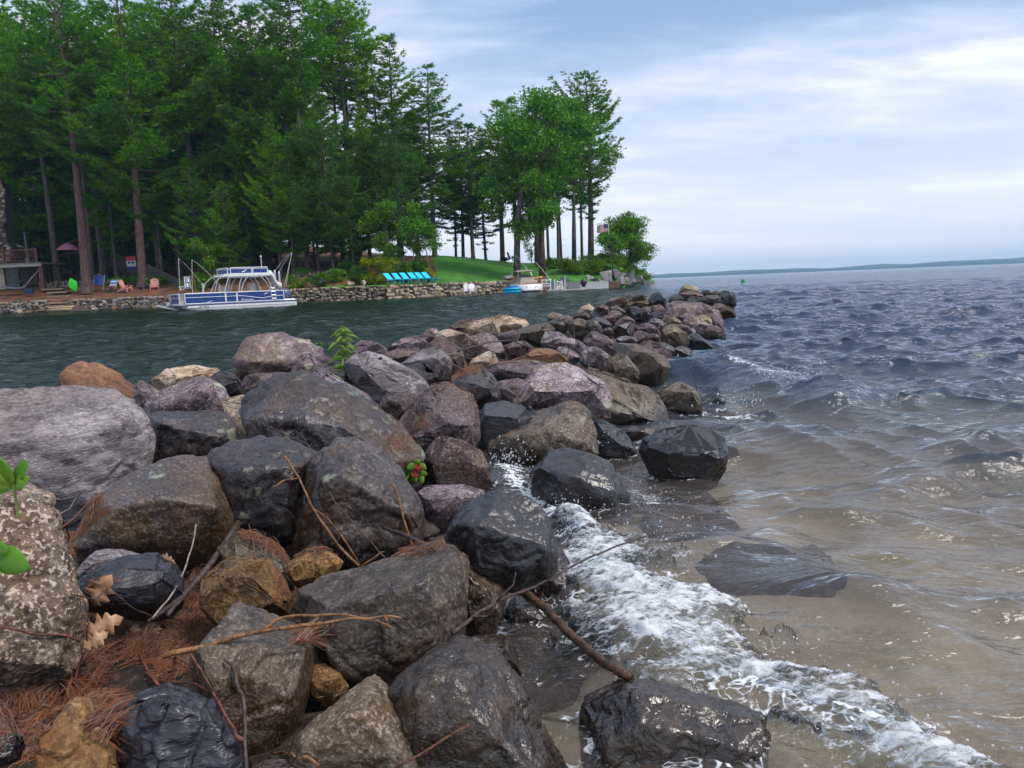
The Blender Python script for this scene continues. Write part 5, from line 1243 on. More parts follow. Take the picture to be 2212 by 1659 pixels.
def sling(loc, rz, label, mats, w_=.62, h_=1.05):
    c = empty('beach_chair', loc, rz)
    for s_ in (-1, 1):
        MB().tube([(s_ * w_ / 2, .38, 1.02), (s_ * w_ / 2, -.05, .30), (s_ * w_ / 2, -.35, 0)], .022, 5).build('frame_rail', ALU, c); MB().tube([(s_ * w_ / 2, -.35, .36), (s_ * w_ / 2, .35, 0)], .02, 5).build('leg', ALU, c)
    nb_ = len(mats)
    for k in range(nb_):
        a, b = k / nb_, (k + 1) / nb_; f_ = lambda u_: Vector((0, -.32 + .30 * min(u_ * 2.2, 1) + .38 * max(0, u_ - .45) / .55, .33 - .06 * math.sin(min(u_ * 2.2, 1) * 3.14) + .68 * max(0, u_ - .45) / .55))
        p, q = f_(a), f_(b); MB().prism([p + Vector((-w_ / 2, 0, 0)), p + Vector((w_ / 2, 0, 0)), q + Vector((w_ / 2, 0, 0)), q + Vector((-w_ / 2, 0, 0))], (0, .012, .012)).build('fabric_stripe' if nb_ > 2 else 'fabric', mats[k], c)
    return tag(c, label, 'chair')
o = sling(at_Y(215, 626.5, 78.2), .1, 'tall dark blue folding chair with a straight back', [NAVY, BLUE], .95); o.scale = (1, 1, 1.45)
SR = plain('stripe_red', (.5, .05, .06), .8); SW = plain('stripe_white', (.6, .6, .62), .8); SB = plain('stripe_blue', (.04, .16, .42), .8)
sling(at_Y(245, 626, 78.2), -.1, 'striped beach chair in blue, white and red', [SB, SW, SB, SB, SW, SR, SW, SB, SB, SW, SB], .72)
# banner on a post
bn = empty('garden_banner', at_Y(286, 596, 83.5)); MB().tube([(-.9, .05, 0), (-.9, .05, 2.35)], .04, 5).build('post', FENW, bn); MB().tube([(-.95, 0, 2.1), (.65, 0, 2.1)], .02, 5).build('crossbar', FENW, bn)
for nm, z0, z1, mt in (('red_band', 1.62, 2.08, SR), ('white_band', 1.0, 1.615, SW), ('blue_band', .62, .995, NAVY)): MB().box((0, 0, (z0 + z1) / 2), (1.0, .02, z1 - z0)).build(nm, mt, bn)
MB().box((-.2, -.02, 1.42), (.26, .02, .22)).build('blue_patch', NAVY, bn); MB().box((.2, -.02, 1.42), (.26, .02, .22)).build('blue_patch', NAVY, bn)
tag(bn, 'red, white and blue banner hanging left of the reddish pine', 'banner')
# weathered fence
fe = empty('wooden_fence', at_Y(310, 600, 86)); o1 = fe.location.copy()
for k in range(52):
    u_ = k / 51; px = 222 + 180 * u_; top = np.interp(px, [222, 270, 324, 402], [538, 556, 572, 610]); Yq = 90 - 12 * u_
    a = at_Y(px, top, Yq) - o1; hgt = 1.75 - .3 * u_
    MB().box(a - Vector((0, 0, hgt / 2)), (.19, .035, hgt + random.uniform(-.08, .08)), (0, random.uniform(-.02, .02), -.3)).build('slat', FENW, fe)
tag(fe, 'weathered grey board fence running down behind the banner', 'fence')
# cabin in the wood
hs = empty('house', at_Y(215, 470, 108)); o1 = hs.location.copy(); q_ = lambda px, py, dy=0: at_Y(px, py, 108) + Vector((0, dy, 0)) - o1
SID = plain('siding_brown', (.22, .09, .045), .8, .2); ROOF = plain('roof_shingle', (.10, .09, .09), .9, .2)
MB().prism([q_(160, 480), q_(268, 480), q_(268, 398), q_(212, 345), q_(160, 398)], (0, 6, 0)).build('wall', SID, hs)
for a, b in ((q_(208, 334, -.8), q_(282, 404, -.8)), (q_(216, 334, -.8), q_(140, 404, -.8))):
    n_ = Vector((0, 0, .22)); rf = MB().prism([a, b, b + n_, a + n_], (0, 7.5, 0)).build('roof', ROOF, hs); MB().prism([a + Vector((0, -.06, -.25)), b + Vector((0, -.06, -.25)), b + Vector((0, -.06, .2)), a + Vector((0, -.06, .2))], (0, .05, 0)).build('rake_board', plain('trim_tan', (.42, .28, .22), .7), rf)
for px, py, w_, h_ in ((205, 385, 14, 14), (190, 425, 16, 22), (235, 430, 26, 26)):
    wn = MB().box(q_(px, py, -.05), (w_ * .066, .1, h_ * .066)).build('window', plain('trim_tan', (.42, .28, .22), .7), hs); MB().box(q_(px, py, -.08), (w_ * .052, .1, h_ * .052)).build('pane', plain('glass_dark', (.03, .05, .06), .1), wn)
MB().box(q_(225, 470, -1.4), (7.5, .1, .12)).build('rail', plain('rail_grey', (.4, .38, .36), .7), hs)
for k in range(12): MB().box(q_(176 + k * 9, 475, -1.4), (.06, .08, .6)).build('baluster', plain('rail_grey', (.4, .38, .36), .7), hs)
MB().box(q_(225, 481, -1.0), (8, 2.2, .3)).build('porch_floor', DECKW, hs); tag(hs, 'brown gabled house half hidden among the pines', 'house')
sh = empty('shed', at_Y(120, 420, 104)); MB().box((0, 0, -.4), (2.2, 2, 2.6)).build('wall', plain('shed_orange', (.40, .17, .06), .8, .2), sh); MB().prism([(-1.3, -1.1, .9), (1.3, -1.1, .9), (0, -1.1, 1.6)], (0, 2.3, 0)).build('roof', ROOF, sh); tag(sh, 'small orange-brown wooden wall glimpsed behind the slim pine', 'shed')

# --- pontoon boat
XA, XB = cpt('B', 300, 0)[0], cpt('B', 1330, 0)[0]
pa, pb = col_at(XA, 47.3, 0), col_at(XB, 51.2, 0)
BL = (pb - pa).length; bang = math.atan2(pb.y - pa.y, pb.x - pa.x)
bt = empty('pontoon_boat', pa, bang)
sx_ = lambda x_: (x_ - 300) / 1030 * BL
sz = lambda y_: (795 - y_) * .00702 * (BL / 8.2)
BW = 2.7
def pont(y_, nm):
    rings = []
    for u_, r_, dz in ((-.03, .05, .22), (.01, .18, .14), (.06, .30, .03), (.14, .36, 0), (.985, .36, 0), (1.0, .33, .02)):
        rings.append([Vector((u_ * BL, y_ + math.cos(a) * r_, .12 + dz + math.sin(a) * r_)) for a in [q * 6.283 / 12 for q in range(12)]])
    return MB().loft(rings).build(nm, WHITE, bt, True)
pont(.38, 'pontoon'); pont(BW - .38, 'pontoon')
dkz = sz(728)
MB().box((BL * .5, BW / 2, dkz - .05), (BL * 1.0, BW, .10)).build('deck', plain('boat_deck', (.45, .46, .48), .5), bt)
MB().box((BL * .5, -.012, dkz - .05), (BL * .99, .03, .05)).build('rub_rail', BLUE, bt); MB().box((BL * .5, .02, dkz - .17), (BL * .97, .06, .12)).build('side_skirt', WHITE, bt)
ft = sz(622)
def panel(x0, x1, y_, nm='fence_panel', along=True, stripes=(.62,), z0=None, z1=None, parent=None, xf=None):
    z0 = dkz + .02 if z0 is None else z0; z1 = ft if z1 is None else z1; P_ = parent or bt
    if along: c_ = ((x0 + x1) / 2, y_, (z0 + z1) / 2); d_ = (x1 - x0, .03, z1 - z0)
    else: c_ = (xf, (x0 + x1) / 2, (z0 + z1) / 2); d_ = (.03, x1 - x0, z1 - z0)
    p = MB().box(c_, d_).build(nm, BLUE, P_); fr_ = MB()
    e0 = Vector((x0, y_, 0)) if along else Vector((xf, x0, 0)); e1 = Vector((x1, y_, 0)) if along else Vector((xf, x1, 0)); o_ = Vector((0, -.015 if y_ < 1 else .015, 0)) if along else Vector((-.015, 0, 0))
    for z in (z0, z1): fr_.tube([e0 + Vector((0, 0, z)) + o_, e1 + Vector((0, 0, z)) + o_], .028, 6)
    for e_ in (e0, e1): fr_.tube([e_ + Vector((0, 0, z0)) + o_, e_ + Vector((0, 0, z1)) + o_], .028, 6)
    fr_.build('panel_frame', WHITE, p)
    for s_ in stripes:
        z = z0 + (z1 - z0) * s_; MB().tube([e0 + Vector((0, 0, z)) + o_, e1 + Vector((0, 0, z)) + o_], .016, 5).build('stripe', WHITE, p)
    return p
p1 = panel(sx_(300), sx_(655), .03); panel(sx_(663), sx_(757), .03, 'gate'); p2 = panel(sx_(765), sx_(1205), .03, stripes=())
m_ = MB(); zs = lambda f_: dkz + .02 + (ft - dkz - .02) * f_
m_.tube([(sx_(765), .01, zs(.66)), (sx_(880), .01, zs(.5)), (sx_(1000), .01, zs(.28)), (sx_(1100), .01, zs(.46)), (sx_(1205), .01, zs(.5))], .018, 5).build('stripe', WHITE, p2)
for p_, xa, xb, za, zb in ((p1, 480, 550, .06, .32), (p2, 1010, 1062, .68, .9)): MB().prism([(sx_(xa), .0, zs(za)), (sx_(xb), .0, zs(zb)), (sx_(xa + 25), .0, zs(za))], (0, -.01, 0)).build('flash', WHITE, p_)
panel(sx_(300), sx_(1205), BW - .03); panel(.05, BW - .05, 0, along=False, xf=sx_(255)); panel(.05, BW - .05, 0, along=False, xf=sx_(1207))
MB().box((sx_(275), BW / 2, dkz - .03), (.5, BW * .9, .06)).build('bow_step', ALU, bt)
# seats
for x0, x1, y_, z1 in ((310, 640, .38, 612), (310, 640, BW - .38, 612), (780, 900, .4, 612), (920, 1190, BW - .4, 614), (1120, 1200, .5, 612)): MB().box(((sx_(x0) + sx_(x1)) / 2, y_, (dkz + sz(z1)) / 2), (sx_(x1) - sx_(x0), .6, sz(z1) - dkz)).build('seat', BEIGE, bt)
MB().box((sx_(940), .9, sz(600)), (.35, .55, .85)).build('helm_console', BEIGE, bt); MB().box((sx_(935), .95, sz(568)), (.05, .5, .35), (0, -.3, 0)).build('windscreen', plain('glass_tint', (.10, .12, .13), .08), bt)
for x_ in (700, 1000): MB().box((sx_(x_), 1.6, sz(600)), (.45, .5, .6)).build('captain_seat', BEIGE, bt)
# arches and upper deck
rz_ = sz(447)
for y_ in (.06, BW - .06):
    for P_ in ([(650, 640), (672, 560), (700, 470), (710, 447)], [(775, 720), (785, 620), (800, 530), (825, 450)], [(800, 720), (805, 620), (835, 520), (885, 450)], [(985, 450), (1035, 510), (1070, 580), (1085, 720)], [(1040, 450), (1080, 530), (1105, 620), (1125, 720)]):
        MB().tube([(sx_(a), y_, sz(b)) for a, b in P_], .035, 6).build('arch_tube', ALU, bt)
    MB().tube([(sx_(540), y_ + (.2 if y_ < 1 else -.2), sz(610)), (sx_(575), y_, sz(520)), (sx_(630), y_, sz(460)), (sx_(660), y_, sz(452))], .025, 5).build('bimini_bow', ALU, bt)
roof = MB().box(((sx_(660) + sx_(1095)) / 2, BW / 2, sz(441)), (sx_(1095) - sx_(660), BW * .98, .16)).build('upper_deck', WHITE, bt)
MB().box(((sx_(660) + sx_(1095)) / 2, BW / 2, sz(460)), (sx_(1060) - sx_(700), BW * .9, .10)).build('deck_beam', ALU, roof)
u0, u1 = sz(428), sz(364)
panel(sx_(725), sx_(920), .10, 'upper_panel', z0=u0, z1=u1, stripes=(.8,)); panel(sx_(930), sx_(1068), .10, 'upper_panel', z0=u0, z1=u1, stripes=(.8,)); panel(sx_(725), sx_(1068), BW - .1, 'upper_panel', z0=u0, z1=u1, stripes=(.8,))
panel(.1, BW - .1, 0, 'upper_panel', along=False, xf=sx_(700), z0=u0, z1=u1, stripes=(.8,)); panel(.1, BW - .1, 0, 'upper_panel', along=False, xf=sx_(1070), z0=u0, z1=u1, stripes=(.8,))
MB().prism([(sx_(820), .08, u0 + .1), (sx_(885), .08, u0 + .3), (sx_(850), .08, u0 + .1)], (0, -.01, 0)).build('flash', WHITE, bt)
sl_ = MB(); rings = []
for a, b in ((1060, 432), (1100, 436), (1125, 470), (1140, 520), (1160, 560), (1195, 575), (1200, 585)):
    c_ = Vector((sx_(a), .55, sz(b))); rings.append([c_ + Vector((0, -.42, .22)), c_ + Vector((0, -.42, -.16)), c_ + Vector((0, .42, -.16)), c_ + Vector((0, .42, .22)), c_ + Vector((0, .36, .22)), c_ + Vector((0, .34, -.06)), c_ + Vector((0, -.34, -.06)), c_ + Vector((0, -.36, .22))])
sl_.loft(rings).build('slide', plain('slide_white', (.66, .65, .62), .4), bt, True); MB().tube([(sx_(1165), .3, dkz), (sx_(1165), .3, sz(575))], .04, 6).build('slide_post', WHITE, bt)
lad = MB()
for x_ in (1090, 1130): lad.tube([(sx_(x_), .0, dkz), (sx_(x_ - 12), .0, sz(560))], .02, 5)
for k in range(4): lad.tube([(sx_(1090 - 2 * k), 0, dkz + .22 * k + .15), (sx_(1130 - 2 * k), 0, dkz + .22 * k + .15)], .016, 5)
lad.build('ladder', ALU, bt); MB().tube([(sx_(1022), .2, u1 - .1), (sx_(1022), .2, sz(262))], .02, 5).build('light_pole', WHITE, bt); MB().lathe((sx_(1022), .2, sz(262)), [(.03, 0), (.06, .05), (.06, .1), (.02, .14)], 8).build('anchor_light', WHITE, bt)
mt = MB().lathe((sx_(1285), BW / 2, sz(715)), [(.15, -.3), (.22, .0), (.34, .12), (.36, .40), (.26, .60), (.06, .68)], 12, (1.15, .8)).build('outboard_motor', plain('motor_grey', (.07, .10, .19), .3), bt, True); MB().box((sx_(1285), BW / 2, sz(745)), (.2, .16, .7)).build('motor_leg', BLACK, mt)
# bow ramp, bucket, hoop board
MB().box((sx_(200), BW * .75, sz(760)), (1.2, .9, .12), (0, .28, 0)).build('bow_ramp', ALU, bt); MB().lathe((sx_(215), BW * .75, sz(738)), [(.13, 0), (.17, .22), (.15, .22)], 9).build('bucket', WHITE, bt)
hb = MB().box((sx_(385), BW * .6, sz(500)), (.05, .52, .72), (0, 0, -.9)).build('hoop_board', WHITE, bt)
M3 = Euler((0, 0, -.9)).to_matrix()
for dy, dz, w_, h_ in ((0, .30, .44, .05), (0, -.30, .44, .05), (-.19, 0, .05, .60), (.19, 0, .05, .60), (0, .0, .26, .05), (-.07, .12, .05, .22), (.07, -.12, .05, .22)):
    MB().box(Vector((sx_(385), BW * .6, sz(500))) + M3 @ Vector((.03, dy, dz)), (.03, w_, h_), (0, 0, -.9)).build('board_marking', BLUE, hb)
MB().tube([(sx_(440), BW * .6, dkz), (sx_(420), BW * .6, sz(560)), (sx_(395), BW * .6, sz(520))], .025, 5).build('hoop_arm', ALU, bt); nt_ = MB()
for k in range(8):
    a = k * .785; a2 = a + .6; nt_.tube([(sx_(335) + .2 * math.cos(a), BW * .6 + .2 * math.sin(a), sz(540)), (sx_(335) + .1 * math.cos(a2), BW * .6 + .1 * math.sin(a2), sz(580))], .012, 4)
    nt_.tube([(sx_(335) + .2 * math.cos(a), BW * .6 + .2 * math.sin(a), sz(540)), (sx_(335) + .2 * math.cos(a + .785), BW * .6 + .2 * math.sin(a + .785), sz(540))], .014, 4)
nt_.build('hoop_net', WHITE, bt); MB().tube([(sx_(440), BW * .4, dkz), (sx_(430), BW * .4, sz(430))], .014, 4).build('red_pole', SR, bt)
def lettering(txt, size, mat, parent, loc, rot, name='lettering', ext=.004):
    cu = bpy.data.curves.new('t', 'FONT'); cu.body = txt; cu.size = size; cu.extrude = ext; o_ = bpy.data.objects.new('t', cu); COL.objects.link(o_)
    me = bpy.data.meshes.new_from_object(o_.evaluated_get(bpy.context.evaluated_depsgraph_get())); bpy.data.objects.remove(o_)
    q = link(name, me, mat, parent, loc); q.rotation_euler = rot; return q
lettering('Premier', .24, WHITE, p2, (sx_(800), -.005, zs(.08)), (math.pi / 2, 0, 0)); lettering('ME 1104 B', .13, BLACK, bt, (sx_(415), -.045, dkz - .22), (math.pi / 2, 0, 0))
tag(bt, 'blue and white double-deck pontoon boat with a water slide', 'boat')
def whip(name, base, tip, drop, label, r_=.015):
    b, t_ = Vector(base), Vector(tip); e_ = empty(name, b); d_ = t_ - b
    MB().tube([(0, 0, 0), d_ * .5 + Vector((0, 0, .12)), d_ * .8 + Vector((0, 0, .10)), d_], [r_, r_ * .8, r_ * .6, r_ * .45], 6).build('rod', WHITE, e_); MB().tube([d_, Vector(drop) - b], .010, 4).build('line', plain('line_white', (.6, .6, .58), .8), e_)
    MB().lathe((0, 0, -.15), [(.07, -.5), (.07, .2), (.04, .25)], 8).build('base_mount', ALU, e_); tag(e_, label, 'mooring whip')
whip('mooring_whip', at_Y(*cpt('B', 640, 615), 53), at_Y(*cpt('B', 355, 350), 51), at_Y(*cpt('B', 358, 615), 49.5), 'long white mooring whip leaning left over the boat bow'); whip('mooring_whip', at_Y(*cpt('B', 455, 585), 54), at_Y(*cpt('B', 230, 338), 51), at_Y(*cpt('B', 245, 640), 48.5), 'shorter white mooring whip at the far left of the boat')
whip('mooring_whip', at_Y(*cpt('B', 1120, 460), 55), at_Y(*cpt('B', 1282, 282), 55), at_Y(*cpt('B', 1210, 600), 53), 'thin mooring whip bending right behind the boat slide', .012); whip('mooring_whip', at_Y(*cpt('B', 1160, 470), 56), at_Y(*cpt('B', 1278, 290), 56), at_Y(*cpt('B', 1225, 600), 55), 'second thin mooring whip behind the boat slide', .010)

# --- blue loungers on the wall
def lounger(loc, rz, label):
    c = empty('sun_lounger', loc, rz); 
    MB().prism([(-.95, -.3, .36), (.15, -.3, .34), (.15, .3, .34), (-.95, .3, .36)], (0, 0, .04)).build('seat_sling', TURQ, c); MB().prism([(.15, -.3, .36), (.85, -.3, .92), (.85, .3, .92), (.15, .3, .36)], (-.02, 0, .04)).build('back_sling', TURQ, c)
    for s_ in (-1, 1): MB().box((-.4, s_ * .33, .33), (1.3, .05, .06)).build('side_rail', TURQ, c)
    for x_ in (-.85, .2):
        for s_ in (-.28, .28): MB().box((x_, s_, .16), (.05, .05, .33)).build('leg', TURQ, c)
    MB().tube([(.2, -.28, .02), (.62, -.28, .72)], .02, 4).build('back_strut', TURQ, c); return tag(c, label, 'lounger', 'turquoise loungers on the seawall')
for i, (px, py) in enumerate([(846, 613), (864, 612.5), (881, 611.5), (898, 611), (913, 610.5), (928, 610)]):
    lounger(at_Y(px, py, float(shore_Y(px)) + 1.4), 2.35, ['turquoise lounger at the left end of the row', 'turquoise lounger second from the left end', 'turquoise lounger third from the left end', 'turquoise lounger third from the right end', 'turquoise lounger second from the right end', 'turquoise lounger at the right end of the row, nearest the lawn'][i])

# --- dock corner: inflatable, runabout, boards, lift, bulkhead
DK = 74.0
inf = empty('inflatable_raft', at_Y(1107, 634, 73)); TQ = plain('vinyl_turquoise', (.0, .38, .62), .3)
for z_ in (.14, .40): MB().tube([(-.62, -.4, z_), (.62, -.4, z_), (.7, 0, z_), (.62, .5, z_), (-.62, .5, z_), (-.7, 0, z_), (-.62, -.4, z_)], .16, 8).build('ring', TQ, inf, True)
MB().box((0, .05, .2), (1.1, .8, .12)).build('floor', TQ, inf); MB().box((.15, .3, .62), (.8, .3, .2)).build('seat_cushion', plain('vinyl_blue', (.02, .2, .6), .3), inf)
tag(inf, 'turquoise inflatable raft left of the covered runabout', 'raft')
rb = empty('runabout', at_Y(1148, 633, 73.2), .0); mp_ = .0441
def hullring(x_, w_, z0, z1): return [Vector((-w_, x_, z1)), Vector((-w_ * .92, x_, z0 + .25)), Vector((-w_ * .4, x_, z0)), Vector((w_ * .4, x_, z0)), Vector((w_ * .92, x_, z0 + .25)), Vector((w_, x_, z1))]
hl = MB().loft([hullring(0, 1.15, -.1, .82), hullring(1.5, 1.2, -.12, .86), hullring(3.2, 1.1, -.05, .92), hullring(4.6, .7, .15, 1.0), hullring(5.4, .12, .5, 1.08)]).build('hull', WHITE, rb, True); rb.rotation_euler = (0, 0, .38)
MB().box((0, -.02, .16), (1.9, .03, .3)).build('transom_stripe', plain('hull_dark', (.06, .07, .07), .3), hl); MB().box((0, -.3, .30), (1.9, .55, .08)).build('swim_platform', WHITE, rb)
MB().loft([[Vector((-w_, y_, .84)), Vector((-w_ * .55, y_, z_)), Vector((w_ * .55, y_, z_)), Vector((w_, y_, .84))] for y_, w_, z_ in ((.12, 1.05, 1.0), (1.0, 1.12, 1.55), (2.2, 1.08, 1.75), (3.0, .95, 1.45), (3.9, .75, 1.05))]).build('cover', CANV, rb)
MB().loft([[Vector((-w_, y_, z_ - .05)), Vector((-w_ * .6, y_, z_ + .06)), Vector((w_ * .6, y_, z_ + .06)), Vector((w_, y_, z_ - .05)), Vector((w_ * .6, y_, z_)), Vector((-w_ * .6, y_, z_))] for y_, w_, z_ in ((.6, .98, 2.05), (1.4, 1.0, 2.15), (2.4, 1.0, 2.1))]).build('bimini_top', CANV, rb)
for s_ in (-1, 1):
    for a, b in ((.65, .9), (2.3, 1.5)): MB().tube([(s_ * .98, a, 2.02), (s_ * 1.08, b, .85)], .025, 5).build('bimini_pole', ALU, rb)
    MB().lathe((s_ * .5, -.05, .55), [(.06, 0), (.06, .06)], 6).build('tail_light', BLACK, hl)
tag(rb, 'white runabout under a tan cover with a small bimini top', 'boat')
bd = empty('board_rack', at_Y(1125, 618, 76.5)); 
for px in (1112, 1165): MB().box(at_Y(px, 612, 76.5) - bd.location, (.08, .08, 1.6)).build('upright', REDWOOD, bd)
MB().box(at_Y(1138, 600.6, 76.5) - bd.location, (2.5, .3, .07)).build('shelf', REDWOOD, bd); tag(bd, 'red-brown rack carrying the yellow paddle boards', 'rack')
def board(px0, px1, py, Y_, label):
    a, b = at_Y(px0, py, Y_), at_Y(px1, py - (px1 - px0) * .035, Y_); e_ = MB(); d_ = b - a; rings = []
    for k in range(9):
        u_ = k / 8; w_ = .36 * math.sin(max(.06, min(.94, u_)) * 3.1416) ** .5; c_ = d_ * u_ + Vector((0, 0, .12 * (abs(u_ - .5) * 2) ** 3))
        rings.append([c_ + Vector((0, math.cos(q) * w_, math.sin(q) * .075)) for q in [j * .785 for j in range(8)]])
    o_ = e_.loft(rings).build('paddle_board', YEL, None, True, a); tag(o_, label, 'paddle board')
board(1109, 1172, 602.5, 76.2, 'long yellow paddle board on the rack behind the runabout'); board(1105, 1132, 612.5, 75.8, 'shorter yellow paddle board below the long one')
whip('mooring_whip', at_Y(*cpt('L', 480, 760), 75), at_Y(*cpt('L', 150, 350), 73), at_Y(*cpt('L', 212, 705), 73), 'white mooring whip leaning left over the runabout', .026); whip('mooring_whip', at_Y(*cpt('L', 700, 740), 76), at_Y(*cpt('L', 435, 440), 75), at_Y(*cpt('L', 318, 360), 75), 'white mooring whip right of the runabout', .026)
MB()
wl_ = empty('boat_lift', at_Y(1190, 630, 75)); lm = lambda x_, y_, dy=0: at_Y(*cpt('L', x_, y_), 75) + Vector((0, dy, 0)) - wl_.location
for x_, y0, y1, dy in ((570, 735, 890, 0), (700, 740, 890, 0), (755, 725, 915, -1), (800, 745, 900, 0), (870, 740, 900, 0), (910, 715, 915, -1), (945, 675, 800, 1.5), (640, 740, 880, 1.2)): MB().tube([lm(x_, y1, dy), lm(x_, y0, dy)], .05, 6).build('post', WHITE, wl_)
for x0, x1, y_ in ((570, 700, 740), (570, 700, 795), (580, 700, 830), (800, 870, 765), (800, 870, 835), (755, 910, 865)): MB().tube([lm(x0, y_), lm(x1, y_)], .04, 5).build('crossbar', WHITE, wl_)
MB().tube([lm(810, 905, -.5), lm(850, 760, -.5)], .05, 5).build('ladder_rail', WHITE, wl_); MB().tube([lm(880, 905, -.5), lm(870, 760, -.5)], .05, 5).build('ladder_rail', WHITE, wl_)
tag(wl_, 'white post boat lift between the runabout and the dock', 'boat lift')
fd = empty('floating_dock', at_Y(1222, 631, 74.5)); MB().box((0, .6, .05), (3.6, 1.8, .34)).build('float', plain('float_beige', (.50, .46, .38), .6), fd); MB().box((0, .6, .26), (3.5, 1.7, .05)).build('deck', plain('float_deck', (.55, .53, .48), .7), fd); tag(fd, 'low pale floating dock under the boat lift', 'dock')
js = empty('small_motorboat', at_Y(1229, 626, 76)); MB().loft([[Vector((x_, -w_, .75)), Vector((x_, -w_ * .6, 0)), Vector((x_, w_ * .6, 0)), Vector((x_, w_, .75))] for x_, w_ in ((-2.2, .15), (-1.4, .6), (0, .85), (1.1, .85))]).build('hull', plain('hull_grey', (.28, .29, .32), .4), js)
MB().lathe((1.45, 0, .2), [(.14, 0), (.2, .2), (.32, .32), (.34, .55), (.24, .72), (.05, .78)], 10).build('outboard_motor', BLACK, js, True); MB().box((-.4, 0, .95), (.9, 1.3, .45), (0, .3, 0)).build('windscreen', plain('glass_tint', (.10, .12, .13), .08), js); tag(js, 'grey motorboat with a black outboard beside the brown bulkhead', 'boat')
bb = MB().box((0, 0, .5), (.5, .5, .8)).build('barrel', plain('barrel_blue', (.01, .06, .36), .4), None, False, at_Y(1190, 627, 76)); 
bm = bmesh.new(); bm.from_mesh(bb.data); bmesh.ops.bevel(bm, geom=bm.edges[:], offset=.12, segments=3, affect='EDGES'); bm.to_mesh(bb.data); bm.free(); tag(bb, 'blue rounded container on the dock beside the boat lift', 'barrel')
bk = empty('dock_bulkhead', at_Y(1290, 626, 79)); lm2 = lambda x_, y_, dy=0: at_Y(*cpt('L', x_, y_), 79) + Vector((0, dy, 0)) - bk.location
WD = plain('bulkhead_wood', (.20, .12, .08), .85, .3, 2.)
MB().prism([lm2(1030, 770), lm2(1770, 752), lm2(1770, 900), lm2(1030, 905)], (0, 1.6, 0)).build('wall', plain('bulkhead_concrete', (.24, .20, .16), .85, .2, 2.), bk)
for k in range(4): 
    a, b = lm2(1600, 760 + 33 * k, -.08), lm2(1768, 757 + 33 * k, -.08); MB().prism([a, b, b - Vector((0, 0, .19)), a - Vector((0, 0, .19))], (0, .06, 0)).build('plank', WD, bk)
a, b = lm2(1145, 778, -.12), lm2(1590, 766, -.12); MB().tube([a, b], .05, 4).build('top_rail', WHITE, bk); a, b = lm2(1150, 888, -.12), lm2(1592, 880, -.12); MB().tube([a, b], .05, 4).build('bottom_rail', WHITE, bk)
for k in range(34):
    u_ = k / 33; a, b = lm2(1152, 780, -.12).lerp(lm2(1588, 768, -.12), u_), lm2(1157, 886, -.12).lerp(lm2(1588, 878, -.12), u_); MB().box((a + b) / 2, (.07, .035, (a - b).length)).build('slat', WHITE, bk)
tag(bk, 'brown dock bulkhead with a white slatted panel on its face', 'dock')
# boulders of the point, and on the knoll
for i, (x_, y_, w_, h_, Y_) in enumerate([(1440, 725, 150, 110, 84), (1560, 690, 170, 150, 87), (1640, 715, 120, 100, 88), (1720, 670, 130, 150, 90), (1770, 745, 110, 110, 90), (1830, 680, 110, 80, 95), (1850, 760, 120, 90, 94), (1925, 690, 140, 160, 99), (1940, 780, 130, 90, 99), (2010, 760, 130, 100, 104), (2070, 740, 120, 110, 108),
        (2100, 790, 110, 70, 110), (2170, 770, 110, 80, 115), (2230, 790, 100, 50, 118), (1800, 815, 110, 60, 88), (1880, 815, 120, 50, 92), (1300, 710, 100, 90, 83), (1080, 735, 80, 60, 80), (2280, 805, 60, 30, 120)]):
    px, py = cpt('L', x_, y_); Y_ = float(shore_Y(px)); Y_ += max(0, at_Y(px, py, Y_).z) * 1.6 - .5; p = at_Y(px, py, Y_); k = Y_ / F * .14
    q = stone(ST_BIG if h_ > 60 else ST_DARK, None, p, (w_ * k * 1.25, w_ * k * 1.1, h_ * k * 1.3), (random.uniform(-.3, .3), random.uniform(-.3, .3), random.uniform(0, 3)), 'shore_boulder')
    tag(q, ['grey boulder right behind the white slatted panel', 'pale leaning boulder above the bulkhead', 'grey boulder right of the pale leaning one', 'tall pointed boulder on the point', 'boulder below the tall pointed one', 'rounded boulder behind the tall pointed one', 'boulder at the right end of the bulkhead', 'largest steep boulder of the point', 'low boulder under the steep one', 'boulder halfway down the point', 'upper boulder near the tip of the point', 'dark boulder near the tip of the point', 'flat boulder at the tip of the point', 'lowest dark boulder at the tip', 'dark wet stone at the foot of the bulkhead', 'dark wet stone below the low boulder', 'grey boulder among the junipers', 'small grey boulder above the boat lift', 'outermost dark stone of the point in the water'][i], 'rock', 'boulders of the far point')
for px, py, Y_, w_, h_, lb in ((1191, 571, 94, 1.9, 1.1, 'large tan boulder on the knoll between the trunks'), (1106, 575, 92, .9, .35, 'flat pale stone in the lawn'), (936, 581, 76, .9, .8, 'dark boulder behind the golden bush'), (757, 613, 70, .7, .5, 'pale rock at the foot of the dark green shrub'), (787, 612, 69, .5, .6, 'small upright pale rock near the loungers'), (695, 607, 71, 1.0, .6, 'grey rock in the undergrowth right of the boat'), (218, 594, 81, .6, .5, 'round pale stone behind the blue folding chair'), (1098, 601, 78, 1.2, .5, 'brown rock at the right end of the lawn')):
    q = stone(ST_TAN if 'pale' in lb or 'tan' in lb else ST_DARK if 'dark' in lb else ST_BIG, None, at_Y(px, py, Y_), (w_, w_ * .8, h_), (random.uniform(-.2, .2), random.uniform(-.2, .2), random.uniform(0, 3)), 'garden_rock'); tag(q, lb, 'rock')
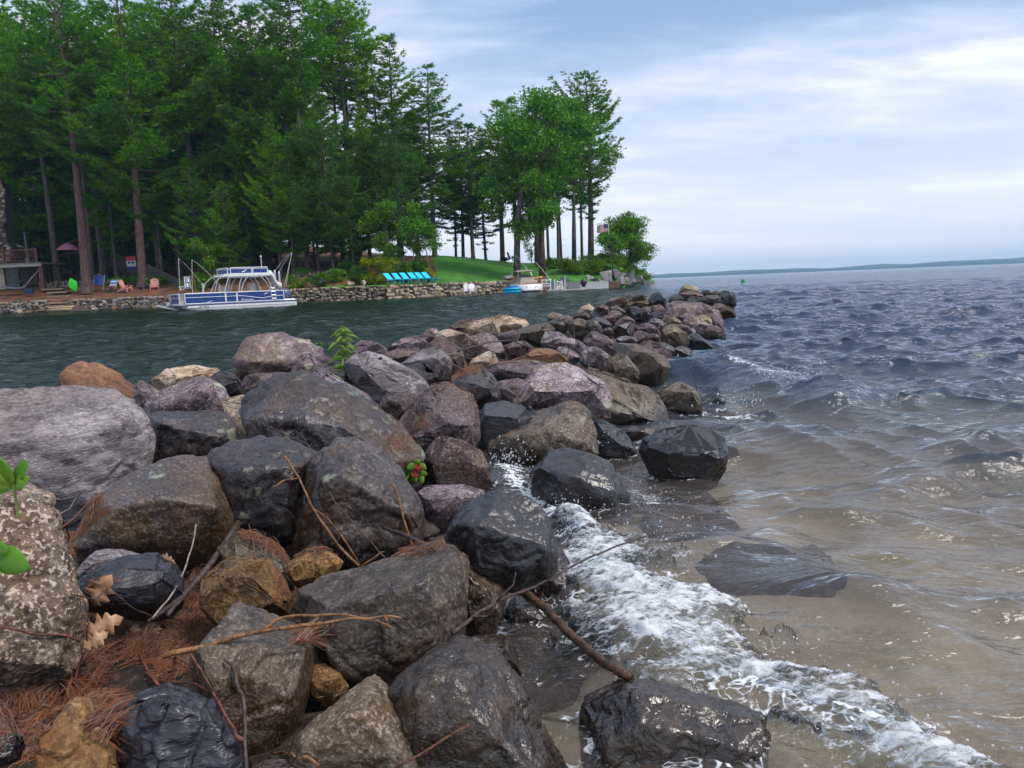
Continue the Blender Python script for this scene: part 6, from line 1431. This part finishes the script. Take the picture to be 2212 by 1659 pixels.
# flag
fg = empty('flag', at_Y(1316, 575, 89)); pt_ = at_Y(1314.5, 484, 89) - fg.location; MB().tube([(0, 0, 0), pt_], .035, 6).build('pole', WHITE, fg)
FR, FWH, FBL = plain('flag_red', (.42, .02, .03), .8), plain('flag_white', (.7, .7, .72), .8), plain('flag_blue', (.02, .03, .18), .8)
def fpt(u_, v_): return pt_ + Vector((-1.32 * u_, .10 * math.sin(u_ * 7) * u_, -.05 - .80 * v_ - .12 * u_ * u_ + .03 * math.sin(u_ * 9)))
for k in range(13):
    u0_ = .42 if k < 7 else .02; m_ = MB(); n_ = 8
    for j in range(n_):
        ua, ub = u0_ + (1 - u0_) * j / n_, u0_ + (1 - u0_) * (j + 1) / n_; m_.prism([fpt(ua, k / 13), fpt(ub, k / 13), fpt(ub, (k + 1) / 13), fpt(ua, (k + 1) / 13)], (0, .01, 0))
    m_.build('stripe', FR if k % 2 == 0 else FWH, fg)
cn = MB()
for j in range(4): ua, ub = .02 + .4 * j / 4, .02 + .4 * (j + 1) / 4; cn.prism([fpt(ua, 0), fpt(ub, 0), fpt(ub, 7 / 13), fpt(ua, 7 / 13)], (0, .012, 0))
cn = cn.build('canton', FBL, fg)
for j in range(9):
    for i_ in range(5 if j % 2 else 6):
        c_ = fpt(.02 + .4 * ((i_ + .5 + (.5 if j % 2 else 0)) / 6), 7 / 13 * (j + .5) / 9) + Vector((0, -.012, 0)); r_ = .018
        pp = [c_ + Vector((math.sin(q * .628) * (r_ if q % 2 == 0 else r_ * .45), 0, math.cos(q * .628) * (r_ if q % 2 == 0 else r_ * .45))) for q in range(10)]; MB().prism(pp, (0, .003, 0)).build('star', FWH, cn)
tag(fg, 'stars and stripes flag flying right of the tallest point pine', 'flag')
# green channel buoy
by = empty('channel_buoy', col_at(1605, 66, -.1)); GB = plain('buoy_green', (.01, .30, .12), .4); MB().lathe((0, 0, 0), [(.17, -.3), (.17, .35), (.15, .52), (.11, .54)], 12).build('can', GB, by); MB().lathe((0, 0, 0), [(.174, .12), (.174, .2)], 12).build('band', WHITE, by); tag(by, 'small green can buoy floating beyond the jetty tip', 'buoy')
# ------------------------------------------------------------------ sticks, needles, leaves and plants in the foreground
def wood(name, a, b):
    t = NT(name); g = t.n('ShaderNodeTexCoord').outputs['Object']; nz = t.noise(g, 55, 5, .7)
    return t.surf(t.pbr(Base_Color=t.mix(t.step(nz, .4, .62), a, b), Roughness=.6, Normal=t.bump(nz, .6, .01)))
WDK = dict(tan=wood('twig_tan', (.10, .045, .018), (.30, .135, .045)), dark=wood('twig_dark', (.030, .020, .018), (.085, .055, .05)), red=wood('twig_red', (.07, .025, .018), (.20, .07, .04)), grey=wood('twig_grey', (.16, .13, .12), (.34, .29, .26)), log=wood('log_wet', (.020, .012, .009), (.105, .048, .022)))
def hit(px, py):
    d_ = ray(px, py); h = BT.ray_cast(CAM, d_)
    if h[0] is None or h[0].z < 0: return (at_z(px, py, 0.0) - CAM).length, Vector((0, 0, 1))
    return h[3], h[1]
def stick_path(P_, lift=.012, straight=True, tip=0.0):
    hd = [hit(*p)[0] for p in P_]; n_ = len(P_); out = []
    cum = [0]
    for i in range(1, n_): cum.append(cum[-1] + math.hypot(P_[i][0] - P_[i - 1][0], P_[i][1] - P_[i - 1][1]))
    d0, d1 = hd[0] - lift, hd[-1] - lift - tip
    if straight:                                    # lower the ends until the stick clears every rock it crosses
        for _ in range(30):
            bad = [i for i in range(n_) if d0 + (d1 - d0) * cum[i] / cum[-1] > hd[i] - lift * .4]
            if not bad: break
            i = max(bad, key=lambda q: d0 + (d1 - d0) * cum[q] / cum[-1] - hd[q]); u_ = cum[i] / cum[-1]; ex = d0 + (d1 - d0) * u_ - (hd[i] - lift * .5)
            d0 -= ex * (1 - u_); d1 -= ex * u_
    for i, p in enumerate(P_): out.append(CAM + ray(*p) * (d0 + (d1 - d0) * cum[i] / cum[-1]))
    return out
def refine(P_):
    o_ = []
    for i in range(len(P_) - 1):
        for k in range(3):
            o_.append(P_[i].lerp(P_[i + 1], k / 3) + (Vector((random.gauss(0, 1), random.gauss(0, 1), random.gauss(0, 1))) * .0012 if k else Vector((0, 0, 0))))
    return o_ + [P_[-1]]
def stick(tg, s, r0, r1, mat, label, name='twig', forks=(), cat='stick', lift=.012, tip=0.0):
    r0, r1 = r0 * .62, r1 * .7
    P3 = refine(stick_path(pts(tg, s), lift, tip=tip)); o0 = P3[0]; n_ = len(P3)
    root = empty(name, o0) if forks else None
    mb = MB().tube([p - o0 for p in P3], [r0 + (r1 - r0) * i / (n_ - 1) for i in range(n_)], 7)
    if root is None: o = mb.build(name, WDK[mat], None, True, o0)
    else:
        mb.build('stem', WDK[mat], root, True); o = root
        for f_ in forks:
            Q = pts(tg, f_); a = min(P3, key=lambda p: (proj(p)[0] - Q[0][0]) ** 2 + (proj(p)[1] - Q[0][1]) ** 2); D_ = (a - CAM).length
            F3 = refine([a] + [CAM + ray(*p) * min(D_ - .006 * (i + 1), hit(*p)[0] - .004) for i, p in enumerate(Q[1:])])
            MB().tube([p - o0 for p in F3], [r0 * .7 + (r1 * .7 - r0 * .7) * i / (len(F3) - 1) for i in range(len(F3))], 6).build('side_twig', WDK[mat], root, True)
    return tag(o, label, cat)
stick(6, '810 890 960 855 1100 815 1300 765 1500 735 1700 710 1910 690 2005 700', .0095, .003, 'tan', 'long bare forked branch lying across the grey block', 'branch', ('1310 755 1370 710 1480 685 1720 682 1880 715 1960 750', '1910 690 1930 720'), 'branch')
stick(7, '735 565 850 650 950 760 1150 930 1272 992', .017, .014, 'log', 'broken wet log pointing down into the foam', 'log', cat='log', lift=.02)
stick(7, '385 775 480 700 600 620 800 540 1000 430 1200 340 1350 290 1540 265', .008, .0028, 'dark', 'long dark twig reaching out over the foam', 'branch', ('600 620 690 530 700 470', '480 700 560 690 600 640'), 'branch', lift=.03, tip=.30)
stick(6, '1420 -110 1490 0 1560 150 1680 330 1790 440', .005, .0065, 'tan', 'tan forked stick leaning on the dark mottled boulder', 'branch', ('1570 140 1640 210 1710 300 1790 425', '1480 25 1410 15 1365 45'), 'branch')
stick(0, '515 902 560 912 600 930 665 960 690 1000 720 1080 790 1160 832 1205', .0034, .0024, 'dark', 'thin dark twig arching over the big dark dome', 'twig', ('665 960 650 940 640 930', '720 1080 745 1130 725 1180'))
stick(6, '1910 245 2030 290 2160 355', .0085, .008, 'dark', 'short thick dark stick left of the black rounded boulder')
stick(6, '1960 30 1990 110 2010 200 2055 340', .0050, .0055, 'tan', 'upright tan stick before the tall grey boulder')
stick(6, '2050 190 2080 240 2120 300', .006, .005, 'dark', 'stubby dark stick right of the upright tan one')
stick(6, '0 735 150 775 330 785 400 815', .0042, .0036, 'red', 'reddish twig crossing the conglomerate boulder', 'twig', ('330 785 360 735 395 650',))
stick(6, '-20 1450 120 1270 280 1100 420 950 560 830 690 770', .0058, .0045, 'red', 'long reddish runner along the needle heap at the left', 'twig', ('280 1100 380 990 400 880', '560 830 470 870 370 950'))
stick(6, '690 860 730 950 790 1035', .0055, .005, 'red', 'short red-brown stick below the needle heap')
stick(6, '740 715 900 600 1020 470 1190 225', .007, .014, 'dark', 'dark strip of bark between the heart-shaped and orange-topped stones', 'bark_strip', cat='bark')
stick(6, '760 700 870 560 930 430 965 310 977 230', .004, .0028, 'grey', 'thin pale upright twig beside the bark strip')
stick(6, '840 680 920 590 990 470', .008, .006, 'dark', 'second dark bark strip in the needles', 'bark_strip', cat='bark')
stick(6, '1120 900 1160 930 1180 1020 1215 1110 1222 1250 1230 1460', .0045, .0055, 'dark', 'dark broken twig standing between grey block and slate', 'twig')
stick(6, '830 1015 940 1020 1060 1070 1150 1230 1205 1305', .0038, .0045, 'red', 'red-brown twig looping above the blue-black slate', 'twig', ('1060 1070 1000 950 950 880',))
stick(6, '905 830 960 720 990 600 1020 470', .005, .006, 'tan', 'yellow-orange stick beside the orange-topped stone')
stick(6, '870 885 920 915 965 945', .005, .004, 'tan', 'short orange stick under the long bare branch'); stick(6, '1420 605 1470 650 1485 690', .004, .0035, 'tan', 'short orange stick left of the grey-tan block')
stick(5, '750 390 900 345 1010 335 1110 372', .010, .006, 'dark', 'thin curved branch lying over the broad purple boulder', 'branch', cat='branch')
stick(9, '905 355 945 500', .008, .006, 'dark', 'black upright twig in the middle of the jetty'); stick(9, '1030 430 1028 530', .008, .008, 'tan', 'short pale stick right of the black upright twig'); stick(9, '305 640 302 800', .006, .006, 'dark', 'thin twig standing above the two-toned boulder'); stick(9, '248 830 228 950', .010, .010, 'red', 'short red-brown stick by the white streaked boulder')
stick(5, '1110 220 1160 250 1240 275', .008, .005, 'dark', 'bare twig lying on the harbour-side crest', 'twig', ('1160 250 1165 190 1160 175',)); stick(9, '1205 610 1240 540 1300 440 1350 400', .006, .004, 'red', 'thin red twig above the round tan boulder'); stick(9, '890 740 960 680 1040 630', .008, .005, 'dark', 'dark twig above the black-fronted boulder')
stick(7, '95 1450 300 1330 380 1280 470 1230', .0036, .0028, 'red', 'thin twig on the pyramid-shaped boulder at the bottom'); stick(6, '1360 1370 1420 1365 1470 1390', .004, .003, 'tan', 'small orange twig at the bottom edge'); stick(6, '1510 1390 1550 1405 1590 1446', .005, .004, 'tan', 'small bent orange twig right of the other at the bottom edge')
stick(6, '370 0 382 90 300 110 285 100', .0022, .0016, 'grey', 'hair-thin pale twig below the broad pale boulder'); stick(6, '290 190 350 150 382 90', .002, .0016, 'grey', 'second hair-thin pale twig beside the conglomerate'); stick(6, '300 250 380 190 450 110 480 95', .004, .003, 'red', 'reddish twig at the left foot of the heart-shaped boulder'); stick(6, '285 180 330 240 345 300', .0045, .004, 'red', 'short reddish twig above the dry leaf'); stick(6, '1240 230 1262 320 1275 400', .0035, .003, 'red', 'thin upright red twig behind the orange-topped stone')
stick(5, '720 450 770 480 800 500', .008, .006, 'red', 'reddish stick at the foot of the leaning slab'); stick(6, '1800 440 1900 370 2030 345 2100 350', .004, .004, 'tan', 'tan twig along the top of the grey-tan block'); stick(6, '355 580 470 610 560 540', .0026, .002, 'dark', 'thin dark twig across the black slate'); stick(6, '560 560 650 640 760 690', .0024, .002, 'dark', 'thin dark twig below the black slate')
# brush tangle on the crest
for i, (s_, lb) in enumerate([('800 465 880 455 960 430', 'thin red brush twig left of the twig-covered stone'), ('900 470 1000 445 1090 450', 'thin red brush twig in front of the twig-covered stone'), ('960 455 1060 420 1150 390', 'thin red brush twig crossing the twig-covered stone'), ('1080 400 1160 395 1240 420', 'thin red brush twig right end of the tangle')]): stick(5, s_, .005, .003, 'red', lb)

# pine needles
NV, ND, NL = [], [], []
def inside(p, poly):
    c_ = False; n_ = len(poly)
    for i in range(n_):
        (x1, y1), (x2, y2) = poly[i], poly[i - 1]
        if (y1 > p[1]) != (y2 > p[1]) and p[0] < (x2 - x1) * (p[1] - y1) / (y2 - y1 + 1e-9) + x1: c_ = not c_
    return c_
rs = random.Random(5)
ZM = {}
for poly, n_, zmax in ((pts(6, '345 640 480 600 700 650 880 560 1010 470 1070 690 960 830 960 960 760 1040 420 1010 240 1130 0 1270 0 1100 330 920'), 5200, .40), (pts(6, '-10 1110 250 1040 420 1000 560 1090 500 1180 300 1090 210 1250 180 1460 -20 1460'), 2000, .4), (pts(6, '1180 240 1300 260 1560 290 1640 360 1420 400 1250 300'), 1100, .5), (pts(6, '280 150 460 90 520 200 380 390 300 380'), 700, .5), (pts(6, '1400 540 1500 520 1480 620 1430 620'), 160, .4), (pts(6, '540 1180 620 1150 600 1446 560 1446'), 220, .4), (pts(6, '1540 800 1620 820 1600 920 1550 900'), 160, .4), (pts(5, '440 740 600 700 600 900 480 1000 430 960'), 160, .4), (pts(5, '640 520 860 460 980 440 820 500 700 540'), 200, .6), (pts(0, '800 1180 960 1130 1000 1170 900 1200'), 350, .4)):
    x0, x1 = min(p[0] for p in poly), max(p[0] for p in poly); y0, y1 = min(p[1] for p in poly), max(p[1] for p in poly); k = 0; tr_ = 0
    while k < n_ and tr_ < n_ * 6:
        tr_ += 1; p = (rs.uniform(x0, x1), rs.uniform(y0, y1))
        if not inside(p, poly): continue
        d_, nr = hit(*p); P3 = CAM + ray(*p) * d_
        if noise.fractal(P3 * 9.0, .8, 2.0, 3) + rs.uniform(-.25, .25) < -.08: continue
        if P3.z < .0 or nr.z < .3: continue
        ca = 3.0 * noise.noise(P3 * 4.0) + rs.gauss(0, .9); cd_ = Vector((math.cos(ca), math.sin(ca), 0))
        for j in range(3):
            v_ = (cd_ + Vector((rs.gauss(0, .16), rs.gauss(0, .16), 0))).normalized(); L = rs.uniform(.04, .08); o_ = P3 + Vector((rs.gauss(0, .006), rs.gauss(0, .006), 0))
            ends = []
            for q in (-.5, .5):
                e_ = o_ + v_ * L * q; h = BT.ray_cast(e_ + Vector((0, 0, .05)), Vector((0, 0, -1)), .14)
                if h[0] is None: break
                ends.append(h[0] + Vector((0, 0, rs.uniform(.001, .012))))
            if len(ends) < 2 or abs(ends[0].z - ends[1].z) > .045: continue
            v_ = ends[1] - ends[0]
            NV.append(tuple(ends[0])); ND.append(tuple(v_.normalized())); NL.append(v_.length)
        k += 1
b = np.array(NV); d = np.array(ND); l = np.array(NL)[:, None]; sd = np.cross(d, np.array([[0.2, -.9, .4]])); sd /= np.linalg.norm(sd, axis=1)[:, None] + 1e-9
bow = np.random.default_rng(3).normal(0, .007, (len(b), 1)) * np.array([[0, 0, 1.]]) + np.array([[0, 0, .003]]); wv = .0007
V = np.stack([b - sd * wv, b + sd * wv, b + d * l * .5 + bow + sd * wv, b + d * l * .5 + bow - sd * wv, b + d * l], 1).reshape(-1, 3)
base = np.arange(len(b))[:, None] * 5; Ft = np.concatenate([base + np.array([[0, 1, 2]]), base + np.array([[0, 2, 3]]), base + np.array([[3, 2, 4]])])
t = NT('needle_litter'); r_ = t.n('ShaderNodeNewGeometry').outputs['Random Per Island']
nl_m = t.surf(t.pbr(Base_Color=t.mix(t.step(r_, .78, .86), t.mix(r_, (.045, .016, .008), (.30, .095, .026)), (.17, .12, .085)), Roughness=.6))
o = link('pine_needles', mesh_np('pine_needles', V, Ft), nl_m); tag(o, 'rusty orange fallen pine needles heaped in the gaps between the stones', 'pine needles', kind='stuff')

# dry oak leaves
t = NT('dry_leaf'); g = t.n('ShaderNodeTexCoord').outputs['Object']
dry = t.surf(t.n('ShaderNodeMixShader', {0: .3, 1: t.pbr(Base_Color=t.mix(t.step(t.noise(g, 60, 4), .4, .65), (.46, .24, .12), (.62, .40, .25)), Roughness=.6).outputs[0], 2: t.n('ShaderNodeBsdfTranslucent', {0: (.5, .25, .1)}).outputs[0]}))
def oak_leaf(px, py, size, up_, spin, label, seed, mat=None, name='oak_leaf'):
    rs_ = random.Random(seed); d_, nr = hit(px, py); p = CAM + ray(px, py) * (d_ - .012)
    half = [(0, .02), (.12, .10), (.2, .24), (.28, .10), (.36, .30), (.44, .36), (.5, .14), (.6, .32), (.68, .34), (.74, .14), (.85, .2), (1.0, .0)]
    V_ = []; 
    for u_, w_ in half:
        cz = .16 * math.sin(u_ * 3.1) + .05 * math.sin(u_ * 9 + seed); V_ += [(u_, w_ * rs_.uniform(.8, 1.1), cz + .25 * w_), (u_, 0, cz), (u_, -w_ * rs_.uniform(.8, 1.1), cz + .22 * w_ + .1 * w_ * math.sin(seed))]
    F_ = []
    for i in range(len(half) - 1): a = 3 * i; F_ += [(a, a + 1, a + 4, a + 3), (a + 1, a + 2, a + 5, a + 4)]
    me = bpy.data.meshes.new(name); me.from_pydata([Vector(q) * size for q in V_], [], F_)
    for q in me.polygons: q.use_smooth = True
    o_ = link(name, me, mat or dry, None, p); sm_ = o_.modifiers.new('t', 'SOLIDIFY'); sm_.thickness = .0006
    zx = (nr.lerp(Vector((0, -.8, .6)), .5) * (1 - up_) + Vector((0, -1, .1)) * up_).normalized(); xx = Vector((math.cos(spin), 0.1, math.sin(spin))); xx = (xx - zx * xx.dot(zx)).normalized()
    o_.matrix_world = Matrix((xx, zx.cross(xx), zx)).transposed().to_4x4(); o_.matrix_world.translation = p; o_.location = p
    return tag(o_, label, 'leaf')
for i, (x_, y_, s_, u_, sp_, lb) in enumerate([(470, 640, .085, .9, 1.0, 'tan dry oak leaf standing on edge below the black slate'), (430, 770, .075, .5, .35, 'pale brown curled oak leaf on the needle heap'), (410, 850, .055, .4, .5, 'pinkish dry leaf scrap at the left of the heap'), (690, 800, .040, .5, 1.9, 'small cream leaf scrap by the long branch, left of two'), (770, 810, .040, .5, 1.5, 'small cream leaf scrap by the long branch, right of two'), (350, 350, .060, .3, .1, 'pale dry leaf at the foot of the heart-shaped boulder'), (840, 850, .035, .3, .4, 'tiny dry leaf under the long branch'), (880, 430, .045, .4, 2.6, 'brown dry leaf beside the bark strip'), (500, 700, .05, .6, 2.4, 'torn tan leaf in the middle of the heap')]):
    oak_leaf(*cpt(6, x_, y_), s_, u_, sp_, lb, i)

# green plants
t = NT('fresh_leaf'); oi = t.n('ShaderNodeObjectInfo').outputs['Random']; g = t.n('ShaderNodeTexCoord').outputs['Object']
cg = t.mix(oi, (.10, .26, .02), (.22, .36, .03)); fresh = t.surf(t.n('ShaderNodeMixShader', {0: .4, 1: t.pbr(Base_Color=cg, Roughness=.4).outputs[0], 2: t.n('ShaderNodeBsdfTranslucent', {0: (.25, .5, .02)}).outputs[0]}))
redl = plain('leaf_red', (.42, .05, .03), .5)
def lance(parent, base, dirv, L, W, mat, droop=.2, og=Vector((0, 0, 0))):
    d_ = Vector(dirv).normalized(); sdv = d_.cross(Vector((0, -1, .35))).normalized(); nv = sdv.cross(d_); V_ = []
    for k in range(7):
        u_ = k / 6; w_ = W * math.sin(min(1, u_ * .98 + .02) * math.pi) ** .8; c_ = Vector(base) - og + d_ * L * u_ - Vector((0, 0, droop * L * u_ * u_)) ; V_ += [c_ - sdv * w_ + nv * w_ * .25, c_, c_ + sdv * w_ + nv * w_ * .25]
    F_ = []
    for i in range(6): a = 3 * i; F_ += [(a, a + 1, a + 4, a + 3), (a + 1, a + 2, a + 5, a + 4)]
    me = bpy.data.meshes.new('leaf'); me.from_pydata(V_, [], F_)
    for q in me.polygons: q.use_smooth = True
    o_ = link('leaf', me, mat, parent); o_.modifiers.new('t', 'SOLIDIFY').thickness = .0008; return o_
STEM = plain('stem_green', (.12, .16, .03), .6)
p0 = CAM + ray(30, 1052) * (hit(35, 1080)[0] - .03); pl = empty('leafy_weed', p0)
MB().tube([(0, 0, -.12), (0, 0, 0), (0, 0, .03)], .003, 5).build('stem', STEM, pl)
k1 = (p0 - CAM).length / F
for a, L in ((-1.25, 70), (-.75, 62), (-.1, 72), (.45, 66), (.95, 40), (-1.7, 46), (1.25, 30)): lance(pl, (0, 0, 0), (math.sin(a), random.uniform(-.4, .2), math.cos(a) * .9 + .1), L * k1, 11 * k1, fresh, .15)
tag(pl, 'bright green weed shoot at the left edge before the pale boulder', 'plant')
p0 = CAM + ray(-20, 1195) * (hit(10, 1190)[0] - .05); pl = empty('leafy_weed', p0); k1 = (p0 - CAM).length / F; MB().tube([(-.05, 0, -.06), (0, 0, 0)], .003, 5).build('stem', STEM, pl); lance(pl, (0, 0, 0), (1, -.15, -.25), 78 * k1, 24 * k1, fresh, .12); lance(pl, (0, 0, .01), (.7, -.15, .1), 40 * k1, 14 * k1, fresh, .2)
tag(pl, 'single broad green leaf poking in at the left edge over the conglomerate', 'plant')
p0 = at_z(742, 800, .36); pl = empty('sapling', p0); k1 = (p0 - CAM).length / F; rs = random.Random(8)
tipz = 92 * k1; MB().tube([(0, 0, -.1), (.01, 0, tipz * .5), (-.005, 0, tipz)], [.006, .004, .002], 5).build('stem', WDK['red'], pl)
for k in range(40):
    u_ = .25 + .75 * k / 40; a = k * 2.4; lance(pl, (.01 * math.sin(u_ * 3) + rs.uniform(-.03, .03), rs.uniform(-.02, .02), tipz * u_), (math.cos(a), math.sin(a) * .8, rs.uniform(-.1, .5)), rs.uniform(18, 32) * k1, rs.uniform(2.6, 4.2) * k1, fresh, .6)
for k in range(14): a = k * 1.9; lance(pl, (rs.uniform(-.04, .04), rs.uniform(-.04, .04), .02), (math.cos(a), math.sin(a), .5), rs.uniform(18, 30) * k1, rs.uniform(4, 7) * k1, fresh, .4)
tag(pl, 'young green sapling growing from the jetty crest', 'sapling')
p0 = at_z(688, 745, .36); pl = empty('leafy_weed', p0); 
for k in range(8): a = k * .9; lance(pl, (0, 0, 0), (math.cos(a), math.sin(a), .6), rs.uniform(14, 22) * k1, 4 * k1, fresh, .4)
tag(pl, 'small green sprig behind the highest light boulder', 'plant')
d_, nr = hit(895, 1020); p0 = CAM + ray(895, 1022) * (d_ - .02); pl = empty('leafy_weed', p0); k1 = (p0 - CAM).length / F
for k in range(15): a = k * 2.4; lance(pl, (rs.uniform(-15, 15) * k1, rs.uniform(-.02, 0), rs.uniform(-8, 22) * k1), (math.cos(a), -.35, math.sin(a)), rs.uniform(14, 24) * k1, rs.uniform(5, 7) * k1, fresh if k % 3 else redl, .2)
MB().tube([(-20 * k1, 0, -20 * k1), (0, -.01, 0), (14 * k1, -.01, 24 * k1)], .0025, 5).build('stem', WDK['red'], pl)
tag(pl, 'small red and green leaved plant beside the dark red-brown wedge boulder', 'plant')
# haze over the lake
hz_ = MB().box((1800, 1900, 31), (9600, 4600, 66)).build('haze', None)
t = NT('lake_haze'); pv = t.n('ShaderNodeVolumePrincipled', {'Color': (.46, .72, 1.0), 'Density': .00021, 'Anisotropy': .1}); t.t.links.new(pv.outputs[0], t.out.inputs['Volume'])
hz_.data.materials.append(t.m); tag(hz_, kind='stuff'); hz_['label'] = 'thin blue haze over the lake'; hz_['category'] = 'haze'
